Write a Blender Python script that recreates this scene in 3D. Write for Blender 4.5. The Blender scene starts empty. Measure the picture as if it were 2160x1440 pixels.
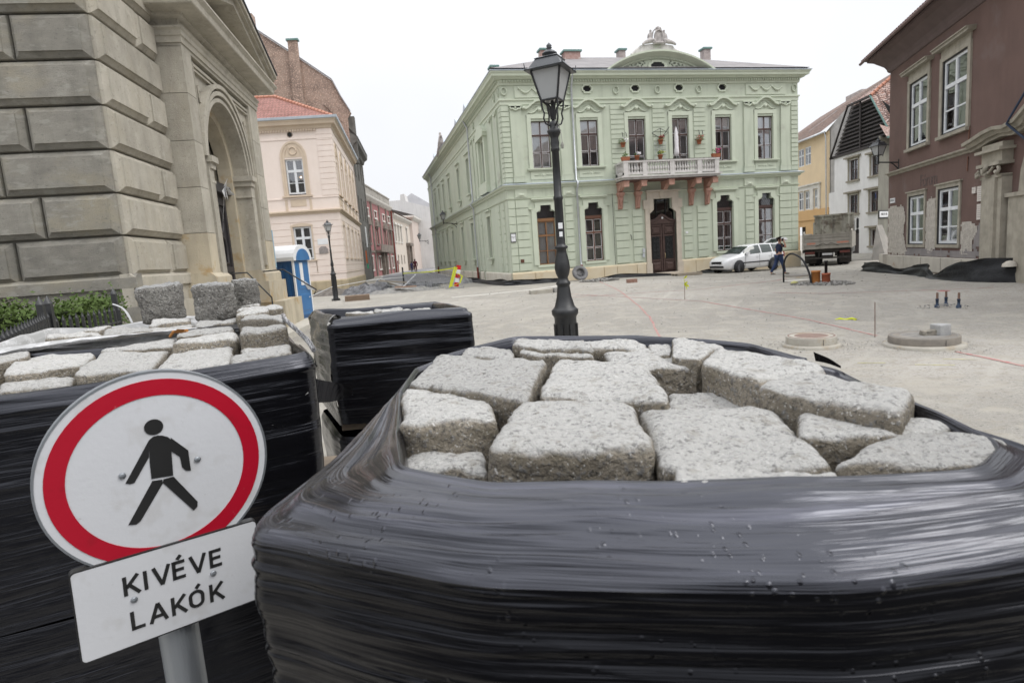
import bpy, bmesh, math, random
from mathutils import Vector, Matrix, noise
R=math.radians
SC=bpy.context.scene
COL=SC.collection
rnd=random.Random(7)
# ---------------------------------------------------------------- camera
cam=bpy.data.cameras.new('camera'); camo=bpy.data.objects.new('camera',cam); COL.objects.link(camo); SC.camera=camo
cam.sensor_width=36; cam.lens=21.25; cam.clip_start=.02; cam.clip_end=3000
cam.dof.use_dof=True; cam.dof.focus_distance=2.6; cam.dof.aperture_fstop=9.0
_p,_r,_y=R(8.1),R(-4.2),R(12.9)
cp,sp,cr,sr=math.cos(_p),math.sin(_p),math.cos(_r),math.sin(_r)
fw=Vector((0,cp,-sp)); rt=Vector((1,0,0)); up=Vector((0,sp,cp))
rv=rt*cr+up*sr; uv=-rt*sr+up*cr
RZ=Matrix.Rotation(-_y,3,'Z')
fw,rv,uv=RZ@fw,RZ@rv,RZ@uv
M=Matrix((rv,uv,-fw)).transposed().to_4x4(); M.translation=Vector((0,0,1.95))
camo.matrix_world=M
# ---------------------------------------------------------------- world, sun, exposure (overcast)
SUN_EL,SUN_AZ=50,128
w=bpy.data.worlds.new('World'); SC.world=w; w.use_nodes=True
nt=w.node_tree; nt.nodes.clear(); N=nt.nodes; L=nt.links
out=N.new('ShaderNodeOutputWorld'); b1=N.new('ShaderNodeBackground'); b2=N.new('ShaderNodeBackground'); mx=N.new('ShaderNodeMixShader')
sky=N.new('ShaderNodeTexSky'); sky.sky_type='NISHITA'; sky.sun_disc=False; sky.sun_elevation=R(SUN_EL); sky.sun_rotation=R(SUN_AZ)
b1.inputs[1].default_value=.1; L.new(sky.outputs[0],b1.inputs[0])
tc=N.new('ShaderNodeTexCoord'); sx=N.new('ShaderNodeSeparateXYZ'); L.new(tc.outputs['Generated'],sx.inputs[0])
cr_=N.new('ShaderNodeValToRGB'); e=cr_.color_ramp.elements; e[0].position=0; e[0].color=(.86,.87,.90,1); e[1].position=1; e[1].color=(2.3,2.32,2.42,1); em=e.new(.40); em.color=(1.0,1.01,1.04,1)
L.new(sx.outputs[2],cr_.inputs[0])
no=N.new('ShaderNodeTexNoise'); no.inputs['Scale'].default_value=2.2; no.inputs['Detail'].default_value=4; L.new(tc.outputs['Generated'],no.inputs['Vector'])
mr=N.new('ShaderNodeMapRange'); mr.inputs['From Min'].default_value=.3; mr.inputs['From Max'].default_value=.7; mr.inputs['To Min'].default_value=.95; mr.inputs['To Max'].default_value=1.05; L.new(no.outputs['Fac'],mr.inputs[0])
vm=N.new('ShaderNodeVectorMath'); vm.operation='SCALE'; L.new(cr_.outputs[0],vm.inputs[0]); L.new(mr.outputs[0],vm.inputs['Scale'])
L.new(vm.outputs[0],b2.inputs[0]); b2.inputs[1].default_value=1.0
mx.inputs[0].default_value=.93; L.new(b1.outputs[0],mx.inputs[1]); L.new(b2.outputs[0],mx.inputs[2]); L.new(mx.outputs[0],out.inputs[0])
sd=bpy.data.lights.new('sun','SUN'); sd.energy=1.5; sd.angle=R(32); sd.color=(1,.97,.92)
so=bpy.data.objects.new('sun',sd); COL.objects.link(so); so.location=(0,0,50)
so.rotation_euler=(R(90-SUN_EL),0,R(180-SUN_AZ))
SC.view_settings.view_transform='Standard'; SC.view_settings.look='None'; SC.view_settings.exposure=.16; SC.view_settings.gamma=1; SC.view_settings.use_curve_mapping=False
SC.render.engine='CYCLES'
# ---------------------------------------------------------------- materials
MT={}
def mat(name,c1,c2=None,scale=3,rough=.85,bump=0,bscale=20,spec=.3,metal=0,streak=0,speck=None,sscale=60,sthr=.62,dust=None,detail=6,stretch=(1,1,1),coord='pos',c3=None,c3scale=.6,c3lo=.5,c3hi=.62,coat=0,vary=0):
    if name in MT: return MT[name]
    m=bpy.data.materials.new(name); m.use_nodes=True; nt=m.node_tree; N=nt.nodes; L=nt.links
    P=N['Principled BSDF']; P.inputs['Roughness'].default_value=rough; P.inputs['Metallic'].default_value=metal
    P.inputs['Specular IOR Level'].default_value=spec
    if coat: P.inputs['Coat Weight'].default_value=coat; P.inputs['Coat Roughness'].default_value=.05
    MT[name]=m
    c2=c2 or tuple(v*.85 for v in c1)
    if coord=='pos': src=N.new('ShaderNodeNewGeometry').outputs['Position']
    else: src=N.new('ShaderNodeTexCoord').outputs['Object']
    mp=N.new('ShaderNodeMapping'); mp.inputs['Scale'].default_value=stretch; L.new(src,mp.inputs[0]); src=mp.outputs[0]
    def noi(s,d=6,r=.55):
        n=N.new('ShaderNodeTexNoise'); n.inputs['Scale'].default_value=s; n.inputs['Detail'].default_value=d; n.inputs['Roughness'].default_value=r; L.new(src,n.inputs['Vector']); return n.outputs['Fac']
    def ramp(f,a,b):
        r=N.new('ShaderNodeMapRange'); r.inputs['From Min'].default_value=a; r.inputs['From Max'].default_value=b; r.clamp=True; L.new(f,r.inputs[0]); return r.outputs[0]
    def mix(f,a,b):
        x=N.new('ShaderNodeMix'); x.data_type='RGBA'
        if isinstance(f,float): x.inputs[0].default_value=f
        else: L.new(f,x.inputs[0])
        for s,i in ((a,6),(b,7)):
            if isinstance(s,tuple): x.inputs[i].default_value=(*s,1)
            else: L.new(s,x.inputs[i])
        return x.outputs[2]
    col=mix(ramp(noi(scale,detail),.32,.68),c1,c2)
    if c3: col=mix(ramp(noi(c3scale,5,.6),c3lo,c3hi),col,c3)
    if streak:
        n=N.new('ShaderNodeTexNoise'); mp2=N.new('ShaderNodeMapping'); mp2.inputs['Scale'].default_value=(2.5,2.5,.22); L.new(src,mp2.inputs[0]); L.new(mp2.outputs[0],n.inputs['Vector']); n.inputs['Scale'].default_value=1.6; n.inputs['Detail'].default_value=6
        f=N.new('ShaderNodeMath'); f.operation='MULTIPLY'; f.inputs[1].default_value=streak; L.new(ramp(n.outputs['Fac'],.48,.72),f.inputs[0])
        col=mix(f.outputs[0],col,tuple(v*.3 for v in c1))
    if speck:
        for i,(sc,cc,th,am) in enumerate(speck):
            f=N.new('ShaderNodeMath'); f.operation='MULTIPLY'; f.inputs[1].default_value=am; L.new(ramp(noi(sc,3,.7),th,th+.08),f.inputs[0]); col=mix(f.outputs[0],col,cc)
    if dust:
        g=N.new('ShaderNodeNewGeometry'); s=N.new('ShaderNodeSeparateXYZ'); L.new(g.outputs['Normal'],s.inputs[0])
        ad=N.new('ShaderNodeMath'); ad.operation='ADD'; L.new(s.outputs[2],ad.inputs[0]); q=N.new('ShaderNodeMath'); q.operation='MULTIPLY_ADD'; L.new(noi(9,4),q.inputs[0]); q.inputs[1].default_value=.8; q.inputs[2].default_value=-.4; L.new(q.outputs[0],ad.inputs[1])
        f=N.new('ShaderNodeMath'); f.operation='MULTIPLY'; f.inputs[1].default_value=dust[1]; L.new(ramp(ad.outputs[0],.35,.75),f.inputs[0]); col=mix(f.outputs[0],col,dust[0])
        if speck:
            sc,cc,th,am=speck[0]; f=N.new('ShaderNodeMath'); f.operation='MULTIPLY'; f.inputs[1].default_value=am*.8; L.new(ramp(noi(sc*.8,4,.75),th-.01,th+.06),f.inputs[0]); col=mix(f.outputs[0],col,cc)
        for sc,cc,th,am in speck[1:]:
            f=N.new('ShaderNodeMath'); f.operation='MULTIPLY'; f.inputs[1].default_value=am*.8; L.new(ramp(noi(sc,3,.7),th,th+.08),f.inputs[0]); col=mix(f.outputs[0],col,cc)
    if vary:
        oi=N.new('ShaderNodeObjectInfo'); r=N.new('ShaderNodeMapRange'); r.inputs['To Min'].default_value=1-vary; r.inputs['To Max'].default_value=1+vary*.6; L.new(oi.outputs['Random'],r.inputs[0]); h=N.new('ShaderNodeHueSaturation'); L.new(r.outputs[0],h.inputs['Value']); L.new(col,h.inputs['Color']); col=h.outputs[0]
    L.new(col,P.inputs['Base Color'])
    if bump:
        b=N.new('ShaderNodeBump'); b.inputs['Strength'].default_value=min(1,bump); b.inputs['Distance'].default_value=.02 if bump<=1 else .02*bump; L.new(noi(bscale,8,.6),b.inputs['Height']); L.new(b.outputs[0],P.inputs['Normal'])
    return m
def glass(name,tint=(.02,.025,.03),refl=.07,trans=.93):
    if name in MT: return MT[name]
    m=bpy.data.materials.new(name); m.use_nodes=True; nt=m.node_tree; N=nt.nodes; L=nt.links; N.clear()
    o=N.new('ShaderNodeOutputMaterial'); g=N.new('ShaderNodeBsdfGlossy'); g.inputs['Roughness'].default_value=.03; g.inputs[0].default_value=(.95,.97,1,1)
    t=N.new('ShaderNodeBsdfTransparent'); t.inputs[0].default_value=(trans,trans,trans,1)
    f=N.new('ShaderNodeFresnel'); f.inputs[0].default_value=1.5; a=N.new('ShaderNodeMath'); a.operation='MULTIPLY_ADD'; L.new(f.outputs[0],a.inputs[0]); a.inputs[1].default_value=1.6; a.inputs[2].default_value=refl; a.use_clamp=True
    bm=N.new('ShaderNodeBump'); bm.inputs['Strength'].default_value=.12; bm.inputs['Distance'].default_value=.02; n=N.new('ShaderNodeTexNoise'); n.inputs['Scale'].default_value=1.3; ge=N.new('ShaderNodeNewGeometry'); L.new(ge.outputs['Position'],n.inputs['Vector']); L.new(n.outputs['Fac'],bm.inputs['Height']); L.new(bm.outputs[0],g.inputs['Normal'])
    x=N.new('ShaderNodeMixShader'); L.new(a.outputs[0],x.inputs[0]); L.new(t.outputs[0],x.inputs[1]); L.new(g.outputs[0],x.inputs[2]); L.new(x.outputs[0],o.inputs[0]); MT[name]=m; return m
GREEN=mat('green_plaster',(.505,.55,.445),(.465,.51,.41),1.2,.9,.25,60,streak=.22,c3=(.38,.385,.32),c3scale=.7,c3lo=.62,c3hi=.75)
GTRIM=mat('green_trim',(.54,.585,.475),(.50,.545,.44),2,.85,.2,50)
GQ=mat('green_block_paint',(.50,.545,.44),(.47,.515,.415),2,.88,.2,60,streak=.12)
PLINTH=mat('sand_plinth',(.56,.47,.32),(.60,.54,.42),1.5,.9,.4,30,c3=(.42,.27,.13),c3scale=1.4,c3lo=.6,c3hi=.72)
WPLINTH=mat('pale_plinth',(.62,.59,.52),(.52,.48,.40),2,.9,.4,30)
BEIGE=mat('beige_stone',(.56,.50,.42),(.48,.43,.36),3,.85,.3,30,streak=.15)
BROWNW=mat('dark_brown_wood',(.075,.042,.035),(.055,.03,.026),6,.5,.1,40,spec=.4)
OCHREW=mat('ochre_wood',(.25,.13,.06),(.19,.10,.05),6,.5)
WHITEP=mat('white_paint',(.74,.75,.76),(.66,.67,.68),5,.5)
DARK=mat('dark_interior',(.02,.02,.022),(.03,.03,.03),3,.9)
CURT=mat('curtain_cloth',(.46,.46,.47),(.30,.30,.31),3,.9,stretch=(14,14,.3))
CURT2=mat('lace_curtain',(.20,.20,.21),(.08,.08,.09),4,.9,stretch=(18,18,.3))
PAPER=mat('white_backing',(.72,.74,.73),(.66,.68,.67),2,.8)
GLASS=glass('window_glass')
IRON=mat('black_iron',(.012,.013,.014),(.02,.021,.022),12,.42,.15,40,spec=.5)
ZINC=mat('zinc_sheet',(.50,.55,.60),(.40,.45,.50),2,.5,.1,12,spec=.5,metal=.3)
SLATE=mat('slate_roof',(.27,.255,.255),(.20,.19,.19),1.5,.85,.5,14)
ALU=mat('galvanised_pipe',(.52,.54,.56),(.42,.44,.46),5,.4,0,10,spec=.5,metal=.6)
REDP=mat('oxide_red_paint',(.20,.045,.03),(.15,.035,.025),5,.6)
BRICK=None
# ---------------------------------------------------------------- mesh helpers
class MB:
    def __init__(s,M=None): s.v=[];s.f=[];s.M=M or Matrix(); s.sm=[]
    def add(s,vs,fs,smooth=False):
        o=len(s.v); s.v+=[s.M@Vector(p) for p in vs]; s.f+=[tuple(i+o for i in f) for f in fs]; s.sm+=[smooth]*len(fs); return s
    def box(s,x0,x1,y0,y1,z0,z1,T=None):
        vs=[(x,y,z) for x in (x0,x1) for y in (y0,y1) for z in (z0,z1)]
        if T: vs=[T@Vector(p) for p in vs]
        return s.add(vs,[(0,1,3,2),(4,6,7,5),(0,4,5,1),(2,3,7,6),(0,2,6,4),(1,5,7,3)])
    def frustum(s,x0,x1,z0,z1,y0,y1,i): # block with bevelled front: base at y1, front at y0 (toward -y), inset i
        vs=[(x0,y1,z0),(x1,y1,z0),(x1,y1,z1),(x0,y1,z1),(x0+i,y0,z0+i),(x1-i,y0,z0+i),(x1-i,y0,z1-i),(x0+i,y0,z1-i)]
        return s.add(vs,[(4,5,6,7),(0,1,5,4),(1,2,6,5),(2,3,7,6),(3,0,4,7)])
    def prism(s,poly,a,b,axis='y',smooth=False): # poly list of 2d pts
        n=len(poly)
        def P(p,t): return (p[0],t,p[1]) if axis=='y' else ((t,p[0],p[1]) if axis=='x' else (p[0],p[1],t))
        vs=[P(p,a) for p in poly]+[P(p,b) for p in poly]
        s.add(vs,[tuple(range(n)),tuple(range(2*n-1,n-1,-1))]); 
        return s.add(vs,[(i,(i+1)%n,n+(i+1)%n,n+i) for i in range(n)],smooth)
    def lathe(s,prof,n=12,c=(0,0,0),ph=0,smooth=True,ax=None):
        vs=[];fs=[]
        for r,z in prof:
            for k in range(n):
                a=2*math.pi*k/n+ph; p=Vector((r*math.cos(a),r*math.sin(a),z))
                if ax: p=ax@p
                vs.append(p+Vector(c))
        for i in range(len(prof)-1):
            for k in range(n):
                fs.append((i*n+k,i*n+(k+1)%n,(i+1)*n+(k+1)%n,(i+1)*n+k))
        s.add(vs,fs,smooth); s.add([vs[k] for k in range(n)],[tuple(range(n-1,-1,-1))]); s.add([vs[(len(prof)-1)*n+k] for k in range(n)],[tuple(range(n))]); return s
    def tube(s,pts,r,n=6,smooth=True,cap=True):
        pts=[Vector(p) for p in pts]; rr=r if isinstance(r,(list,tuple)) else [r]*len(pts); vs=[];fs=[]
        u=None
        for i,p in enumerate(pts):
            d=(pts[min(i+1,len(pts)-1)]-pts[max(i-1,0)]).normalized()
            if u is None: u=d.orthogonal().normalized()
            else:
                u=(u-d*u.dot(d)); u=u.normalized() if u.length>1e-6 else d.orthogonal().normalized()
            v=d.cross(u)
            for k in range(n):
                a=2*math.pi*k/n; vs.append(p+(u*math.cos(a)+v*math.sin(a))*rr[i])
        for i in range(len(pts)-1):
            for k in range(n): fs.append((i*n+k,i*n+(k+1)%n,(i+1)*n+(k+1)%n,(i+1)*n+k))
        s.add(vs,fs,smooth)
        if cap: s.add(vs[:n],[tuple(range(n-1,-1,-1))]); s.add(vs[-n:],[tuple(range(n))])
        return s
    def sweep(s,prof,path,closed=False): # prof (out,z); outward to the right of the travel direction; mitred
        path=[Vector((p[0],p[1])) for p in path]; n=len(path); k=len(prof); vs=[]
        for i,p in enumerate(path):
            a=path[i-1] if (i>0 or closed) else None; b=path[(i+1)%n] if (i<n-1 or closed) else None
            d1=(p-a).normalized() if a is not None else None; d2=(b-p).normalized() if b is not None else None
            if d1 is None: d1=d2
            if d2 is None: d2=d1
            n1=Vector((d1.y,-d1.x)); n2=Vector((d2.y,-d2.x)); m=(n1+n2); m=m/max(.2,(1+n1.dot(n2)))
            for o,z in prof: q=p+m*o; vs.append((q.x,q.y,z))
        fs=[]
        for i in range(n if closed else n-1):
            j=(i+1)%n
            for t in range(k-1): fs.append((i*k+t,j*k+t,j*k+t+1,i*k+t+1))
        s.add(vs,fs)
        if not closed: s.add(vs[:k],[tuple(range(k-1,-1,-1))]); s.add(vs[-k:],[tuple(range(k))])
        return s
    def quad(s,*p): return s.add(p,[tuple(range(len(p)))])
    def mesh(s,name,m):
        me=bpy.data.meshes.new(name); me.from_pydata([tuple(v) for v in s.v],[],s.f); me.materials.append(m)
        me.polygons.foreach_set('use_smooth',s.sm); me.validate(); me.update(); return me
WM={}
def put(name,me,parent=None,T=None):
    o=bpy.data.objects.new(name,me); COL.objects.link(o)
    T=T or Matrix()
    if parent is not None:
        o.parent=parent; o.matrix_parent_inverse=WM[parent.name].inverted()
    o.matrix_basis=T; WM[o.name]=T.copy(); return o
def ob(name,mb,m,parent=None,T=None): return put(name,mb.mesh(name,m),parent,T)
def tag(o,label=None,cat=None,group=None,kind=None):
    if label: o['label']=label
    if cat: o['category']=cat
    if group: o['group']=group
    if kind: o['kind']=kind
    return o
def thing(name,label,cat,loc=(0,0,0),group=None,rz=0):
    o=bpy.data.objects.new(name,None); COL.objects.link(o); T=Matrix.Translation(loc)@Matrix.Rotation(rz,4,'Z'); o.matrix_basis=T; WM[o.name]=T.copy(); o.empty_display_size=.2
    return tag(o,label,cat,group)
def frame(p,az): # facade frame: local +x runs to the right along world azimuth az (deg, from +Y clockwise), local -y outward
    a=R(90-az); return Matrix.Translation((p[0],p[1],p[2] if len(p)>2 else 0))@Matrix.Rotation(a,4,'Z')
def gridwall(mb,x0,x1,z0,z1,ops,y=0,depth=.25):
    xs=sorted({x0,x1,*[v for o in ops for v in o[:2]]}); zs=sorted({z0,z1,*[v for o in ops for v in o[2:4]]})
    xs=[x for x in xs if x0<=x<=x1]; zs=[z for z in zs if z0<=z<=z1]
    def op(i,j):
        if i<0 or j<0 or i>=len(xs)-1 or j>=len(zs)-1: return False
        cx,cz=(xs[i]+xs[i+1])/2,(zs[j]+zs[j+1])/2
        return any(o[0]<cx<o[1] and o[2]<cz<o[3] for o in ops)
    for i in range(len(xs)-1):
        for j in range(len(zs)-1):
            a,b,c,d=xs[i],xs[i+1],zs[j],zs[j+1]
            if not op(i,j): mb.quad((a,y,c),(b,y,c),(b,y,d),(a,y,d))
            else:
                if not op(i-1,j): mb.quad((a,y,c),(a,y,d),(a,y+depth,d),(a,y+depth,c))
                if not op(i+1,j): mb.quad((b,y,c),(b,y+depth,c),(b,y+depth,d),(b,y,d))
                if not op(i,j-1): mb.quad((a,y,c),(a,y+depth,c),(b,y+depth,c),(b,y,c))
                if not op(i,j+1): mb.quad((a,y,d),(b,y,d),(b,y+depth,d),(a,y+depth,d))
    return mb
MC={}
def cached(key,fn):
    if key not in MC: MC[key]=fn()
    return MC[key]
def win_mesh(w,h,rows,cols=2,fr=.07,bar=.045,mul=.09,tr=.10,m=None,split=.36,y=0,name='window'):
    # frame standing at local x -w/2..w/2, z 0..h, y 0..0.06 ; a thick transom at height h*(1-split); extra thin bars in lower sashes
    mb=MB(); zt=h*(1-split)
    mb.box(-w/2,-w/2+fr,y,y+.08,0,h).box(w/2-fr,w/2,y,y+.08,0,h).box(-w/2+fr,w/2-fr,y+.002,y+.078,0,fr).box(-w/2+fr,w/2-fr,y+.002,y+.078,h-fr,h)
    mb.box(-w/2+fr,w/2-fr,y-.02,y+.07,zt-tr/2,zt+tr/2)
    mb.box(-mul/2,mul/2,y-.01,y+.066,fr,h-fr)
    zz=fr+(zt-tr/2-fr)*.47
    if rows>2: mb.box(-w/2+fr,-mul/2,y+.01,y+.05,zz-bar/2,zz+bar/2).box(mul/2,w/2-fr,y+.01,y+.05,zz-bar/2,zz+bar/2)
    panes=[]
    xs=[(-w/2+fr,-mul/2),(mul/2,w/2-fr)]
    for a,b in xs:
        panes.append((a,b,zt+tr/2,h-fr))
        if rows>2: panes+= [(a,b,fr,zz-bar/2),(a,b,zz+bar/2,zt-tr/2)]
        else: panes.append((a,b,fr,zt-tr/2))
    return mb,panes
def window(parent,T,w,h,rows=3,fm=None,curtain=None,inner=None,name='window',panes=True,split=.36,fr=.07,mul=.09,tr=.10,back=.5,blind=0,sash=None,dark=None,bar=.045):
    fm=fm or BROWNW
    key=(w,h,rows,fm.name,split,fr,mul,tr,bar)
    mb,ps=win_mesh(w,h,rows,fr=fr,mul=mul,tr=tr,split=split,bar=bar)
    f=put(name,cached(key,lambda:mb.mesh(name,fm)),parent,T)
    if panes:
        for (a,b,c,d) in ps:
            me=cached(('pane',round(b-a,3),round(d-c,3)),lambda:MB().box(-(b-a)/2,(b-a)/2,0,.008,-(d-c)/2,(d-c)/2).mesh('pane',GLASS))
            put('pane',me,f,T@Matrix.Translation(((a+b)/2,.035,(c+d)/2)))
    if sash:
        mb=MB(); t=.024
        for (a,b,c,d) in ps: mb.box(a,a+t,.02,.045,c,d).box(b-t,b,.02,.045,c,d).box(a+t,b-t,.021,.044,c,c+t).box(a+t,b-t,.021,.044,d-t,d)
        put('sash',cached(key+('s',sash.name),lambda:mb.mesh('sash',sash)),f,T)
    if blind:
        put('roller_blind',cached(key+('b',blind),lambda:MB().quad((-w/2+.05,.10,h*(1-blind)),(w/2-.05,.10,h*(1-blind)),(w/2-.05,.10,h-.03),(-w/2+.05,.10,h-.03)).mesh('roller_blind',PAPER)),f,T)
    if curtain:
        def cm():
            q=MB(); n=26
            for a,b in curtain[1]:
                pts=[(a*w+(b-a)*w*k/n,.16+.02*math.sin(k*1.9)) for k in range(n+1)]
                for k in range(n): q.add([(pts[k][0],pts[k][1],.04),(pts[k+1][0],pts[k+1][1],.04),(pts[k+1][0],pts[k+1][1],h-.03),(pts[k][0],pts[k][1],h-.03)],[(0,1,2,3)],True)
            return q.mesh('curtain',curtain[0])
        put('curtain',cached(key+('c',curtain[0].name,str(curtain[1])),cm),f,T)
    put('room_lining',cached(key+('d',back),lambda:MB().quad((-w/2-.1,back,-.1),(w/2+.1,back,-.1),(w/2+.1,back,h+.1),(-w/2-.1,back,h+.1)).quad((-w/2,.1,0),(w/2,.1,0),(w/2+.1,back,-.1),(-w/2-.1,back,-.1)).quad((-w/2,.1,0),(-w/2-.1,back,-.1),(-w/2-.1,back,h+.1),(-w/2,.1,h)).quad((w/2,.1,0),(w/2,.1,h),(w/2+.1,back,h+.1),(w/2+.1,back,-.1)).quad((-w/2,.1,h),(-w/2-.1,back,h+.1),(w/2+.1,back,h+.1),(w/2,.1,h)).mesh('room_lining',dark or DARK)),f,T)
    return f
def ss(a,b,x):
    t=max(0,min(1,(x-a)/(b-a))); return t*t*(3-2*t)
def gz(x,y):
    z=.34*ss(6,32,y)*ss(26,9,x)
    z=.34*ss(6,32,y)*(1-ss(9,26,x))
    z-=.12*ss(34,44,y)*(1-ss(3,8,x))*0
    z+=.22*ss(40,75,y)*(1-ss(10,20,x))
    return z
# ================================================================ GROUND
SAND=mat('sandy_gravel',(.335,.318,.282),(.275,.262,.235),.35,.95,.9,55,speck=[(20,(.12,.115,.105),.565,.75),(55,(.56,.53,.48),.58,.6),(60,(.10,.10,.095),.60,.6),(5,(.29,.265,.22),.52,.5),(1.1,(.39,.365,.315),.52,.5)],c3=(.385,.365,.33),c3scale=.12,c3lo=.5,c3hi=.62,spec=.2)
def tracks(m):
    nt=m.node_tree; N=nt.nodes; L=nt.links; P=N['Principled BSDF']; src=P.inputs['Base Color'].links[0].from_socket; g=N.new('ShaderNodeNewGeometry'); col=src
    for loc,sc,th,cc in (((-14,-21,0),.62,.80,(.26,.245,.215)),((-4,-6,0),.50,.84,(.27,.255,.225)),((-22,-9,0),.45,.82,(.42,.40,.355)),((6,-30,0),.38,.86,(.42,.40,.355))):
        mp=N.new('ShaderNodeMapping'); mp.inputs['Location'].default_value=loc; L.new(g.outputs['Position'],mp.inputs[0]); w=N.new('ShaderNodeTexWave'); w.wave_type='RINGS'; w.rings_direction='Z'; w.inputs['Scale'].default_value=sc; w.inputs['Distortion'].default_value=5; w.inputs['Detail'].default_value=3; w.inputs['Detail Scale'].default_value=.25; L.new(mp.outputs[0],w.inputs['Vector'])
        r=N.new('ShaderNodeMapRange'); r.inputs['From Min'].default_value=th; r.inputs['From Max'].default_value=1; L.new(w.outputs['Fac'],r.inputs[0]); n=N.new('ShaderNodeTexNoise'); n.inputs['Scale'].default_value=.35; n.inputs['Detail'].default_value=5; L.new(mp.outputs[0],n.inputs['Vector']); r2=N.new('ShaderNodeMapRange'); r2.inputs['From Min'].default_value=.48; r2.inputs['From Max'].default_value=.66; r2.inputs['To Max'].default_value=.38; L.new(n.outputs['Fac'],r2.inputs[0]); mu=N.new('ShaderNodeMath'); mu.operation='MULTIPLY'; L.new(r.outputs[0],mu.inputs[0]); L.new(r2.outputs[0],mu.inputs[1])
        x=N.new('ShaderNodeMix'); x.data_type='RGBA'; L.new(mu.outputs[0],x.inputs[0]); L.new(col,x.inputs[6]); x.inputs[7].default_value=(*cc,1); col=x.outputs[2]
    L.new(col,P.inputs['Base Color'])
tracks(SAND)
ASPH=mat('grey_asphalt',(.24,.24,.245),(.19,.19,.195),.8,.85,.5,60,speck=[(60,(.3,.3,.3),.6,.5)])
def lin(a,b,n): return [a+(b-a)*i/n for i in range(n+1)]
xs=[-400,-150,-70]+lin(-40,60,100)+[80,120,200,500]; ys=[-300,-80,-20]+lin(-8,140,148)+[180,260,500,1200]
vs=[];fs=[]
for y in ys:
    for x in xs:
        z=gz(x,y)
        vs.append((x,y,z))
nx=len(xs)
for j in range(len(ys)-1):
    for i in range(nx-1): fs.append((j*nx+i,j*nx+i+1,(j+1)*nx+i+1,(j+1)*nx+i))
g=MB(); g.add(vs,fs,True); tag(ob('ground',g,SAND),kind='structure')
def ribbon(pts,w,dz=.022,jit=0,rag=None):
    mb=MB(); P=[Vector(p) for p in pts]; vs=[]; n=0; out=[]
    for i in range(len(P)-1):
        m=max(1,int((P[i+1]-P[i]).length/.35))
        for k in range(m): out.append(P[i].lerp(P[i+1],k/m))
    out.append(P[-1])
    for i,p in enumerate(out):
        d=(out[min(i+1,len(out)-1)]-out[max(i-1,0)]).normalized(); nn=Vector((d.y,-d.x)); ww=w*(1+.5*noise.noise(Vector((p.x*3,p.y*3,0)))) if jit else w
        off=jit*noise.noise(Vector((p.x*1.7,p.y*1.7,5)))
        for s in (-1,1):
            q=p+nn*(s*ww/2+off); vs.append((q.x,q.y,gz(q.x,q.y)+dz))
    for i in range(len(out)-1):
        if rag and rnd.random()<rag: continue
        mb.add([vs[2*i],vs[2*i+2],vs[2*i+3],vs[2*i+1]],[(0,1,2,3)])
    return mb
# paved lane between the houses
mb=MB(); Lp=[(2.2,41.5),(1.7,50),(1.2,60),(1.7,72),(4,86),(7.5,104),(13,132)]; Rp=[(6.3,41.5),(6.9,50),(7.1,60),(7.2,72),(8.2,86),(12,104),(20,132)]
n=0
for i in range(len(Lp)-1):
    for k in range(8):
        t0,t1=k/8,(k+1)/8
        def P(A,t,i=i): return (A[i][0]*(1-t)+A[i+1][0]*t,A[i][1]*(1-t)+A[i+1][1]*t)
        a,b,c,d=P(Lp,t0),P(Rp,t0),P(Rp,t1),P(Lp,t1); mb.quad(*[(q[0],q[1],gz(*q)+.06) for q in (a,b,c,d)])
tag(ob('lane',mb,ASPH),kind='structure')
KERB=mat('kerb_stone',(.42,.41,.39),(.36,.35,.33),3,.9)
for nm,A in (('kerb',Lp),('kerb',Rp)):
    mb=MB()
    for i in range(len(A)-1):
        a,b=Vector(A[i]),Vector(A[i+1]); d=(b-a).normalized(); m=Vector((d.y,-d.x))*.1
        mb.add([(q.x,q.y,gz(q.x,q.y)+h) for q,h in ((a-m,.0),(a+m,.0),(a+m,.13),(a-m,.13),(b-m,.0),(b+m,.0),(b+m,.13),(b-m,.13))],[(0,1,2,3),(4,7,6,5),(3,2,6,7),(0,3,7,4),(1,5,6,2)])
    tag(ob(nm,mb,KERB),kind='structure')
# pale sand tongue and spray-painted survey lines
PALE=mat('pale_sand',(.52,.50,.46),(.44,.42,.38),2,.95,.4,60)
REDL=mat('red_spray_paint',(.40,.14,.14),(.37,.31,.27),9,.9,.3,70)
YELL=mat('yellow_spray_paint',(.62,.58,.18),(.45,.42,.28),6,.9)
def mark(n,pts,w,m,lab,cat,jit=.02,rag=None,grp=None): return tag(ob(n,ribbon(pts,w,.006 if m is not PALE else .004,jit,rag),m),lab,cat,grp)
mark('sand_streak',[(3.5,26.5),(5.2,26.6),(7.4,27.0),(9.8,28.6)],.42,PALE,'pale strip of sand crossing the plaza behind the tall lamp','sand strip',.12)
mark('painted_line',[(11.6,29.8),(9.6,22.2),(8.0,17.2),(7.1,14.6),(5.8,11.5)],.045,REDL,'red spray-painted line running from the carved door towards the lamp','painted line',.04)
mark('painted_line',[(7.6,23.5),(9.9,16.7),(9.5,11.7),(8.9,9.1)],.05,REDL,'faint red spray-painted line passing the iron rod','painted line',.03)
mark('painted_line',[(8.6,7.3),(8.5,6.8),(8.35,6.14),(8.2,5.2)],.07,REDL,'bright red spray-painted line leaving the manhole with the cobble on it','painted line',.02)
mark('painted_line',[(7.4,21.6),(12.0,20.3),(16.3,21.7),(20,24.5)],.06,REDL,'thin red spray-painted line towards the walking man','painted line',.03)
mark('painted_line',[(12.8,17.3),(13.57,15.82),(16.1,14.24),(17.3,13.64)],.06,REDL,'thin red spray-painted line crossing the pink lid','painted line',.03)
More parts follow.
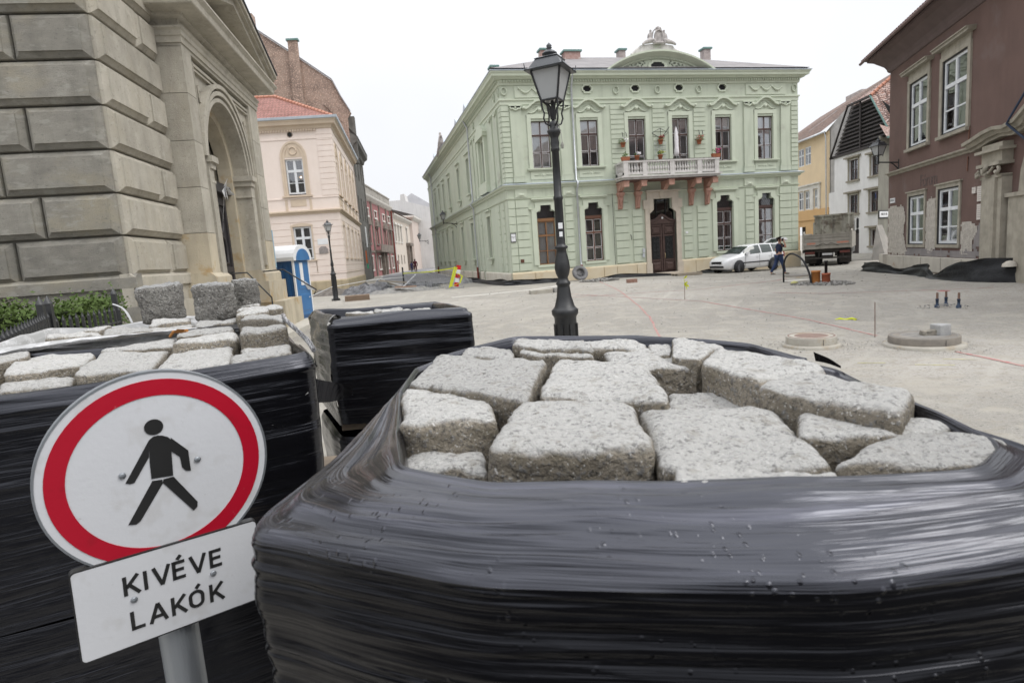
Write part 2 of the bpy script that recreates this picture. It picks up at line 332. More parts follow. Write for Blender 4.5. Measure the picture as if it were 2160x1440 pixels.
mark('painted_dash',[(6.9,7.4),(7.2,7.2)],.02,YELL,'short yellow spray dash in front of the left manhole','painted line',.01)
mark('painted_dash',[(7.4,6.9),(7.75,6.6)],.02,YELL,'longer yellow spray dash nearest the camera side manhole','painted line',.01)
mark('painted_dash',[(8.0,7.0),(8.25,6.75)],.02,YELL,'yellow spray dash just below the red painted line','painted line',.01)
# ================================================================ GREEN HOUSE
GH=thing('green_house','two-storey pale green historic house with stone balcony, curved pediment and carved door','building',(7.65,32.1,0))
Y=32.1; XL,XR=7.65,25.6
CX=[9.75,12.5,15.3,17.95,20.65,23.4]
TF=Matrix.Translation((0,Y,0))
ops=[]
for i,c in enumerate(CX):
    ops.append((c-.51,c+.51,(5.9 if i in (2,3) else 6.45),8.88))
    if i not in (2,3): ops+= [(c-.51,c+.51,1.3,4.17),(c-.30,c+.30,4.17,4.5)]
DX=16.66
ops+=[(DX-.82,DX+.82,.34,3.95),(DX-.58,DX+.58,3.95,4.5)]
for c in CX[1:5]: ops.append((c-.27,c+.27,10.32,10.66))
mb=MB(TF); gridwall(mb,XL,XR,-.3,11.1,ops,0,.28)
# side, right and back walls (side openings)
TS=Matrix.Translation((XL,Y,0))@Matrix.Rotation(R(-90),4,'Z')   # local x = -s (s = distance back from corner)
SW=[5.2,11.2,15.7,21.1,24.9,28.2,31.6]
sops=[]
for i,s in enumerate(SW): sops+=[(-s-.5,-s+.5,1.9,4.4),(-s-.5,-s+.5,6.45,8.85)]
for s in (7.5,9.3,12.2,16.5): sops.append((-s-.25,-s+.25,.35,.85))
mw=MB(TS); gridwall(mw,-38,0,-.3,11.1,sops,0,.3); mb.v+=[] 
ob('front_wall',mb,GREEN,GH); ob('side_wall',mw,GREEN,GH)
mb=MB(); mb.quad((XR,Y,-.3),(XR,Y+38,-.3),(XR,Y+38,11.1),(XR,Y,11.1)).quad((XR,Y+38,-.3),(XL,Y+38,-.3),(XL,Y+38,11.1),(XR,Y+38,11.1)).quad((XL,Y+.0,11.09),(XR,Y,11.09),(XR,Y+38,11.09),(XL,Y+38,11.09)); ob('rear_wall',mb,GREEN,GH)
# plinth
PATH=[(XL,Y+38),(XL,Y),(XR,Y),(XR,Y+38)]
mb=MB(); mb.sweep([(0,-.3),(.09,-.3),(.09,.93),(.05,.98),(0,.98)],[(XL,Y),(DX-1.12,Y)]); mb.sweep([(0,-.3),(.09,-.3),(.09,.93),(.05,.98),(0,.98)],[(DX+1.12,Y),(XR,Y),(XR,Y+38)]); ob('plinth',mb,PLINTH,GH)
mb=MB()
for a,b in ((37.8,16.85),(16.15,12.6),(11.9,9.65),(8.95,7.85),(7.15,0.09)): mb.sweep([(0,-.3),(.10,-.3),(.10,.93),(.05,.98),(0,.98)],[(XL,Y+a),(XL,Y+b)])
ob('plinth',mb,WPLINTH,GH)
# plinth joints as thin seams are real gaps: pilaster feet standing proud
# mouldings
def mould(name,prof,path,m=GTRIM): mb=MB(); mb.sweep(prof,path); return ob(name,mb,m,GH)
mould('string_course',[(0,5.38),(.10,5.42),(.12,5.50),(.24,5.55),(.25,5.60),(.02,5.68),(0,5.68)],PATH)
mould('lead_flashing',[(.0,5.683),(.26,5.605),(.265,5.625),(.0,5.70)],PATH,ZINC)
mould('string_course',[(0,4.86),(.05,4.88),(.07,4.93),(0,4.95)],PATH)
mould('architrave',[(0,9.72),(.03,9.72),(.03,9.90),(.09,9.93),(.09,10.0),(0,10.03)],PATH)
mould('cornice',[(0,10.68),(.06,10.70),(.08,10.80),(.10,10.93),(.26,10.96),(.30,11.02),(.44,11.06),(.46,11.17),(.52,11.24),(.52,11.28),(0,11.3)],PATH)
mould('gutter',[(.50,11.283),(.53,11.283),(.56,11.31),(.56,11.33),(.40,11.345),(.30,11.46),(.12,11.47),(.12,11.30)],PATH,ZINC)
for nm,T,a,b in (('dentils',TF,XL,XR),('dentils',TS,-37.9,0)):
    mb=MB(T); x=a+.05
    while x<b-.05: mb.box(x,x+.075,-.19,-.095,10.83,10.925); x+=.15
    o=ob(nm,mb,GTRIM,GH); o['kind']='stuff'
# quoin and block strips
def strip(mb_T,x0,x1,z0,z1,n,proud=.05,gap=.022,name='block',m=GQ,skip=()):
    h=(z1-z0)/n
    me=cached(('blk',round(x1-x0,3),round(h,4),proud,m.name),lambda:MB().frustum(0,x1-x0,0,h-gap,-proud,0,.012).mesh(name,m))
    for k in range(n):
        if k in skip: continue
        put(name,me,GH,mb_T@Matrix.Translation((x0,0,z0+k*h)))
# corner quoins
strip(TF,XL,8.06,5.75,9.65,15); strip(TS,-.42,0,5.75,9.65,15)
strip(TF,XR-.48,XR,5.75,9.65,15)
for a,b in ((8.08,8.78),(10.85,11.3),(22.0,22.55),(24.3,25.1)): strip(TF,a,b,1.05,4.82,9,.06)
for a,b in ((13.75,14.55),): strip(TF,a,b,5.75,9.65,15,.04); strip(TF,a,b,1.05,4.82,9,.06)
for a,b in ((16.25,17.0),(18.78,19.5)): strip(TF,a,b,5.9,9.65,15,.04)
for a,b in ((14.8,15.4),(17.95,18.5),(18.85,19.5)): strip(TF,a,b,1.05,4.0,7,.06)
strip(TF,25.12,25.58,1.05,4.82,9,.04); strip(TF,XL+.02,8.06,1.05,4.82,9,.04)
for s in (.7,1.9,7.4,8.6,18.2,19.3,34,35): strip(TS,-s-.5,-s,1.05,4.82,9,.05)
# upper pilasters with capitals, pyramid blocks below
cap=MB(); cap.box(-.36,.36,-.11,0,.16,.22).prism([(-.33,.16),(.33,.16),(.26,0),(-.26,0)],-.07,0)
cap.tube([(-.30,-.09,.10),(-.24,-.11,.02),(-.14,-.11,.03),(-.05,-.10,-.04),(.05,-.10,-.04),(.14,-.11,.03),(.24,-.11,.02),(.30,-.09,.10)],.05,6); cap.lathe([(.001,-.14),(.06,-.11),(.07,-.07)],8,(0,0,.08),ax=Matrix.Rotation(R(-90),3,'X')); capm=cap.mesh('capital',GTRIM)
pyr=MB(); pyr.box(-.33,.33,-.06,0,0,.5).add([(-.22,-.061,.04),(.22,-.061,.04),(0,-.14,.12),(-.22,-.061,.22),(.22,-.061,.22)],[(0,1,2),(1,4,2),(4,3,2),(3,0,2)]); pyrm=pyr.mesh('pyramid_block',GTRIM)
wre=MB()
for k in range(12):
    a=2*math.pi*k/12; b=2*math.pi*(k+1)/12; wre.tube([(.15*math.cos(a),-.03,.19*math.sin(a)),(.15*math.cos(b),-.03,.19*math.sin(b))],.035,5)
wrem=wre.mesh('wreath',GTRIM)
pil=MB(); pil.box(-.31,.31,-.07,0,0,3.62).box(-.36,.36,-.09,0,-.28,0).box(-.34,.34,-.10,0,0,.08); pilm=pil.mesh('pilaster',GREEN)
for x in (8.43,11.12,22.28,24.72):
    put('pilaster',pilm,GH,TF@Matrix.Translation((x,0,6.02))); put('capital',capm,GH,TF@Matrix.Translation((x,0,9.48))); put('pyramid_block',pyrm,GH,TF@Matrix.Translation((x,0,4.96)))
for x in (7.87,14.15,16.62,19.15,25.35,11.45): put('wreath',wrem,GH,TF@Matrix.Translation((x,-.02,10.4)))
for s in (.25,1.3,7.9): put('wreath',wrem,GH,TS@Matrix.Translation((-s,-.02,10.4)))
for s in (1.2,2.6,7.8,9.0):
    put('pilaster',pilm,GH,TS@Matrix.Translation((-s,0,6.02))); put('capital',capm,GH,TS@Matrix.Translation((-s,0,9.48)))
# pavilion frieze panels with festoons
fes=MB()
for c in (-.72,.0,.72): 
    pts=[(c-.34+.68*t,-.04,.14-.22*math.sin(math.pi*t)) for t in [i/8 for i in range(9)]]; fes.tube(pts,[.02+.035*math.sin(math.pi*i/8) for i in range(9)],6)
    fes.lathe([(.001,-.07),(.05,-.05),(.06,0)],6,(c-.36,0,.15),ax=Matrix.Rotation(R(-90),3,'X'))
fesm=fes.mesh('festoon',GTRIM)
for x in (9.75,23.45): 
    mb=MB(TF); mb.box(x-1.3,x+1.3,-.05,0,10.06,10.66); ob('frieze_panel',mb,GTRIM,GH); put('festoon',fesm,GH,TF@Matrix.Translation((x,-.05,10.38)))
# window surrounds
def archpts(c,w,z,h,n=10): return [(c-w/2+w*i/n, z+h*math.sin(math.pi*i/n)**1.3) for i in range(n+1)]
sur=MB()
sur.box(-.74,-.52,-.05,0,-.02,2.75).box(.52,.74,-.05,0,-.02,2.75).box(-.74,.74,-.052,0,2.75-.24+.02,2.75)
hp=[(-.92,3.02),(-.78,3.0),(-.62,3.05),(-.42,3.22),(-.2,3.36),(0,3.40),(.2,3.36),(.42,3.22),(.62,3.05),(.78,3.0),(.92,3.02)]
for i in range(len(hp)-1):
    a,b=hp[i],hp[i+1]; sur.add([(a[0],-.17,a[1]),(b[0],-.17,b[1]),(b[0],-.17,b[1]+.12),(a[0],-.17,a[1]+.12),(a[0],0,a[1]),(b[0],0,b[1]),(b[0],0,b[1]+.14),(a[0],0,a[1]+.14)],[(0,1,2,3),(3,2,6,7),(0,4,5,1)])
for sg in (-1,1): sur.lathe([(.001,-.18),(.07,-.18),(.075,0)],8,(sg*.90,0,3.07),ax=Matrix.Rotation(R(-90),3,'X'))
sur.lathe([(.001,-.10),(.09,-.09),(.12,0)],8,(0,0,2.98),ax=Matrix.Rotation(R(-90),3,'X'))
for sg in (-1,1):
    sur.tube([(sg*.62,-.03,2.84),(sg*.48,-.05,2.80),(sg*.3,-.06,2.86),(sg*.15,-.05,3.0),(0,-.05,3.12)],.035,5)
    sur.tube([(sg*.1,-.03,3.2),(sg*.25,-.04,3.14),(sg*.32,-.03,3.05)],.02,4)
surm=sur.mesh('window_surround',GTRIM)
sill=MB(); sill.box(-.86,.86,-.16,0,0,.07).box(-.80,.80,-.10,0,-.06,0); sillm=sill.mesh('sill',GTRIM)
apr=MB(); apr.box(-.7,.7,-.03,0,-.5,-.08).tube([(-.5,-.05,-.28),(-.3,-.06,-.28),(-.2,-.06,-.24),(-.12,-.06,-.3)],.018,5).tube([(.5,-.05,-.28),(.3,-.06,-.28),(.2,-.06,-.24),(.12,-.06,-.3)],.018,5).lathe([(.001,-.07),(.06,-.06),(.09,-.03)],8,(0,0,-.27),ax=Matrix.Rotation(R(-90),3,'X')); aprm=apr.mesh('apron_panel',GTRIM)
for i,c in enumerate(CX):
    put('window_surround',surm,GH,TF@Matrix.Translation((c,0,6.47)))
    if i not in (2,3): put('sill',sillm,GH,TF@Matrix.Translation((c,0,6.36))); put('apron_panel',aprm,GH,TF@Matrix.Translation((c,0,6.36)))
    cur=[(PAPER,[(-.46,-.03),(.03,.46)]),(CURT2,[(-.46,-.1),(.1,.46)]),(CURT,[(-.46,-.05),(.2,.46)]),(CURT,[(-.46,-.15),(.1,.46)]),(CURT,[(-.46,-.2),(.15,.46)]),(CURT,[(.05,.46)])][i]
    z0=5.9 if i in (2,3) else 6.45
    window(GH,TF@Matrix.Translation((c,.12,z0)),1.02,8.88-z0,3,BROWNW,cur,sash=WHITEP,blind=[.30,.30,0,.0,.30,.30][i],split=.30,fr=.05,mul=.07)
# lower windows: sash + lattice head, eared surround
low=MB()
low.box(-.82,-.55,-.05,0,0,2.9).box(.55,.82,-.05,0,0,2.9).prism([(-.82,2.9),(-.82,3.0),(-.60,3.06),(-.60,3.32),(.60,3.32),(.60,3.06),(.82,3.0),(.82,2.9),(.55,2.9),(.53,2.80),(.42,2.90),(.30,2.96),(.29,3.19),(-.29,3.19),(-.30,2.96),(-.42,2.90),(-.53,2.80),(-.55,2.9)],-.055,0)
low.box(-.8,.8,-.16,0,3.50,3.57).box(-.72,.72,-.10,0,3.43,3.50).box(-.95,-.72,-.08,0,3.0,3.05).box(.72,.95,-.08,0,3.0,3.05).box(-.62,.62,-.03,0,3.32,3.43).box(-.62,.62,-.04,0,-.14,-.02)
lowm=low.mesh('window_surround',GTRIM)
ear=MB()
for sg in (-1,1): ear.prism([(sg*.51,2.72),(sg*.34,2.80),(sg*.34,2.76),(sg*.51,2.60)],-.03,.1)
def lower(i,c,fm,curt,pmat=None):
    f=window(GH,TF@Matrix.Translation((c,.12,1.3)),1.02,2.35,3,fm,curt,sash=WHITEP if pmat is None else None,split=.33,fr=.06,mul=.06,name='window')
    T=TF@Matrix.Translation((c,0,1.3))
    put('window_surround',lowm,GH,T)
    def tm():
        q=MB(); q.box(-.51,.51,.08,.20,2.35,2.50); return q.mesh('transom',fm)
    put('transom',cached(('trm',fm.name),tm),f,T)
    def lat():
        q=MB()
        import itertools
        for k in range(-9,10):
            for sg in (1,-1):
                # diagonal bars clipped to head box
                pts=[]
                for t in range(41):
                    z=2.5+.70*t/40; x=k*.13+sg*(z-2.85)*.62
                    lim=.50 if z<2.87 else .29
                    if abs(x)<lim: pts.append((x,.06 if sg>0 else .07,z))
                if len(pts)>2: q.tube([pts[0],pts[-1]],.007,4)
        q.box(-.51,-.48,.05,.09,2.5,2.87).box(.48,.51,.05,.09,2.5,2.87).box(-.30,.30,.05,.09,3.17,3.2)
        return q.mesh('lattice_grille',IRON)
    put('lattice_grille',cached('lat',lat),f,T)
    put('head_pane',cached('hp',lambda:MB().quad((-.5,.16,2.5),(.5,.16,2.5),(.5,.16,2.87),(-.5,.16,2.87)).quad((-.3,.16,2.87),(.3,.16,2.87),(.3,.16,3.19),(-.3,.16,3.19)).mesh('head_pane',GLASS)),f,T)
    put('room_lining',cached('hpd',lambda:MB().quad((-.6,.5,2.4),(.6,.5,2.4),(.6,.5,3.3),(-.6,.5,3.3)).mesh('room_lining',mat('grey_room',(.13,.13,.14),None,3,.9))),f,T)
lower(0,CX[0],OCHREW,(PAPER,[(-.46,-.03),(.03,.46)]),1)
lower(1,CX[1],mat('mid_brown_wood',(.15,.075,.05),(.11,.055,.04),6,.5),(CURT2,[(-.46,-.1)]))
lower(4,CX[4],BROWNW,(CURT,[(-.25,-.05),(.3,.46)])); lower(5,CX[5],BROWNW,(CURT,[(-.3,-.1),(.25,.46)]))
# bull's eyes
be=MB(); oc=[(.34,.0),(.30,.12),(.22,.15),(.20,.24),(-.20,.24),(-.22,.15),(-.30,.12),(-.34,0),(-.30,-.12),(-.22,-.15),(-.20,-.24),(.20,-.24),(.22,-.15),(.30,-.12)]
inn=[(x*.72,z*.66) for x,z in oc]; n=len(oc)
for i in range(n):
    j=(i+1)%n; a,b,c,d=oc[i],oc[j],inn[j],inn[i]
    be.add([(a[0],-.06,a[1]),(b[0],-.06,b[1]),(c[0],-.05,c[1]),(d[0],-.05,d[1]),(a[0],0,a[1]),(b[0],0,b[1]),(c[0],.1,c[1]),(d[0],.1,d[1])],[(0,1,2,3),(0,4,5,1),(3,2,6,7)])
bem=be.mesh('oval_window',GTRIM); bed=MB().prism(inn,.08,.1).mesh('oval_window_dark',DARK); bed.name='opening'
for c in CX[1:5]: f=put('oval_window',bem,GH,TF@Matrix.Translation((c,0,10.49))); put('opening',bed,f,TF@Matrix.Translation((c,0,10.49)))
# side windows
for i,s in enumerate(SW):
    for z,h in ((1.9,2.5),(6.45,2.4)):
        T=TS@Matrix.Translation((-s,.15,z)); window(GH,T,1.0,h,3,BROWNW,(CURT2,[(-.46,-.1)]),panes=False,split=.3,fr=.05,mul=.07,name='window',back=.3)
        f=MB(T@Matrix.Translation((0,-.15,0))); f.box(-.7,-.52,-.05,0,0,h+.15).box(.52,.7,-.05,0,0,h+.15).box(-.52,.52,-.05,0,h,h+.15).box(-.78,.78,-.16,0,h+.30,h+.38).box(-.7,.7,-.05,0,h+.15,h+.3); ob('window_surround',f,GTRIM,GH)
        f=MB(T@Matrix.Translation((0,-.15,0))); f.box(-.78,.78,-.18,0,-.1,-.02).prism([(-.5,-.1),(.5,-.1),(.3,-.42),(-.3,-.42)],-.10,0); ob('sill',f,GTRIM,GH)
        mp=cached(('sp',h),lambda:MB().quad((-.46,.03,.04),(.46,.03,.04),(.46,.03,h-.04),(-.46,.03,h-.04)).mesh('pane',GLASS)); put('pane',mp,GH,T)
# big aedicule around the first upper side window
f=MB(TS@Matrix.Translation((-5.2,0,0))); f.box(-1.15,-.8,-.2,0,5.75,9.0).box(.8,1.15,-.2,0,5.75,9.0).box(-1.25,1.25,-.3,0,9.0,9.2).prism([(-1.3,9.2),(1.3,9.2),(1.2,9.4),(.5,9.72),(0,9.8),(-.5,9.72),(-1.2,9.4)],-.28,0).box(-1.2,1.2,-.25,0,5.75,6.3); ob('window_surround',f,GTRIM,GH)
# door
DOOR=mat('carved_door_wood',(.085,.055,.048),(.06,.038,.033),8,.55,.2,40)
fr=MB(TF)
fr.box(DX-1.1,DX-.82,-.10,.1,.05,4.05).box(DX+.82,DX+1.1,-.10,.1,.05,4.05)
fr.prism([(DX-1.2,3.95),(DX-1.2,4.45),(DX-.98,4.47),(DX-.98,4.9),(DX+.98,4.9),(DX+.98,4.47),(DX+1.2,4.45),(DX+1.2,3.95),(DX+.82,3.95),(DX+.82,3.7),(DX+.58,3.9),(DX+.58,4.5),(DX-.58,4.5),(DX-.58,3.9),(DX-.82,3.7),(DX-.82,3.95)],-.12,0)
fr.box(DX-1.05,DX+1.05,-.24,0,4.88,4.97).prism([(DX-.17,4.5),(DX+.17,4.5),(DX+.22,4.88),(DX-.22,4.88)],-.18,0).box(DX-1.15,DX-.8,-.16,0,.0,.9).box(DX+.8,DX+1.15,-.16,0,.0,.9)
ob('door_frame',fr,BEIGE,GH)
dr=MB(TF); 
for sg in (-1,1):
    a,b=(DX-.82,DX-.01) if sg<0 else (DX+.01,DX+.82)
    dr.box(a,b,.14,.2,.36,3.1)
d1=ob('door',dr,DOOR,GH)
orn=MB(TF)
for a,b in ((DX-.82,DX-.01),(DX+.01,DX+.82)):
    orn.box(a+.02,b-.02,.09,.139,2.98,3.08)
    for z0,z1 in ((.42,.95),(2.5,2.95)):
        orn.frustum(a+.12,b-.12,z0,z1,.08,.139,.05); orn.frustum(a+.2,b-.2,z0+.09,z1-.09,.05,.08,.03)
    orn.box(a+.02,a+.1,.10,.139,.4,2.98).box(b-.1,b-.02,.10,.139,.4,2.98).box(a+.1,b-.1,.10,.139,1.0,1.08).box(a+.1,b-.1,.10,.139,2.4,2.48)
orn.prism([(DX-.82,3.1),(DX+.82,3.1),(DX+.80,3.3),(DX+.4,3.42),(DX+.16,3.6),(DX,3.66),(DX-.16,3.6),(DX-.4,3.42),(DX-.80,3.3)],.05,.16)
orn.tube([(DX-.75,.04,3.2),(DX-.4,.03,3.3),(DX-.15,.03,3.48),(DX,.03,3.55),(DX+.15,.03,3.48),(DX+.4,.03,3.3),(DX+.75,.04,3.2)],.03,5)
ob('carved_panel',orn,DOOR,d1)
gr=MB(TF)
for c in (DX-.415,DX+.415):
    gr.box(c-.24,c+.24,.12,.139,1.12,2.38)
    for k in range(5):
        for j in range(2):
            z=1.25+k*.26; x=c-.11+j*.22; gr.tube([(x+.09*math.cos(t*.9),.10,z+.10*math.sin(t*.9)) for t in range(8)],.013,4)
ob('door_grille',gr,IRON,d1)
hd=MB(TF); hd.tube([(DX+.1,.08,1.15),(DX+.1,.02,1.16),(DX+.1,.02,1.42),(DX+.1,.08,1.43)],.015,6); ob('door_handle',hd,mat('brass',(.45,.35,.2),None,5,.4,metal=.7),d1)
fl=MB(TF); fl.quad((DX-.82,.2,3.1),(DX+.82,.2,3.1),(DX+.82,.2,3.96),(DX-.82,.2,3.96)).quad((DX-.58,.2,3.96),(DX+.58,.2,3.96),(DX+.58,.2,4.5),(DX-.58,.2,4.5)); f=ob('fanlight',fl,glass('dark_glass',refl=.05,trans=.4),GH)
q=MB(TF); q.box(DX-.3,DX-.27,.15,.2,3.5,4.5).box(DX+.27,DX+.3,.15,.2,3.5,4.5).quad((DX-.9,.27,.3),(DX+.9,.27,.3),(DX+.9,.27,4.55),(DX-.9,.27,4.55)); ob('glazing_bar',q,DARK,f)
st=MB(TF); st.box(DX-1.2,DX+1.2,-.75,-.0,-.05,.22).box(DX-.81,DX+.81,-.38,.25,.22,.34); ob('doorstep',st,BEIGE,GH)
q=MB(TF); q.lathe([(.06,-.002),(.06,.01),(.001,.012)],12,(DX,.045,3.42),ax=Matrix.Rotation(R(90),3,'X')); ob('house_number_plate',q,WHITEP,GH)
def text(s,size,m,T,parent,name='lettering',ext=.004,align='CENTER',bold=0,space=1):
    cu=bpy.data.curves.new(name+'_curve','FONT'); cu.body=s; cu.size=size; cu.extrude=ext; cu.align_x=align; cu.align_y='CENTER'; cu.offset=bold; cu.space_character=space; cu.materials.append(m)
    tmp=bpy.data.objects.new('tmp',cu); me=bpy.data.meshes.new_from_object(tmp); bpy.data.objects.remove(tmp); bpy.data.curves.remove(cu)
    if not me.materials: me.materials.append(m)
    return put(name,me,parent,T@Matrix.Rotation(R(90),4,'X'))
INK=mat('black_print',(.02,.02,.022),(.03,.03,.03),5,.6)
text('2',.09,INK,TF@Matrix.Translation((DX,.03,3.42)),GH)
# seams of the plinth (thin upright stone joints standing as narrow grooves between proud slabs)
for a,b in ((XL,8.9),(8.93,10.2),(10.23,11.4),(11.43,12.9),(12.93,13.7),(13.73,14.9),(14.93,15.5),(17.82,18.6),(18.63,19.6),(19.63,21.0),(21.03,22.6),(22.63,24.1),(24.13,25.6)):
    q=MB(TF); q.frustum(a,b,-.25,.92,-.125,-.085,.01); ob('plinth_slab',q,PLINTH,GH)
# drainpipes
def pipe(pts,r,parent,m=ALU,name='drainpipe'): q=MB(); q.tube(pts,r,8); return ob(name,q,m,parent)
dp=pipe([(11.56,Y-.45,11.2),(11.56,Y-.3,10.85),(11.56,Y-.13,10.5),(11.56,Y-.13,5.75),(11.56,Y-.33,5.6),(11.56,Y-.33,5.4),(11.56,Y-.13,5.2),(11.56,Y-.13,1.3),(11.56,Y-.22,1.1)],.055,GH); pipe([(11.56,Y-.22,1.15),(11.56,Y-.22,.05)],.075,GH,REDP,'drainpipe_shoe')
for s in (9.6,33.4): pipe([(XL-.45,Y+s,11.2),(XL-.13,Y+s,10.6),(XL-.13,Y+s,5.75),(XL-.33,Y+s,5.55),(XL-.13,Y+s,5.3),(XL-.13,Y+s,1.2)],.055,GH); pipe([(XL-.16,Y+s,1.3),(XL-.16,Y+s,.2)],.075,GH,REDP,'drainpipe_shoe')
pipe([(13.62,Y-.1,1.0),(13.62,Y-.1,4.9)],.012,GH,IRON,'conduit')
# balcony
BS=mat('weathered_white_stone',(.60,.58,.56),(.50,.48,.46),5,.9,.3,40,streak=.25); PK=mat('pink_sandstone',(.40,.22,.17),(.48,.30,.24),3,.9,.6,30); PKD=mat('dark_red_soffit',(.17,.10,.085),(.13,.075,.065),3,.9,.4,30)
BY=30.9
q=MB(); q.box(13.72,19.75,BY-.08,Y-.02,5.60,5.68).box(13.82,19.65,BY,Y-.02,5.50,5.6); ob('balcony_slab',q,BS,GH)
q=MB(); q.box(13.95,19.5,BY+.12,Y-.02,5.44,5.5)
for a in (14.35,15.35,16.0,17.1,18.0): q.box(a,a+.55,BY+.3,Y-.3,5.41,5.44)
ob('balcony_soffit',q,PKD,GH)
q=MB(); q.box(13.9,19.6,BY+.04,BY+.2,5.75,5.87).box(13.9,14.06,BY+.2,Y-.06,5.75,5.87).box(19.44,19.6,BY+.2,Y-.06,5.75,5.87); q.box(13.86,19.64,BY+.0,BY+.24,6.38,6.47).box(13.86,14.1,BY+.24,Y-.06,6.38,6.47).box(19.4,19.64,BY+.24,Y-.06,6.38,6.47)
for x in (13.9,15.0,16.62,18.28,19.34): q.box(x,x+.26,BY+.02,BY+.22,5.68,6.38)
for x in (13.9,19.34): q.box(x,x+.26,Y-.3,Y-.06,5.68,6.38)
ob('balustrade',q,BS,GH)
bp=[(.055,0),(.055,.03),(.03,.06),(.045,.1),(.07,.17),(.06,.24),(.035,.32),(.028,.38),(.05,.42),(.03,.44),(.055,.47),(.055,.51)]
bal=MB().lathe(bp,8).mesh('baluster',BS)
def rowb(a,b,n,y=None,x=None):
    for k in range(n):
        t=(k+.5)/n; put('baluster',bal,GH,Matrix.Translation((a+(b-a)*t,BY+.12,5.87) if x is None else (x,a+(b-a)*t,5.87)))
rowb(14.16,15.0,5); rowb(15.26,16.62,9); rowb(16.88,18.28,9); rowb(18.54,19.34,5); rowb(BY+.25,Y-.3,5,x=13.98); rowb(BY+.25,Y-.3,5,x=19.52)
q=MB(); q.box(14.15,19.4,BY-.01,BY+.25,6.471,6.49); ob('rail_coping',q,mat('dark_lichen_stone',(.12,.11,.10),(.2,.19,.17),8,.9),GH)
# brackets
br=MB(); br.prism([(0,0),(0,-.62),(-.12,-.55),(-.35,-.40),(-.62,-.18),(-.85,-.06),(-1.0,-.06),(-1.0,0)],-.12,.12,'x').lathe([(.13,-.14),(.13,.14)],10,(0,-.92,-.18),ax=Matrix.Rotation(R(90),3,'Y')).box(-.17,.17,-1.08,0,-.07,0).box(-.16,.16,-1.06,-.78,-.30,-.07)
brm=br.mesh('bracket',PK)
for x in (14.06,15.1,16.75,18.4,19.42): put('bracket',brm,GH,Matrix.Translation((x,Y-.02,5.44)))
cs=MB(); cs.box(-.19,.19,-.30,0,-.14,0).box(-.16,.16,-.26,0,-.22,-.14).prism([(0,-.22),(-.22,-.22),(-.24,-.35),(-.16,-.5),(-.12,-.7),(-.10,-.85),(0,-.92)],-.13,.13,'x').tube([(0,-.25,-.28),(.04,-.24,-.42),(-.05,-.19,-.55),(.04,-.17,-.7),(-.02,-.13,-.84)],.05,6).tube([(.06,-.25,-.28),(-.04,-.24,-.42),(.05,-.19,-.55),(-.04,-.17,-.7)],.04,6)
csm=cs.mesh('console',PK)
for x in (14.07,15.12,18.43,19.46): put('console',csm,GH,Matrix.Translation((x,Y-.05,4.93)))
# pediment
PC_,PZ=16.72,11.29; hw=3.32; hh=1.06; RR=(hw*hw+hh*hh)/(2*hh); a0=math.asin(hw/RR)
def arc(r,n=28,k=1): return [(PC_+r*math.sin(-a0*k+2*a0*k*i/n), PZ+hh-RR+r*math.cos(-a0*k+2*a0*k*i/n)) for i in range(n+1)]
q=MB(); ap=[p for p in arc(RR-.2) if p[1]>PZ]; q.prism([(PC_-hw+.3,PZ)]+ap+[(PC_+hw-.3,PZ)],Y-.12,Y+.8); ob('pediment',q,GREEN,GH)
q=MB(); o1,o2=arc(RR),arc(RR-.26); 
for i in range(28):
    a,b,c,d=o1[i],o1[i+1],o2[i+1],o2[i]; y0=Y-.52; y1=Y-.28
    q.add([(a[0],y0,a[1]),(b[0],y0,b[1]),(b[0],Y+.8,b[1]),(a[0],Y+.8,a[1]),(a[0],y0,a[1]-.09),(b[0],y0,b[1]-.09),(c[0],y1,c[1]+.06),(d[0],y1,d[1]+.06),(c[0],Y-.12,c[1]-.05),(d[0],Y-.12,d[1]-.05)],[(0,1,2,3),(0,4,5,1),(4,7,6,5),(7,9,8,6)])
ob('arched_cornice',q,GTRIM,GH)
q=MB(); 
for i in range(64):
    t=(i+.5)/64; an=-a0*.93+2*a0*.93*t; r=RR-.33; x=PC_+r*math.sin(an); z=PZ+hh-RR+r*math.cos(an)
    if z>PZ+.05: q.box(x-.03,x+.03,Y-.2,Y-.11,z-.05,z+.05)
o=ob('dentils',q,GTRIM,GH); o['kind']='stuff'
f=put('oval_window',bem,GH,Matrix.Translation((PC_-.1,Y-.13,11.62))@Matrix.Scale(1.7,4,(1,0,0))@Matrix.Scale(1.15,4,(0,0,1))); put('opening',bed,f,Matrix.Translation((PC_-.1,Y-.22,11.62))@Matrix.Scale(1.7,4,(1,0,0))@Matrix.Scale(1.15,4,(0,0,1)))
q=MB()
for sg in (-1,1):
    for k in range(26):
        t=k/25; x=PC_-.1+sg*(.75+1.6*t); z=11.75-.38*t+.12*math.sin(k*1.7)*(1-t*.6); q.lathe([(.001,-.05),(.05+.03*rnd.random(),-.02),(.05,0)],5,(x,Y-.12,z),ax=Matrix.Rotation(R(90),3,'X'))
o=ob('foliage_relief',q,GTRIM,GH)
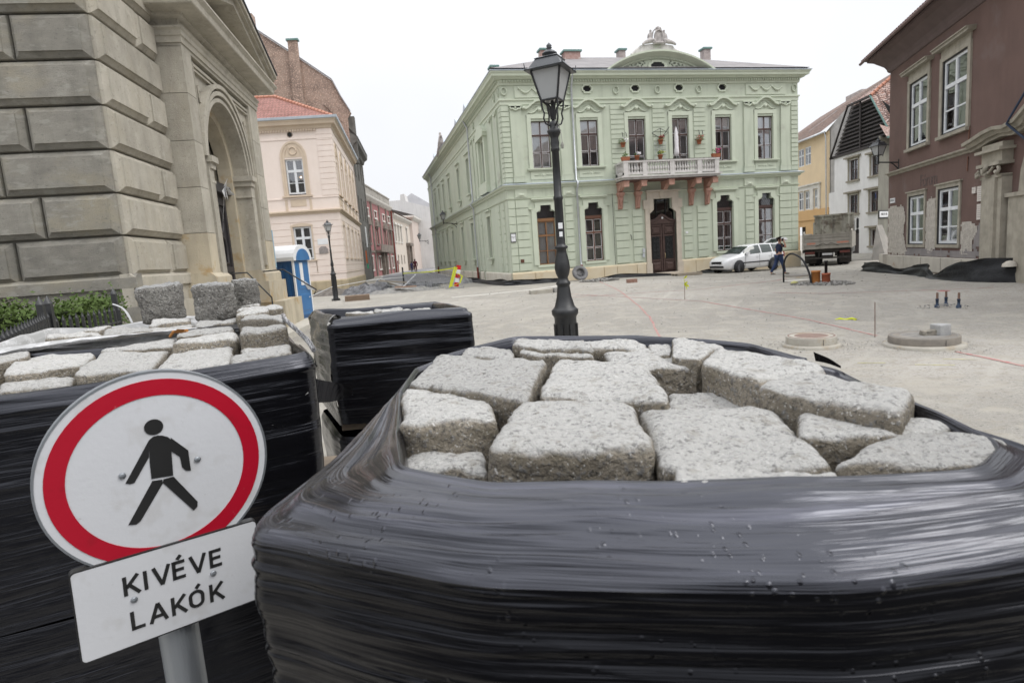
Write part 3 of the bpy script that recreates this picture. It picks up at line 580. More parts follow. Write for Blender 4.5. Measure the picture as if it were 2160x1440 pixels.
# attic pedestal and coat of arms group
STN=mat('weathered_statue_stone',(.50,.47,.45),(.30,.28,.27),5,.9,.5,40,streak=.3)
q=MB(); q.prism([(PC_-1.35,12.30),(PC_+1.25,12.30),(PC_+.95,12.72),(PC_+.35,12.80),(PC_-.35,12.80),(PC_-1.0,12.72)],Y+.02,Y+.5).tube([(PC_-1.5,Y+.1,12.25),(PC_-1.2,Y+.1,12.5),(PC_-1.0,Y+.1,12.62),(PC_-1.05,Y+.1,12.45)],.09,6).tube([(PC_+1.6,Y+.1,12.2),(PC_+1.3,Y+.1,12.42),(PC_+1.1,Y+.1,12.5)],.09,6); ob('attic_pedestal',q,BS,GH)
text('1872',.26,GQ,Matrix.Translation((PC_,Y+.01,12.66)),GH,ext=.01)
# roof and chimneys
RG=MB(); e0=11.42
A=(7.2,31.6,e0); B=(26.05,31.6,e0); C1=(12.7,37.2,13.7); D1=(20.6,37.2,13.7); E1=(26.05,42.8,e0); F1=(12.7,66,13.7); G1=(7.2,71,e0); H1=(18.2,71,e0); I1=(18.2,42.8,e0)
RG.quad(A,B,D1,C1).quad(B,E1,D1).quad(D1,E1,I1,(12.7,37.2,13.7)).quad(A,C1,F1,G1).quad(G1,F1,H1).quad(F1,C1,I1,H1); ob('roof',RG,SLATE,GH)
def chimney(x,y,z0,z1,w,d,m,parent,T=None):
    q=MB(T); q.box(x-w/2,x+w/2,y-d/2,y+d/2,z0,z1); c=ob('chimney',q,m,parent); q=MB(T); q.box(x-w/2-.08,x+w/2+.08,y-d/2-.08,y+d/2+.08,z1,z1+.1); ob('chimney_cap',q,mat('green_copper',(.12,.22,.20),(.16,.25,.23),4,.7),c); return c
REDB=mat('red_chimney_brick',(.33,.20,.175),(.42,.30,.27),9,.9,.5,50,c3=(.5,.42,.38),c3scale=3); GRB=mat('grey_chimney_render',(.45,.40,.38),(.30,.26,.25),5,.9,.5,40)
chimney(13.3,36.5,12.4,13.72,1.0,.6,REDB,GH); chimney(11.4,36,12,13.65,.45,.5,REDB,GH); chimney(17.0,37.5,13,14.15,.42,.5,GRB,GH); chimney(22.4,36.6,12.2,13.95,.45,.5,GRB,GH); chimney(21.0,39,13.0,14.35,1.5,.5,GRB,GH); chimney(7.75,33.5,11.2,11.95,.35,.5,REDB,GH)
for s in (11.2,15.5,23.5,27,30.5):
    q=MB(Matrix.Translation((7.9,Y+s,11.3))); q.add([(-.2,-.55,0),(-.2,.55,0),(-.2,.55,.85),(-.2,0,1.25),(-.2,-.55,.85),(2,-.55,.4),(2,.55,.4),(2,.55,.85),(2,0,1.25),(2,-.55,.85)],[(0,4,3,2,1),(4,9,8,3),(3,8,7,2),(0,5,9,4),(1,2,7,6)]); d=ob('dormer',q,ZINC,GH)
    q=MB(Matrix.Translation((7.69,Y+s,11.3))); q.quad((0,-.38,.15),(0,.38,.15),(0,.38,.8),(0,-.38,.8)); ob('dormer_window',q,DARK,d)
# street-name plates and small wall fittings
q=MB(TF); q.box(7.68,7.98,-.085,-.065,2.62,3.1); f=ob('street_name_plate',q,INK,GH); q=MB(TF); q.box(7.71,7.95,-.09,-.0853,2.66,3.06); ob('plate_face',q,WHITEP,f)
text('ORSOLYA\nTÉR',.055,INK,TF@Matrix.Translation((7.83,-.092,2.87)),f,ext=.001)
q=MB(TF); q.box(8.15,8.35,-.075,-.06,1.50,1.68); ob('vent_grate',q,mat('rusty_grate',(.12,.05,.03),(.09,.04,.03),9,.8),GH)
q=MB(TF); q.box(15.32,15.44,-.14,-.06,1.55,1.78).box(15.30,15.42,-.14,-.06,1.28,1.5); ob('letterbox',q,mat('grey_plastic',(.5,.52,.55),None,5,.5),GH)
q=MB(TF); q.tube([(14.64,-.12,2.3),(14.66,-.13,2.45),(14.6,-.12,2.6)],.02,5); ob('flag_holder',q,IRON,GH)
q=MB(TF); q.box(18.05,18.2,-.08,-.06,2.45,2.57); ob('wall_tag',q,WHITEP,GH)


dark_gnd=MB(); xs2=lin(-25,40,26); ys2=lin(-40,-.2,14)  # unseen dark asphalt, added behind the camera to darken the film's reflections
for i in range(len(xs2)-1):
    for j in range(len(ys2)-1): dark_gnd.quad(*[(x,y,gz(x,y)+.012) for x,y in ((xs2[i],ys2[j]),(xs2[i+1],ys2[j]),(xs2[i+1],ys2[j+1]),(xs2[i],ys2[j+1]))])
tag(ob('added_dark_ground',dark_gnd,mat('added_dark_asphalt',(.045,.045,.047),(.035,.035,.036),.8,.8,.5,60)),kind='structure')
# ================================================================ OTHER BUILDINGS
def brickmat(name,c1,c2,mo,bw=.25,bh=.08,ms=.012,rough=.9,slope=False,bump=.6,grime=None):
    m=bpy.data.materials.new(name); m.use_nodes=True; nt=m.node_tree; N=nt.nodes; L=nt.links; P=N['Principled BSDF']; P.inputs['Roughness'].default_value=rough; P.inputs['Specular IOR Level'].default_value=.2
    t=N.new('ShaderNodeTexCoord'); s=N.new('ShaderNodeSeparateXYZ'); L.new(t.outputs['Object'],s.inputs[0]); c=N.new('ShaderNodeCombineXYZ'); L.new(s.outputs[0],c.inputs[0]); L.new(s.outputs[2],c.inputs[1])
    b=N.new('ShaderNodeTexBrick'); L.new(c.outputs[0],b.inputs['Vector']); b.inputs['Scale'].default_value=1; b.inputs['Brick Width'].default_value=bw; b.inputs['Row Height'].default_value=bh; b.inputs['Mortar Size'].default_value=ms; b.inputs['Color1'].default_value=(*c1,1); b.inputs['Color2'].default_value=(*c2,1); b.inputs['Mortar'].default_value=(*mo,1); b.inputs['Bias'].default_value=0
    n=N.new('ShaderNodeTexNoise'); n.inputs['Scale'].default_value=.8; n.inputs['Detail'].default_value=8; L.new(t.outputs['Object'],n.inputs['Vector'])
    n2=N.new('ShaderNodeTexNoise'); n2.inputs['Scale'].default_value=9; n2.inputs['Detail'].default_value=6; L.new(t.outputs['Object'],n2.inputs['Vector'])
    r=N.new('ShaderNodeMapRange'); r.inputs['From Min'].default_value=.45; r.inputs['From Max'].default_value=.7; L.new(n.outputs['Fac'],r.inputs[0])
    x=N.new('ShaderNodeMix'); x.data_type='RGBA'; L.new(r.outputs[0],x.inputs[0]); L.new(b.outputs['Color'],x.inputs[6]); g=grime or tuple(v*.55 for v in c1); x.inputs[7].default_value=(*g,1)
    r2=N.new('ShaderNodeMapRange'); r2.inputs['From Min'].default_value=.52; r2.inputs['From Max'].default_value=.66; L.new(n2.outputs['Fac'],r2.inputs[0]); x2=N.new('ShaderNodeMix'); x2.data_type='RGBA'; L.new(r2.outputs[0],x2.inputs[0]); L.new(x.outputs[2],x2.inputs[6]); x2.inputs[7].default_value=(*tuple(min(1,v*1.5) for v in c2),1)
    L.new(x2.outputs[2],P.inputs['Base Color']); bp_=N.new('ShaderNodeBump'); bp_.inputs['Strength'].default_value=bump; bp_.inputs['Distance'].default_value=.02; L.new(b.outputs['Fac'],bp_.inputs['Height']); bp_.invert=True; L.new(bp_.outputs[0],P.inputs['Normal']); return m
PATINA=mat('green_copper',(.12,.22,.20))
# ---------------- church
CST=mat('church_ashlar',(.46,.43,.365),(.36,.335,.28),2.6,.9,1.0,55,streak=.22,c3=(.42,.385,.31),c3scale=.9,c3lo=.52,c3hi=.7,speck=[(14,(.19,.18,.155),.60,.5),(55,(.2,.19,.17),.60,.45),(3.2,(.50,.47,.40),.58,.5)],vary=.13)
CSD=mat('church_ashlar_shaded',(.31,.295,.255),(.24,.228,.20),2.8,.9,1.1,55,streak=.30,c3=(.33,.30,.23),c3scale=.8,c3lo=.5,c3hi=.7,speck=[(14,(.13,.125,.11),.60,.5),(55,(.11,.105,.095),.58,.5),(2.6,(.35,.34,.30),.56,.6)],vary=.16,stretch=(1,1,2.2))  # darker copy of the ashlar: the left wall's shade put into its colour
CSY=mat('church_yellow_stone',(.52,.46,.345),(.40,.355,.275),1.2,.9,.45,30,streak=.3,c3=(.40,.27,.12),c3scale=1.6,c3lo=.56,c3hi=.7,speck=[(12,(.2,.17,.13),.64,.5)])
MORT=mat('joint_mortar',(.22,.21,.18),(.16,.15,.13),3,.95,.3,40)
CH=thing('church','grey limestone church with chamfered block walls, arched portal and stone pediment','church',(-4.2,12.4,0))
CF=frame((-2.9,20.5),5); CR=CF@Matrix.Translation((0,.6,0)); CL=frame((-4.208,12.433),95); SJ=-5.54; SC0=-8.15
# backing walls
q=MB(CR); q.quad((SC0+.06,.06,-.2),(SJ,.06,-.2),(SJ,.06,12),(SC0+.06,.06,12)); q2=MB(CL); q2.quad((-14,.06,-.2),(-.06,.06,-.2),(-.06,.06,12),(-14,.06,12)); q.v+=q2.v; q.f+=[(4,5,6,7)]; q.sm+=[False]; ob('wall',q,MORT,CH)
# mass of the church behind the portal
q=MB(CF); q.box(SC0+.2,.5,2.1,9,-.2,14); ob('wall',q,CST,CH)
def block(T,x0,x1,z0,z1,m,proud=.12,bev=.10,g=.016):
    k=('cb',round(x1-x0,2),round(z1-z0,2),m.name,proud,bev)
    w,h=x1-x0-2*g,z1-z0-2*g
    def mk():
        q=MB(); i=bev; y=-proud
        q.add([(0,.07,0),(w,.07,0),(w,.07,h),(0,.07,h),(0,-.0,0),(w,-.0,0),(w,-.0,h),(0,-.0,h),(i,y*.93,i),(w-i,y*.93,i),(w-i,y*.93,h-i),(i,y*.93,h-i),(i*.12,y*.38,i*.12),(w-i*.12,y*.38,i*.12),(w-i*.12,y*.38,h-i*.12),(i*.12,y*.38,h-i*.12),(i*1.02,y-.025,i*1.02),(w-i*1.02,y-.025,i*1.02),(w-i*1.02,y-.025,h-i*1.02),(i*1.02,y-.025,h-i*1.02)],
          [(16,17,18,19)]+[f for a in range(4) for b in [(a+1)%4] for f in ((a,b,4+b,4+a),(4+a,4+b,12+b,12+a),(12+a,12+b,8+b,8+a),(8+a,8+b,16+b,16+a))]); return q.mesh('block',m)
    put('block',cached(k,mk),CH,T@Matrix.Translation((x0+g,0,z0+g)))
CH_=.755
for k in range(12):
    z=2.06+k*CH_
    if k%2==0:
        block(CR,SC0,SC0+1.70,z,z+CH_,CST); block(CR,SC0+1.70,SJ,z,z+CH_,CST)
        js=[0,-1.78,-3.55,-5.33,-7.1]
    else:
        block(CR,SC0,SJ,z,z+CH_,CST); js=[0,-1.24,-2.95,-4.7,-6.4]
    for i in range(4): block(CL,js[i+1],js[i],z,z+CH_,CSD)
# plinth of rusticated part
q=MB(CR); 
def plin(T,a,b,m):
    q=MB(T); q.box(a,b,-.16,.1,1.86,2.05).box(a,b,-.10,.1,1.52,1.86).box(a,b,-.20,.1,-.2,1.52); q.prism([(-.16,2.05),(-.05,2.12),(.1,2.12),(.1,2.05)],a,b,'x'); ob('plinth_course',q,m,CH)
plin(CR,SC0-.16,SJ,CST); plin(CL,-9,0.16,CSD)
# portal: front face with arched opening
AC,AR,AS=-2.95,1.62,4.72; PL_,PR_=SJ,.55; TOPZ=7.2
def archwall(q,x0,x1,z0,z1,cx,r,zs,y,yd,n=20,ztop=None):
    pts=[(cx-r,z0)]+[(cx+r*math.cos(math.pi-math.pi*i/n),zs+r*math.sin(math.pi*i/n)) for i in range(n+1)]+[(cx+r,z0)]
    # sides
    q.quad((x0,y,z0),(cx-r,y,z0),(cx-r,y,zs),(x0,y,zs)).quad((cx+r,y,z0),(x1,y,z0),(x1,y,zs),(cx+r,y,zs))
    ap=pts[1:-1]
    for i in range(n):
        a,b=ap[i],ap[i+1]
        def o(p,i):
            t=i/n; an=math.pi-math.pi*t; dx,dz=math.cos(an),math.sin(an); k=1e9
            if dx<-1e-6: k=min(k,(x0-cx)/dx)
            if dx>1e-6: k=min(k,(x1-cx)/dx)
            if dz>1e-6: k=min(k,(z1-zs)/dz)
            return (cx+dx*k,zs+dz*k)
        oa,obb=o(a,i),o(b,i+1)
        q.quad((a[0],y,a[1]),(b[0],y,b[1]),(obb[0],y,obb[1]),(oa[0],y,oa[1]))
        if abs(oa[0]-obb[0])>1e-4 and abs(oa[1]-obb[1])>1e-4:
            c=(x0 if oa[0]<cx else x1,z1); q.add([(oa[0],y,oa[1]),(obb[0],y,obb[1]),(c[0],y,c[1])],[(0,1,2)])
    for i in range(len(pts)-1):
        a,b=pts[i],pts[i+1]; q.quad((a[0],y,a[1]),(a[0],yd,a[1]),(b[0],yd,b[1]),(b[0],y,b[1]))
q=MB(CF); archwall(q,-5.0,-.35,1.95,6.85,AC,AR,AS,.10,.42); ob('portal_wall',q,CST,CH)
q=MB(CF); archwall(q,AC-AR-.3,AC+AR+.3,1.0,AS+AR+.3,AC,AR-.22,AS,.42,.78); ob('portal_wall',q,CSY,CH)
# pilasters left and right made of stacked blocks (kept as separate stones)
zz=[1.95,2.95,3.95,4.95,5.95,6.98]
for i in range(5):
    for a,b in ((PL_,-4.99),(-.36,PR_)):
        q=MB(CF); q.box(a+.0,b-.0,-.0,2.1 if a<-1 else 1.9,zz[i]+.006,zz[i+1]-.006); ob('stone',q,CST if i>0 else CSY,CH)
    q=MB(CF); q.box(PL_+.09,-5.08,-.03,0,zz[i]+.05,zz[i+1]-.05)
# spandrel panel frame mouldings
q=MB(CF)
for a,b in ((-5.0,-4.93),(-4.88,-4.84),(-.42,-.35),(-.50,-.46)): q.box(a,b,.02,.10,2.2,6.8)
for z0,z1 in ((6.72,6.79),(6.62,6.66)): q.box(-4.84,-.50,.03,.10,z0,z1)
for r0,r1,y in ((AR+.0,AR+.10,.02),(AR+.16,AR+.26,-.02),(AR+.32,AR+.42,-.05)):
    for i in range(24):
        a=math.pi*i/24; b=math.pi*(i+1)/24
        p=[(AC+r*math.cos(t),AS+r*math.sin(t)) for r,t in ((r0,a),(r1,a),(r1,b),(r0,b))]
        if max(x for x,_ in p)>-.5 : continue
        q.add([(p[0][0],y,p[0][1]),(p[1][0],y,p[1][1]),(p[2][0],y,p[2][1]),(p[3][0],y,p[3][1])]+[(x,.1,z) for x,z in p],[(0,3,2,1),(1,2,6,5),(0,4,7,3)])
ob('archivolt',q,CST,CH)
for sx_,cx in ((1,-4.55),(-1,-.85)):
    q=MB(CF)
    for k in range(9):
        a=k*.7; q.tube([(cx+sx_*.0+.10*math.cos(a)*(1-k*.06),.07,6.25+.12*math.sin(a)),(cx+.07*math.cos(a+1.5),.06,6.22-.05*k+.06*math.sin(a+1))],.022,5)
    ob('carved_spandrel',q,CST,CH)
# imposts
for a,b in ((AC-AR-.30,AC-AR+.14),(AC+AR-.14,AC+AR+.34)):
    q=MB(CF); q.box(a,b,-.12,.5,4.60,4.74).box(a+.05,b-.05,-.06,.49,4.46,4.60).box(a+.07,b-.07,-.03,.48,4.14,4.20); ob('impost',q,CST,CH)
for a,b in ((AC+AR-.02,AC+AR+.30),(AC-AR-.3,AC-AR+.02)): q=MB(CF); q.box(a,b,-.02,.42,1.95,4.46); ob('pier',q,CST,CH)
# plinth blocks of the portal, stepping out
for a,b in ((PL_-.12,AC-AR+.04),(AC+AR-.04,PR_+.15)):
    q=MB(CF); q.box(a,b,-.10,1.0,1.72,1.95).prism([(-.10,1.95),(.02,2.06),(1,2.06),(1,1.95)],a,b,'x'); ob('plinth_course',q,CSY,CH)
    q=MB(CF); q.box(a-.10,b+.10 if b>-1 else b,-.20,1.0,1.1,1.72); ob('plinth_stone',q,CSY,CH)
    q=MB(CF); q.box(a-.25 if a<-4 else a,b+(.55 if b>-1 else 0),-.55,1.0,-.1,1.1); ob('plinth_stone',q,CSY,CH)
# door
CD=mat('church_door_wood',(.045,.042,.045),(.03,.028,.03),5,.5,.1,30); 
q=MB(CF); q.box(AC-1.34,AC+1.34,0.72,0.84,1.0,4.2); d=ob('door',q,CD,CH)
q=MB(CF)
for a,b in ((AC-1.34,AC-.02),(AC+.02,AC+1.34)):
    q.box(a,a+.12,0.66,0.719,1.0,4.1).box(b-.12,b,0.66,0.719,1.0,4.1).box(a+.12,b-.12,0.66,0.719,2.05,2.2).box(a+.12,b-.12,0.66,0.719,3.9,4.1)
    m_=(a+b)/2
    for z0,h in ((3.35,.26),):
        q.tube([(m_+.26*math.cos(t*math.pi/6),0.69,3.45+.32*math.sin(t*math.pi/6)) for t in range(13)],.045,6)
    q.tube([(m_-.30,0.69,2.3),(m_-.30,0.69,2.75)]+[(m_-.30*math.cos(t*math.pi/6),0.69,2.75+.3*math.sin(t*math.pi/6)) for t in range(1,6)]+[(m_+.30,0.69,2.75),(m_+.30,0.69,2.3),(m_-.3,0.69,2.3)],.04,6)
    q.frustum(a+.2,b-.2,1.15,1.95,0.66,0.719,.05)
ob('door_panel',q,CD,d)
q=MB(CF); q.box(AC-1.4,AC+1.4,0.49,0.84,4.2,4.42).box(AC-1.4,AC+1.4,0.59,0.84,4.42,4.5); ob('door_lintel',q,CD,d)
q=MB(CF); n=16; q.add([(AC+1.34*math.cos(math.pi*i/n),0.79,4.5+1.34*math.sin(math.pi*i/n)*1.15) for i in range(n+1)],[tuple(range(n+1))]); f=ob('fanlight',q,glass('dark_glass',refl=.05,trans=.4),CH)
q=MB(CF); q.box(AC-1.5,AC+1.5,0.9,0.95,4.3,6.4); ob('dark_backing',q,DARK,f)
# entablature: architrave mouldings and cornice
def cpath(o): return [(PL_-o,2.0),(PL_-o,-o),(PR_+o,-o),(PR_+o,2.0)]
q=MB(CF); q.sweep([(0,6.98),(.03,6.98),(.03,7.10),(.06,7.12),(.06,7.22),(.10,7.26),(.10,7.30),(0,7.32),(0,7.45),(.12,7.50),(.12,7.56),(.48,7.58),(.50,7.60),(.52,7.72),(.60,7.80),(.60,7.84),(0,7.86)],[(PL_,2.0),(PL_,0),(PR_,0),(PR_,1.9)]); ob('entablature',q,CST,CH)
q=MB(CF); q.box(PL_,PR_,.001,2.0,6.9,7.86); ob('frieze',q,CST,CH)
# pediment
cxp=(PL_+PR_)/2; hwp=(PR_-PL_)/2+.6; ap=1.05
q=MB(CF); q.prism([(cxp-hwp+.35,7.86),(cxp+hwp-.35,7.86),(cxp,7.86+ap-.12)],.05,1.8); ob('tympanum',q,CST,CH)
q=MB(CF)
for sg in (-1,1):
    e=(cxp+sg*hwp,7.86); t=(cxp,7.86+ap); 
    for z0,z1,y in ((0,.14,-.45),(.14,.22,-.55),(.22,.34,-.62)):
        q.add([(e[0],y,e[1]+z0),(t[0],y,t[1]+z0),(t[0],y,t[1]+z1),(e[0],y,e[1]+z1),(e[0],1.8,e[1]+z0),(t[0],1.8,t[1]+z0),(t[0],1.8,t[1]+z1),(e[0],1.8,e[1]+z1)],[(0,1,2,3),(3,2,6,7),(0,4,5,1),(0,3,7,4),(1,5,6,2)])
ob('raking_cornice',q,CST,CH)
q=MB(CF)
for sg in (-1,1):
    e=(cxp+sg*(hwp+.02),8.20); t=(cxp,8.20+ap); q.add([(e[0],-.66,e[1]),(t[0],-.66,t[1]),(t[0],-.66,t[1]+.03),(e[0],-.66,e[1]+.03),(e[0],2,e[1]),(t[0],2,t[1]),(t[0],2,t[1]+.03),(e[0],2,e[1]+.03)],[(0,1,2,3),(3,2,6,7),(0,4,5,1),(0,3,7,4)])
ob('lead_flashing',q,mat('dark_lead',(.07,.075,.08),(.05,.05,.055),4,.6),CH)
q=MB(CF); q.prism([(cxp-1.6,8.0),(cxp+1.6,8.0),(cxp,8.0+.55)],-.0,.05); q.prism([(cxp-2.2,7.92),(cxp+2.2,7.92),(cxp,7.92+.76)],.0,.03); ob('tympanum_panel',q,CST,CH)
# upper church wall above pediment at right (visible sliver)
q=MB(CF); q.box(-4.6,-1.0,1.9,2.3,8.4,14).box(-4.7,-.9,1.7,2.3,11.5,11.8); ob('upper_wall',q,mat('upper_church_stone',(.5,.48,.46),None,2,.9),CH)
# steps and handrails
for k in range(4):
    q=MB(CF); q.box(AC-1.5,AC+1.5,-.52+k*.28,.72,0,.26+.24*k-.002*k); ob('step',q,CSY,CH)
q=MB(CF); q.tube([(AC+1.62,.1,2.0),(AC+1.62,-.62,2.02),(AC+1.62,-1.5,1.35),(AC+1.62,-1.42,1.22)],.022,6); tag(ob('handrail',q,IRON,CH))
q=MB(CF); q.tube([(AC-1.55,.15,2.0),(AC-1.55,-.45,2.0),(AC-1.55,-.95,1.35),(AC-1.55,-.95,.6)],.02,6); ob('handrail',q,IRON,CH)
# pale slab the toilet stands on
SLAB=tag(ob('pavement_slab',MB(frame((-2.6,21.2),8)).box(-6.3,3.3,-.95,1.5,-.1,.30),mat('pale_slab',(.50,.48,.42),(.42,.40,.35),3,.9,.3,30)),kind='structure')
# ---------------- pink corner house
PK1=mat('pale_pink_plaster',(.76,.665,.605),(.72,.625,.56),1.5,.9,.15,60,streak=.04); PK2=mat('pink_ochre_trim',(.60,.50,.39),(.54,.445,.35),2,.9); PLO=mat('ochre_plinth',(.44,.37,.25),(.38,.32,.22),2,.9,.3,20,streak=.35)
TILE=brickmat('red_roof_tiles',(.30,.15,.125),(.26,.135,.115),(.18,.10,.085),.22,.30,.03,slope=True); RIDGE=mat('ridge_tile',(.46,.20,.13),(.50,.27,.2),6,.8)
PH=thing('pink_house','two-storey pale pink corner house with red tiled roof behind the small lamp','building',(-1.34,42,.2))
PF=frame((-1.34,42.03),98.9); PS=frame((-1.34,42.03),3.9)
PW=[(-2.55,7),( -6.6,7)]
po=[(-3.14,-1.98,6.82,9.1),(-3.12,-1.96,2.62,4.8),(-2.75,-2.05,.55,1.05),(-7.3,-6.1,6.82,9.1),(-7.3,-6.1,2.62,4.8)]
q=MB(PF); gridwall(q,-12,0,-.3,11.0,po,0,.22)
so=[]; 
PSW=[1.6,4.7,7.9,11.0,13.9]
for s in PSW: so+=[(s-.5,s+.5,6.9,9.0),(s-.5,s+.5,2.6,4.8),(s-.3,s+.3,.55,1.05)]
q2=MB(PS); gridwall(q2,0,16.2,-.3,11.0,so,0,.2); n0=len(q.v); q.v+=q2.v; q.f+=[tuple(i+n0 for i in f) for f in q2.f]; q.sm+=q2.sm; ob('wall',q,PK1,PH)
c0=Vector((-1.34,42.03)); dF=Vector((math.sin(R(98.9)),math.cos(R(98.9)))); dS=Vector((math.sin(R(3.9)),math.cos(R(3.9))))
pp=[tuple(c0-dF*12),tuple(c0),tuple(c0+dS*16.2)]
for nm,pr,m in (('cornice',[(0,10.9),(.05,10.92),(.08,11.02),(.12,11.12),(.30,11.16),(.34,11.32),(.42,11.40),(.42,11.44),(0,11.45)],PK2),('gutter',[(.40,11.44),(.50,11.46),(.52,11.60),(.46,11.62),(.30,11.5)],ZINC),('string_course',[(0,5.55),(.06,5.58),(.08,5.68),(.22,5.72),(.22,5.80),(0,5.84)],PK2),('string_course',[(0,6.55),(.04,6.57),(.04,6.65),(0,6.66)],PK1),('architrave',[(0,10.28),(.04,10.3),(.04,10.38),(0,10.4)],PK1),('plinth',[(0,-.3),(.10,-.3),(.10,1.12),(.04,1.2),(0,1.2)],PLO),('plinth_band',[(0,1.6),(.04,1.62),(.04,1.68),(0,1.7)],PK1)):
    q=MB(); q.sweep(pr,pp); ob(nm,q,m,PH)
q=MB(PF); x=-11.9
while x<-.9: q.box(x,x+.08,-.16,-.02,10.78,10.9); x+=.17
o=ob('dentils',q,PK2,PH); o['kind']='stuff'
def band(T,x0,x1,z0,z1,n,ops,m,proud=.03,gap=.02,name='block'):
    h=(z1-z0)/n
    for k in range(n):
        a,b=z0+k*h,z0+(k+1)*h-gap; segs=[(x0,x1)]
        for o in ops:
            if o[3]>a+.02 and o[2]<b-.02:
                ns=[]
                for s in segs:
                    if o[1]+.1<=s[0] or o[0]-.1>=s[1]: ns.append(s); continue
                    if o[0]-.1>s[0]+.1: ns.append((s[0],o[0]-.1))
                    if o[1]+.1<s[1]-.1: ns.append((o[1]+.1,s[1]))
                segs=ns
        for s in segs:
            q=MB(T); q.frustum(s[0],s[1],a,b,-proud,0,.008); ob(name,q,m,PH)
band(PF,-12,-.0,1.72,5.5,9,po,PK1); band(PS,0,16.2,1.72,5.5,9,so,PK1)
band(PF,-.95,-.0,6.7,10.9,12,[],PK1); band(PS,0,.9,6.7,10.9,12,[],PK1)
WW=mat('window_white',(.70,.72,.74),None,4,.5)
for T,xs_,out in ((PF,(-2.55,-6.7),1),(PS,PSW,0)):
    for x in xs_:
        window(PH,T@Matrix.Translation((x,.10,6.9)),1.12,2.2,3,WW,(CURT2,[(-.45,.45)]),panes=(out==1),split=.34,fr=.10,mul=.16,tr=.16)
        window(PH,T@Matrix.Translation((x,.10,2.66)),1.12,2.12,3,WW,(CURT2,[(-.45,.45)]),panes=(out==1),split=.34,fr=.10,mul=.16,tr=.16)
        q=MB(T@Matrix.Translation((x,0,6.82)))
        n=14; r0,r1=.72,.84; zc=2.38
        for i in range(n):
            a,b=math.pi*i/n,math.pi*(i+1)/n
            q.add([(r0*math.cos(a),-.05,zc+r0*1.25*math.sin(a)),(r1*math.cos(a),-.05,zc+r1*1.22*math.sin(a)),(r1*math.cos(b),-.05,zc+r1*1.22*math.sin(b)),(r0*math.cos(b),-.05,zc+r0*1.25*math.sin(b)),(r0*math.cos(a),0,zc+r0*1.25*math.sin(a)),(r1*math.cos(a),0,zc+r1*1.22*math.sin(a)),(r1*math.cos(b),0,zc+r1*1.22*math.sin(b)),(r0*math.cos(b),0,zc+r0*1.25*math.sin(b))],[(0,3,2,1),(1,2,6,5),(0,4,7,3)])
        q.box(-.84,-.72,-.05,0,0,2.38).box(.72,.84,-.05,0,0,2.38).add([(r0*math.cos(math.pi*i/n),-.012,zc+r0*1.25*math.sin(math.pi*i/n)) for i in range(n+1)],[tuple(range(n,-1,-1))]).box(-.72,-.56,-.02,0,0,2.38).box(.56,.72,-.02,0,0,2.38)
        q.tube([(.24*math.cos(t*math.pi/6),-.03,2.78+.24*math.sin(t*math.pi/6)) for t in range(13)],.04,5).tube([(-.5,-.03,2.5),(-.45,-.03,2.8),(-.3,-.03,3.05)],.02,4).tube([(.5,-.03,2.5),(.45,-.03,2.8),(.3,-.03,3.05)],.02,4)
        ob('window_surround',q,PK2 if out else PK2,PH)
        q=MB(T@Matrix.Translation((x,0,6.75))); q.box(-.95,.95,-.15,0,-.06,.03).box(-.5,.5,-.03,0,-.65,-.2).box(-.85,-.7,-.03,0,-.9,-.06).box(.7,.85,-.03,0,-.9,-.06); ob('sill',q,PK2,PH)
        q=MB(T@Matrix.Translation((x,0,2.6))); q.box(-.8,.8,-.12,0,-.08,.0).box(-.7,-.6,-.04,0,0,2.2).box(.6,.7,-.04,0,0,2.2).prism([(-.75,2.2),(.75,2.2),(.7,2.3),(.4,2.38),(0,2.42),(-.4,2.38),(-.7,2.3)],-.05,0).box(-.75,-.68,-.03,0,-.95,-.08).box(.68,.75,-.03,0,-.95,-.08); ob('window_surround',q,PK2,PH)
q=MB(PF); q.box(-2.75,-2.05,.15,.2,.55,1.05); 
for k in range(5): q.box(-2.7+k*.15,-2.68+k*.15,.05,.08,.55,1.05)
ob('cellar_window',q,DARK,PH)
q=MB(PF); q.lathe([(.13,-.04),(.17,-.04),(.19,0)],14,(-2.6,0,10.62),ax=Matrix.Rotation(R(90),3,'X')); f=ob('round_vent',q,PK2,PH); q=MB(PF); q.lathe([(.135,.0),(.001,.001)],14,(-2.6,-.045,10.62),ax=Matrix.Rotation(R(90),3,'X')); ob('vent_hole',q,DARK,f)
# lit ceiling lamp inside the upper window
lm=bpy.data.materials.new('warm_bulb'); lm.use_nodes=True; lm.node_tree.nodes['Principled BSDF'].inputs['Emission Color'].default_value=(1,.62,.25,1); lm.node_tree.nodes['Principled BSDF'].inputs['Emission Strength'].default_value=6
q=MB(PF); q.lathe([(.001,-.05),(.05,-.02),(.05,.03),(.001,.06)],8,(-2.25,.15,7.95)); tag(ob('ceiling_lamp',q,lm),'glowing warm lamp behind the upper window of the pink house','lamp')
q=MB(PF); q.box(-1.62,-.95,-.05,-.035,3.55,3.92); f=ob('inscription_plate',q,WHITEP,PH); 
q=MB(PF); q.prism([(-1.58,2.95),(-1.0,2.98),(-1.0,3.25),(-1.15,3.42),(-1.4,3.44),(-1.58,3.3)],-.08,-.035); ob('relief_plaque',q,mat('grey_relief',(.32,.29,.28),(.2,.18,.17),9,.8,.5,30),PH)
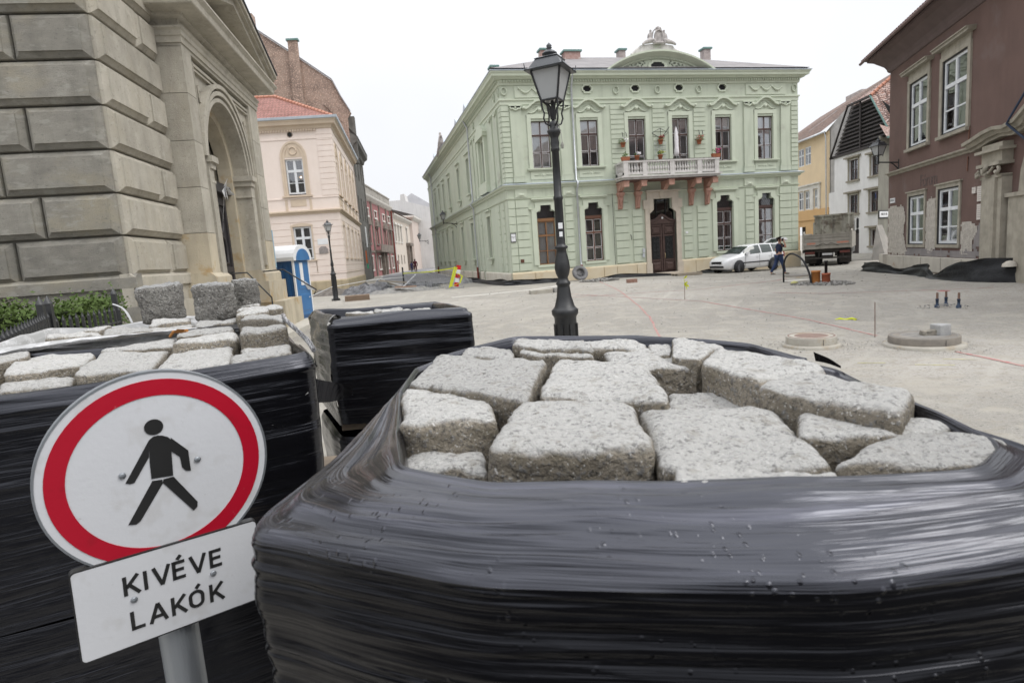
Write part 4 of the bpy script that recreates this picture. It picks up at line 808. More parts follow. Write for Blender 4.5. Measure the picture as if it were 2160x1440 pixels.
# roof
q=MB(); a=Vector((*(c0-dF*12),0)); 
def W(s,t,z,T=PF): return T@Vector((s,t,z))
e=11.52; zr=14.3
q.quad(W(-12,-.4,e),W(.4,-.4,e),W(-4.6,5,zr),W(-12,5,zr)).quad(W(.4,-.4,e),PS@Vector((16.2,-.4,e)),PS@Vector((16.2,5,zr)),W(-4.6,5,zr)); 
me=MB(); I=PF.inverted(); me.v=[I@Vector(v) for v in q.v]; me.f=q.f; me.sm=q.sm; ob('roof',me,TILE,PH,PF)
q=MB(); A=W(.3,-.3,e+.05); B=W(-4.6,5,zr+.05)
for k in range(18): a=A.lerp(B,k/18); b=A.lerp(B,(k+.9)/18); q.tube([a,b],[.14,.11],6)
for k in range(20): a=W(-4.6-k*.38,5,zr+.04); b=W(-4.6-(k+.9)*.38,5,zr+.04); q.tube([a,b],[.12,.10],6)
ob('ridge_tiles',q,RIDGE,PH)
# ---------------- tall brick gable house behind
BRK=brickmat('old_brick_wall',(.33,.22,.17),(.40,.29,.235),(.30,.26,.22),.27,.085,.014,grime=(.20,.15,.125)); GRM=mat('grimy_grey_facade',(.17,.165,.15),(.11,.105,.095),2,.9,.4,20,streak=.5)
BH=thing('brick_gable_house','tall grimy house showing a bare brick gable with a chimney stack','building',(-.25,58.5,.4))
BF=frame((-.25,58.5),98.9)
prof=[(-12,24),(-8.1,23.7),(-7.1,23.0),(-3.69,20.5),(-1.05,18.5),(-.5,17.2),(0,16.3),(.3,15.7),(0,15.2),(0,-.3),(-12,-.3)]
q=MB(); q.prism(prof,0,.5); ob('brick_gable',q,BRK,BH,BF)
q=MB(); q.prism([(-4.5,17.0),(-3.65,17.0),(-3.62,21.9),(-4.43,21.95)],-.35,0).prism([(-4.6,16.3),(-3.5,16.3),(-3.65,17),(-4.5,17)],-.35,0); c=ob('chimney',q,BRK,BH,BF); q=MB(BF); q.box(-4.55,-3.5,-.45,.1,21.9,22.05); ob('chimney_cap',q,PATINA,c)
q=MB(BF); q.box(-8.4,-7.2,-.3,.6,23.2,24.3); ob('chimney',q,BRK,BH)
q=MB(BF)
pr=[(-8.1,23.7),(-7.1,23.0),(-3.69,20.5),(-1.05,18.5),(-.5,17.2),(.3,15.7)]
for i in range(len(pr)-1):
    a,b=pr[i],pr[i+1]; q.add([(a[0],-.12,a[1]),(b[0],-.12,b[1]),(b[0],-.12,b[1]+.15),(a[0],-.12,a[1]+.15),(a[0],.6,a[1]+.0),(b[0],.6,b[1]+.0),(b[0],.6,b[1]+.15),(a[0],.6,a[1]+.15)],[(0,1,2,3),(3,2,6,7)])
ob('roof',q,SLATE,BH)
BS_=frame((-.25,58.5),5)
q=MB(BS_); gridwall(q,0,10.6,-.3,13.2,[(s-.5,s+.5,z,z+2.2) for s in (2,5,8) for z in (2,6.4,10.3)],0,.25); ob('wall',q,GRM,BH)
for s in (2,5,8):
    for z in (2,6.4,10.3): window(BH,BS_@Matrix.Translation((s,.12,z)),1.0,2.2,2,WHITEP,None,panes=False)
q=MB(BS_); q.sweep([(0,12.6),(.2,12.7),(.3,13.0),(.6,13.2),(.65,13.6),(0,14.0)],[(0,0),(10.6,0)]); ob('cornice',q,GRM,BH)
q=MB(BS_); q.quad((0,-.7,13.6),(10.6,-.7,13.6),(10.6,2,16.5),(0,2,16.5)); ob('roof_slope',q,SLATE,BH)
q=MB(BS_); q.box(.15,.9,-.55,0,11.3,15.4).box(.3,.75,-.56,-.55,11.6,13.2); ob('corner_oriel',q,GRM,BH)
q=MB(BS_); q.box(.6,1.3,.6,1.6,16.3,17.6); ob('dormer',q,ZINC,BH)
for k in range(14): q=MB(BS_); q.box(9.7 if k%2 else 9.9,10.55,-.08,0,.6+k*.86,1.38+k*.86); ob('quoin',q,GRM,BH)
# ---------------- red palace, cream houses, blue house down the lane
RF=frame((.17,73.04),11)
REDW=mat('faded_red_plaster',(.36,.165,.165),(.30,.14,.14),1,.9,.2,20,streak=.25,c3=(.42,.30,.27),c3scale=.5,c3lo=.6,c3hi=.75); SOOT=mat('sooty_trim',(.24,.20,.17),(.15,.13,.115),2,.9,.4,20,streak=.4); CREAMW=mat('cream_plaster',(.60,.54,.47),(.55,.49,.43),1,.9,.2,30,streak=.08); GRW=mat('grey_cream_plaster',(.52,.50,.46),(.46,.44,.41),1,.9,.2,30,streak=.12); STW=mat('stone_white_trim',(.66,.64,.60),(.55,.53,.49),2,.9,streak=.15)
RH=thing('red_palace','three-storey faded red baroque house with sooty stone window frames','building',(.17,73,.5))
rw=[-1.8,2.9,8.4,14.6,19.2]
q=MB(RF); gridwall(q,-4.5,21,-.3,10.0,[(s-.75,s+.75,z,z+h) for s in rw for z,h in ((8.0,.75),(4.7,1.9),(1.5,1.5))]+[(10.0,11.6,.4,3.2)],0,.3); ob('wall',q,REDW,RH)
for s in rw:
    for z,h in ((8.0,.75),(4.7,1.9),(1.5,1.5)):
        window(RH,RF@Matrix.Translation((s,.15,z)),1.5,h,2,STW,None,panes=False,mul=.3)
        q=MB(RF@Matrix.Translation((s,0,z))); q.box(-.95,-.75,-.08,0,-.1,h+.1).box(.75,.95,-.08,0,-.1,h+.1).box(-1.0,1.0,-.12,0,-.25,-.05).box(-1.0,1.0,-.12,0,h,h+.15)
        if z==4.7: q.prism([(-1.2,h+.2),(1.2,h+.2),(.9,h+.7),(.3,h+1.05),(-.3,h+1.05),(-.9,h+.7)],-.3,0)
        ob('window_surround',q,SOOT if z==4.7 else STW,RH)
for s in (-4.1,.4,5.7,11.4,17,20.6): q=MB(RF); q.box(s-.35,s+.35,-.12,0,.4,9.9); ob('pilaster',q,SOOT,RH)
q=MB(RF); q.sweep([(0,9.7),(.2,9.8),(.5,10.1),(.55,10.3),(0,10.35)],[(-4.5,0),(21,0)]); ob('cornice',q,STW,RH)
q=MB(RF); q.box(-4.5,21,-.1,.6,10.35,11.4).box(-4.5,21,-.2,.7,11.4,11.55); ob('parapet',q,mat('weathered_parapet',(.42,.39,.35),(.25,.24,.22),2,.9,.3,20,streak=.6),RH)
q=MB(RF); q.box(-4.5,21,-.12,0,3.5,3.75).box(5.6,15.5,-.9,0,3.55,3.8).box(5.6,15.5,-.9,-.8,3.8,4.5); ob('balcony',q,SOOT,RH)
q=MB(RF); q.box(9.5,10,-.5,0,.4,3.5).box(11.6,12.1,-.5,0,.4,3.5).box(10,11.6,.25,.3,.4,3.2); ob('portal',q,SOOT,RH)
q=MB(RF); q.box(-4.5,21,0.31,9,-.3,.0); q.box(-4.5,-4.2,0.31,9,-.3,10); q.box(20.7,21,.31,9,-.3,10); ob('side_wall',q,REDW,RH)
q=MB(RF); q.tube([(21.2,-.2,.4),(21.2,-.2,9.8)],.14,6); ob('drainpipe',q,REDP,RH)
C1=thing('cream_house','two-storey cream house with clay roof between red palace and stone house','building',(4.4,94.5,.4)); 
q=MB(RF); gridwall(q,21.6,44,-.3,9.3,[(s-.7,s+.7,5.4,7.9) for s in (25,28.2,31.4,38.6)]+[(s-.6,s+.6,1.8,3.3) for s in (26,29.5,33)]+[(37.6,40.6,.3,4.6)],0,.3); ob('wall',q,CREAMW,C1)
for s in (25,28.2,31.4,38.6): window(C1,RF@Matrix.Translation((s,.12,5.4)),1.4,2.5,2,BROWNW,None,panes=False); q=MB(RF@Matrix.Translation((s,0,5.4))); q.box(-.95,-.7,-.08,0,0,2.6).box(.7,.95,-.08,0,0,2.6).box(-1.1,1.1,-.25,0,2.6,2.9).box(-1,1,-.15,0,-.2,0); ob('window_surround',q,STW,C1)
for s in (26,29.5,33): window(C1,RF@Matrix.Translation((s,.12,1.8)),1.2,1.5,2,BROWNW,None,panes=False)
q=MB(RF); q.box(37.6,40.6,.2,.3,.3,4.6).box(37,37.6,-.5,0,.3,4.9).box(40.6,41.2,-.5,0,.3,4.9).box(36.8,41.4,-.8,0,4.9,5.4); ob('portal',q,SOOT,C1)
q=MB(RF); q.sweep([(0,8.9),(.2,9.0),(.6,9.3),(.6,9.5),(0,9.6)],[(21.6,0),(44,0)]); ob('cornice',q,STW,C1)
q=MB(); q.quad((21.4,-.7,9.6),(44.2,-.7,9.6),(44.2,6,12.0),(21.4,6,12.0)); ob('roof',q,brickmat('clay_roof_tiles',(.36,.20,.15),(.30,.18,.14),(.2,.12,.1),.25,.35,.03),C1,RF)
q=MB(RF); q.tube([(22.3,-.15,.4),(22.3,-.15,9)],.10,6); ob('drainpipe',q,ALU,C1); q=MB(RF); q.tube([(22.7,-.2,.4),(22.7,-.2,2.4)],.16,6); ob('drainpipe_shoe',q,REDP,C1)
C2=thing('stone_cream_house','cream rusticated house with two tall dark windows before the blue house','building',(9,116,.4))
q=MB(RF); gridwall(q,44.3,69,-.3,10.3,[(55,59,5.6,8.7),(56,59.5,1.5,3.6)],-.5,.3); q.quad((44.3,-.5,-.3),(44.3,-.5,10.3),(44.3,5,10.3),(44.3,5,-.3)); ob('wall',q,mat('pinkish_plaster',(.58,.50,.45),(.52,.45,.41),1,.9,.2,30),C2)
q=MB(RF); q.box(55,59,-.3,-.25,5.6,8.7).box(56,59.5,-.3,-.25,1.5,3.6); ob('window',q,BROWNW,C2)
q=MB(RF); q.sweep([(0,9.8),(.2,9.9),(.6,10.3),(.6,10.6),(0,10.7)],[(44.3,5),(44.3,-.5),(69,-.5)]); ob('cornice',q,STW,C2)
q=MB(); q.quad((44,-1,10.7),(69.3,-1,10.7),(69.3,6,13.0),(44,6,13.0)); ob('roof',q,MT['slate_roof'],C2,RF)
C3=thing('blue_house','narrow pale house with blue oriel and blue doors at the lane end','building',(14,142,.4))
BLU=mat('blue_paint',(.10,.16,.40),(.08,.13,.33),2,.7); LAV=mat('lavender_plaster',(.50,.50,.58),(.45,.45,.54),1,.9)
q=MB(RF); q.box(69.2,95,-.3,5,-.3,10.6); ob('wall',q,LAV,C3); q=MB(RF); q.box(70,90,-.45,-.3,8.6,9.6).box(70,90,-2.2,-.3,3.9,5.2).box(74,86,-.4,-.3,.3,2.6); ob('blue_oriel',q,BLU,C3); q=MB(RF); q.box(70,90,-2.0,-.3,5.2,8.6); 
o=ob('oriel',q,mat('pale_oriel',(.5,.5,.48),None,2,.9),C3)
q=MB(RF); q.quad((69,-1,10.6),(95,-1,10.6),(95,6,13),(69,6,13)); ob('roof',q,SLATE,C3)
# far pale firewalls
FW=mat('pale_firewall',(.62,.61,.60),(.52,.51,.50),.4,.9,.2,10,streak=.15)
F1=tag(ob('far_house',MB(frame((9,128),100)).prism([(-9,0),(6,0),(6,12.6),(.2,14.4),(.0,15.9),(-.8,15.8),(-.9,14.7),(-9,14.6)],0,6),FW),'white plastered firewalls rising behind the cream houses','building')
F2=tag(ob('far_house',MB(frame((13,150),100)).prism([(-7,0),(25,0),(25,9),(9,13.2),(4,15.3),(-.7,18.4),(-4,16.2),(-7,15)],0,8),mat('grey_firewall',(.52,.52,.54),(.44,.44,.46),.4,.9)),'grey gabled firewall farthest down the lane beside the green house','building')
# ---------------- white gabled house, yellow house, grey wall (street on the right)
WF=frame((40.49,44.39),15)
LIME=mat('white_limewash',(.70,.69,.69),(.63,.62,.62),1,.9,.2,30,streak=.08); OLDT=brickmat('old_clay_tiles',(.30,.20,.16),(.22,.165,.14),(.12,.09,.08),.20,.20,.03,grime=(.16,.13,.115)); MIXT=brickmat('mixed_clay_tiles',(.36,.19,.14),(.46,.36,.32),(.12,.08,.07),.26,.16,.035,grime=(.13,.09,.085)); 
def fl(T,ax): # facade on the east side of the street: local x must run towards the camera side => azimuth reversed
    return T
# visible face looks west (towards -x): right-hand direction for a viewer is azimuth 195
WF=frame((40.49,44.39),195)   # local x = -s
WHH=thing('white_gabled_house','white limewashed house with dark boarded gable behind the truck','building',(40.49,44.39,0))
wo=[(-.16,1.25,6.08,7.75),(3.15,4.5,6.08,7.6),(-.13,1.27,3.32,4.87),(3.03,4.4,3.28,4.87),(.28,1.47,0,1.92),(3.2,3.95,.6,1.88)]
q=MB(WF); gridwall(q,-2.65,9,-.3,8.35,wo,0,.3); q.quad((-2.65,0,-.3),(-2.65,0,8.35),(-2.65,9,8.35),(-2.65,9,-.3)); ob('wall',q,LIME,WHH)
for i,o_ in enumerate(wo):
    w_,h_=o_[1]-o_[0],o_[3]-o_[2]; cx=(o_[0]+o_[1])/2
    if i==4: q=MB(WF); q.box(o_[0],o_[1],.15,.2,0,o_[3]); ob('door',q,mat('dark_gate',(.05,.04,.04),None,5,.7),WHH); continue
    window(WHH,WF@Matrix.Translation((cx,.15,o_[2])),round(w_,2),round(h_,2),2,BROWNW,None,panes=True,mul=.06,tr=.05,split=.5)
    q=MB(WF@Matrix.Translation((cx,0,o_[2]))); q.box(-w_/2-.18,-w_/2,-.04,0,0,h_+.05).box(w_/2,w_/2+.18,-.04,0,0,h_+.05).box(-w_/2-.45,w_/2+.45,-.28,0,h_+.16,h_+.3).box(-w_/2-.3,w_/2+.3,-.15,0,-.14,0).box(-w_/2-.18,w_/2+.18,-.05,0,h_+.05,h_+.16); ob('window_surround',q,mat('olive_stone_trim',(.30,.27,.22),(.22,.2,.16),3,.9),WHH)
# boarded gable: frame, slats, dark behind
q=MB(WF); q.prism([(-2.95,8.35),(0.0,12.1),(3.34,12.1),(9,8.35)],.25,.3); gb=ob('gable_backing',q,DARK,WHH)
SLT=mat('dark_gable_boards',(.05,.042,.04),(.035,.03,.03),6,.7)
k=0; z=8.62
while z<12.0:
    t=(z-8.35)/(12.1-8.35); a=-2.95+2.95*t+.18; b=(9-5.66*t) if False else 5.75+(3.34-5.75)*t if z>9.26-5 else 6
    b=3.34+(12.1-z)/(12.1-9.26)*(5.75-3.34); b-=.1
    q=MB(WF); q.add([(a,-.05,z),(b,-.05,z),(b,.10,z+.16),(a,.10,z+.16),(a,-.03,z-.04),(b,-.03,z-.04)],[(0,1,2,3),(4,5,1,0)]); ob('slat',q,SLT,WHH); z+=.30
q=MB(WF); q.tube([(-3.0,-.22,8.3),(0,-.22,12.2)],.09,4).box(-.1,3.4,-.28,-.1,12.1,12.25).box(-3,9,-.12,.0,8.28,8.5).box(1.6,1.75,-.12,-.05,8.5,12.1); ob('barge_board',q,SLT,WHH)
q=MB(WF); q.tube([(3.34,-.25,12.2),(5.9,-.25,9.1)],.07,4); ob('verge_flashing',q,PATINA,WHH)
# roofs: hipped front slope above boards, right slope in old tiles, left firewall
q=MB(); q.quad((-.1,-.2,12.15),(3.4,-.2,12.15),(3.0,2.6,14.2),(2.9,2.6,14.2)); ob('roof',q,MIXT,WHH,WF)
q=MB(); q.quad((3.4,-.2,12.15),(9,-.2,5.2),(12,3,7.0),(6.5,3.2,13.95)).quad((3.4,-.2,12.15),(6.5,3.2,13.95),(3.0,2.6,14.2),(3.0,2.6,14.2))
q=MB(); q.add([(3.4,-.2,12.15),(8.6,-.2,6.0),(12,2.6,9),(12,2.6,14.3),(3.0,2.6,14.3)],[(0,1,2,3,4)]); ob('roof',q,MIXT,WHH,WF)
q=MB(WF); 
for k in range(9): a=Vector((3.4,-.2,12.2)).lerp(Vector((3.0,2.6,14.35)),k/9); b=Vector((3.4,-.2,12.2)).lerp(Vector((3.0,2.6,14.35)),(k+.9)/9); q.tube([a,b],[.14,.11],6)
ob('ridge_tiles',q,RIDGE,WHH)
q=MB(WF); q.prism([(4.0,13.0),(5.6,13.0),(5.6,15.0),(4.9,15.1),(4.4,14.6)],2.4,3.2); ob('chimney',q,FW,WHH)
FRW=mat('rough_grey_firewall',(.42,.40,.39),(.30,.29,.28),1.5,.95,.9,10)
q=MB(WF); q.prism([(-4.35,5.3),(-2.66,5.3),(-2.66,8.4),(0,12.3),(-.1,12.45),(-4.35,10.95)],.12,.3); ob('firewall',q,FRW,WHH); q=MB(WF); q.box(-3.65,-2.65,.0,.3,-.3,5.4); ob('wall',q,LIME,WHH)
YW=mat('apricot_plaster',(.68,.54,.36),(.62,.49,.33),1,.9,.15,30); OW=mat('orange_plaster',(.58,.38,.19),(.53,.34,.17),1,.9,.15,30)
YH=thing('yellow_house','apricot and orange house with tiled roof right of the green house','building',(42,50,0))
yo=[(-8.5,-7.25,8.5,10.2),(-9.95,-8.7,8.5,10.2),(-8.55,-7.4,4.25,6.05),(-9.95,-8.75,4.25,6.05),(-6.6,-5.7,4.3,6.05)]
q=MB(WF); gridwall(q,-16,-3.6,4.15,10.9,yo,.05,.25); ob('wall',q,YW,YH)
for o_ in yo:
    w_,h_=round(o_[1]-o_[0],2),round(o_[3]-o_[2],2); window(YH,WF@Matrix.Translation(((o_[0]+o_[1])/2,.1,o_[2])),w_,h_,2,WW,None,mul=.12,fr=.1,tr=.12,split=.4)
q=MB(WF); q.box(-16,-5.3,-.06,.04,6.1,6.5).box(-7.35,-6.65,-.06,.04,4.15,6.1).box(-8.7,-8.6,-.06,.04,4.15,6.1).box(-5.7,-5.3,-.06,.04,4.15,6.1).box(-16,-5.2,-.2,.04,6.5,6.62); ob('bay_trim',q,STW,YH)
q=MB(WF); q.box(-16,-3.6,-.1,.05,3.2,4.15); q.box(-16,-9.7,.0,.05,0,3.2).box(-8.3,-3.6,.0,.05,0,3.2).box(-9.7,-8.3,.0,.05,2.6,3.2); ob('ground_floor_wall',q,OW,YH)
q=MB(WF); q.box(-9.75,-8.25,.3,.35,-.2,2.9); ob('archway_shade',q,DARK,YH)
q=MB(); q.quad((-16,-.5,10.9),(-4.2,-.5,10.9),(3.0,2.6,14.3),(-16,5,14.3)); ob('roof',q,OLDT,YH,WF)
q=MB(WF); q.tube([(-16,-.55,10.95),(-5.3,-.55,10.75)],.09,6).tube([(-5.3,-.55,10.75),(-4.0,-.2,10.85),(-3.9,-.15,10.2),(-3.9,-.1,0)],.06,6); ob('gutter',q,ALU,YH)
q=MB(WF); q.box(-9.2,-6.4,4.3,5.2,13.3,14.8); ob('chimney',q,GRB,YH)
q=MB(WF); q.tube([(-8,.2,11.6),(-4.6,1.2,12.7)],.06,4); q.quad((-9.0,1.3,12.05),(-8.0,1.3,12.05),(-8.0,1.9,12.4),(-9.0,1.9,12.4)); ob('skylight',q,ALU,YH)
# grey buttressed wall
GF_=frame((30.67,31.86),60); GYW=mat('grey_green_render',(.22,.215,.18),(.17,.165,.14),1.2,.9,.3,20,streak=.3); GH2=thing('grey_buttressed_house','dull grey-green rendered wall with sloping stone buttress beside the brown house','building',(31.5,32.4,0))
q=MB(GF_); q.add([(1.15,0,-.3),(9,0,-.3),(9,.6,-.3),(3.6,.6,-.3),(1.15,0,7.6),(9,0,7.6),(9,.6,7.6),(3.6,.6,7.6)],[(0,1,5,4),(1,2,6,5),(2,3,7,6),(3,0,4,7),(4,5,6,7)]); ob('wall',q,GYW,GH2)
q=MB(); q.quad((.9,-.5,7.45),(9,-.5,7.45),(9,.6,8.6),(3.4,.6,8.6)); ob('roof',q,MIXT,GH2,GF_)
q=MB(GF_); q.tube([(.95,-.55,7.42),(9,-.55,7.42)],.07,6); ob('gutter',q,PATINA,GH2)
q=MB(GF_); q.add([(-.1,-.9,-.2),(2.0,-.9,-.2),(2.0,0,-.2),(-.1,0,-.2),(.95,-.02,2.15),(2.0,-.02,2.15),(2.0,0,2.15),(.95,0,2.15)],[(0,1,5,4),(1,2,6,5),(3,0,4,7),(4,5,6,7)]); ob('buttress',q,mat('grey_buttress_stone',(.33,.31,.28),(.24,.23,.21),2,.9,.7,12),GH2)
q=MB(GF_); q.box(1.25,3.25,-.05,-.02,2.56,3.06); f=ob('street_name_plate',q,INK,GH2); q=MB(GF_); q.box(1.33,3.17,-.055,-.0505,2.63,2.99); ob('plate_face',q,WHITEP,f); text('ORSOLYA TÉR',.2,INK,GF_@Matrix.Translation((2.25,-.06,2.81)),f,ext=.002)
# ---------------- brown house
BRN=mat('brown_plaster',(.155,.10,.086),(.128,.084,.073),1.1,.95,.35,50,streak=.10,c3=(.17,.13,.12),c3scale=.6,c3lo=.58,c3hi=.75); RUB=mat('bare_rubble_plaster',(.52,.485,.435),(.37,.34,.30),7,.95,2.5,14,c3=(.24,.12,.09),c3scale=1.8,c3lo=.66,c3hi=.72); GPL=mat('grey_patch_plaster',(.20,.185,.185),(.26,.24,.235),2.5,.9,.5,25); FST=mat('worn_window_stone',(.38,.35,.29),(.27,.25,.205),3,.9,.5,25,streak=.2); PST=mat('plinth_limestone',(.50,.47,.41),(.42,.39,.34),2,.9,.5,20,c3=(.36,.24,.16),c3scale=1.4,c3lo=.62,c3hi=.74)
bz=lambda z: 1.95+.836*(z-1.95)
HF=frame((24.443,24.419),207.6); HX=lambda s:-.836*s     # local x grows towards the camera side
HB=thing('brown_house','dark brown house with peeling plaster, carved portal and white casement windows','building',(24.44,24.42,0))
uw=[(3.07,5.19,5.95,8.99),(6.88,9.18,5.95,9.02),(10.9,13.1,5.95,9.0)]
lw=[(3.16,5.03,1.04,3.40),(6.68,8.68,1.04,3.47)]
H=lambda o:(o[0]*.836,o[1]*.836,bz(o[2]),bz(o[3]))
# stone portal opening to the right
PAX=12.9
bo=[H(o) for o in uw[:2]+lw]+[(PAX,PAX+3.0,-.3,3.6),(7.85,8.3,bz(1.0),bz(1.8))]
q=MB(HF); gridwall(q,0,22,-.3,9.9,bo,0,.22); q.quad((0,0,-.3),(0,0,9.9),(0,8,9.9),(0,8,-.3)); ob('wall',q,BRN,HB)
for i,o_ in enumerate([H(o) for o in uw[:2]+lw]):
    w_,h_=round(o_[1]-o_[0],2),round(o_[3]-o_[2],2); cx=(o_[0]+o_[1])/2; T=HF@Matrix.Translation((cx,.02,o_[2]))
    window(HB,T,w_,h_,3,WW,(CURT,[(-.45,-.2),(.2,.45)]) if i<2 else (CURT2,[(-.45,.45)]),split=.36,fr=.09,mul=.12,tr=.13,back=.6,bar=.05)
    q=MB(HF@Matrix.Translation((cx,0,o_[2]))); a=w_/2
    q.box(-a-.045,-a,-.03,.2,-.04,h_).box(a,a+.045,-.03,.2,-.04,h_).box(-a-.045,a+.045,-.03,.2,h_,h_+.045).box(-a,a,-.04,.1,-.04,0); ob('window_lining',q,INK,HB)
    q=MB(HF@Matrix.Translation((cx,0,o_[2])));
    if i<2:
        q.box(-a-.25,-a-.045,-.07,0,-.1,h_+.2).box(a+.045,a+.25,-.07,0,-.1,h_+.2).box(-a-.045,a+.045,-.07,0,h_+.045,h_+.2).box(-a-.2,a+.2,-.05,0,h_+.2,h_+.46).prism([(-a-.45,h_+.46),(a+.45,h_+.46),(a+.52,h_+.56),(-a-.52,h_+.56)],-.26,0).box(-a-.48,a+.48,-.32,0,h_+.56,h_+.60).box(-a-.28,a+.28,-.16,0,-.20,-.08)
    else: q.box(-a-.19,-a-.045,-.05,0,-.16,h_+.2).box(a+.045,a+.19,-.05,0,-.16,h_+.2).box(-a-.045,a+.045,-.05,0,h_+.045,h_+.2).box(-a-.045,a+.045,-.05,0,-.16,-.04).box(-a-.26,a+.26,-.10,0,h_+.2,h_+.25)
    ob('window_surround',q,FST,HB)
# yellow notes and items behind the lower panes
q=MB(HF); 
for x,z in ((2.9,2.55),(3.7,2.45),(2.95,2.05),(3.75,2.0),(6.1,1.95),(6.8,1.9),(6.75,3.0)): q.box(x-.16,x+.16,.10,.105,z-.09,z+.09)
ob('yellow_notice',q,mat('yellow_paper',(.62,.50,.12),None,5,.8),HB)
# string course, eaves
q=MB(HF); q.sweep([(0,4.30),(.05,4.32),(.06,4.38),(.16,4.42),(.17,4.46),(0,4.52)],[(-.0,0),(8.75,0)]); ob('string_course',q,FST,HB)
q=MB(HF); q.sweep([(0,8.98),(.05,9.0),(.10,9.08),(.12,9.16),(.2,9.3),(.55,9.62),(.75,9.72),(.78,9.8),(0,9.9)],[(0,3),(0,0),(22,0)]); ob('eaves_cornice',q,mat('brown_cornice',(.15,.11,.105),(.12,.09,.085),2,.9),HB)
q=MB(); q.quad((-.9,-.9,9.82),(22,-.9,9.82),(22,6,13.5),(5,6,13.5)).quad((-.9,-.9,9.82),(5,6,13.5),(-.9,9,9.82)); ob('roof',q,OLDT,HB,HF)
q=MB(HF); x=-.85
while x<21: q.lathe([(.09,0),(.085,.28)],6,(x,-.95,9.84),ax=Matrix.Rotation(R(-60),3,'X')); x+=.24
ob('eave_tiles',q,mat('dark_clay_tile',(.16,.09,.08),(.12,.075,.07),4,.9),HB)
q=MB(HF); q.tube([(-.95,-1.0,9.76),(22,-1.0,9.76)],.07,6); ob('gutter',q,mat('rusty_gutter',(.16,.11,.10),None,4,.7),HB)
# plinth stones
for a,b in ((.05,2.4),(2.43,4.3),(4.33,6.2),(6.23,7.9),(7.93,9.45)):
    q=MB(HF); q.frustum(a,b,.06,.66,-.14,0,.02); ob('plinth_stone',q,PST,HB)
q=MB(HF); q.box(0.1,9.4,-.2,0,-.3,.06); ob('foundation',q,mat('dirty_foundation',(.26,.22,.17),(.16,.14,.12),5,.95,.9,15),HB)
# ragged patches of bare plaster
def patch(name,pts,m,y=-.004,amp=.022,n=14):
    xs_=[p[0] for p in pts]; zs_=[p[1] for p in pts]; q=MB(HF); x0,x1,z0,z1=min(xs_),max(xs_),min(zs_),max(zs_); st=.08
    nxx=int((x1-x0)/st)+2; nzz=int((z1-z0)/st)+2
    def inside(x,z):
        x+=.10*noise.noise(Vector((x*5,z*5,1))); z+=.10*noise.noise(Vector((x*5,z*5,7))); c=False
        for i in range(len(pts)):
            (xa,za),(xb,zb)=pts[i],pts[i-1]
            if (za>z)!=(zb>z) and x<(xb-xa)*(z-za)/(zb-za)+xa: c=not c
        return c
    V=[];ix={}
    for j in range(nzz+1):
        for i in range(nxx+1):
            x=x0+i*st;z=z0+j*st; V.append((x,y-amp*(.5+.9*abs(noise.noise(Vector((x*5.5,z*5.5,3))))),z))
    F=[(j*(nxx+1)+i,j*(nxx+1)+i+1,(j+1)*(nxx+1)+i+1,(j+1)*(nxx+1)+i) for j in range(nzz) for i in range(nxx) if inside(x0+(i+.5)*st,z0+(j+.5)*st)]
    q.add(V,F,True); return ob(name,q,m,HB)
patch('bare_plaster_patch',[(.05,.7),(.05,2.75),(.3,2.9),(1.2,2.95),(2.1,2.78),(2.2,2.2),(2.0,1.6),(2.3,1.0),(2.6,.9),(2.6,.68)],RUB)
patch('bare_plaster_patch',[(4.45,.9),(4.4,2.0),(4.5,2.85),(4.9,3.0),(5.3,2.95),(5.35,2.0),(5.4,1.0),(5.0,.8)],RUB)
patch('bare_plaster_patch',[(7.5,.8),(7.55,1.9),(7.75,1.98),(8.5,1.9),(8.75,1.7),(8.5,1.4),(8.35,.95),(7.9,.75)],RUB)
patch('grey_plaster_patch',[(2.2,.68),(2.5,1.02),(4.0,.98),(7.0,.9),(9.35,.98),(9.4,.68)],GPL,-.006,.02)
patch('grey_plaster_patch',[(8.4,1.0),(8.6,1.5),(8.9,2.0),(9.45,2.0),(9.45,1.35),(9.3,1.2)],GPL,-.008,.01)
q=MB(HF); q.box(7.86,8.29,.12,.16,bz(1.0),bz(1.8)); ob('blocked_niche',q,mat('niche_stone',(.32,.30,.25),(.26,.24,.20),3,.9),HB)
# portal: pilaster, capital, wavy hood, pier and arch
q=MB(HF); q.box(9.5,10.75,-.28,0,.66,3.30).box(9.72,10.5,-.36,-.28,.7,3.25); ob('portal_pilaster',q,FST,HB)
q=MB(HF); q.box(9.4,10.85,-.34,0,-.2,.66); ob('portal_base',q,FST,HB); q=MB(HF); q.box(9.5,10.75,-.3,0,3.72,4.3).box(9.35,10.9,-.45,0,4.05,4.14); ob('portal_entablature',q,FST,HB)
q=MB(HF); q.box(9.42,10.83,-.42,0,3.62,3.72).tube([(9.55,-.36,3.55),(9.42,-.4,3.45),(9.5,-.42,3.35),(9.62,-.4,3.42)],.06,6).tube([(10.7,-.36,3.55),(10.83,-.4,3.45),(10.75,-.42,3.35),(10.62,-.4,3.42)],.06,6).tube([(10.1,-.4,3.62),(10.12,-.48,3.5),(10.0,-.44,3.42),(10.2,-.42,3.36)],.08,6).tube([(9.7,-.38,3.58),(9.85,-.42,3.4),(10.0,-.4,3.55),(10.25,-.42,3.4),(10.45,-.38,3.58)],.04,6).box(9.5,10.75,-.33,0,3.24,3.34); ob('portal_capital',q,FST,HB)
q=MB(HF); q.box(10.9,12.0,-.16,0,-.2,2.6).box(10.8,12.1,-.22,0,2.6,2.72); ob('portal_pier',q,FST,HB)
hpts=[(8.55,4.42),(9.2,4.5),(9.8,4.60),(10.5,4.65),(11.1,4.58),(11.7,4.66),(12.3,4.95),(13.2,5.4),(14.4,5.7)]
q=MB(HF)
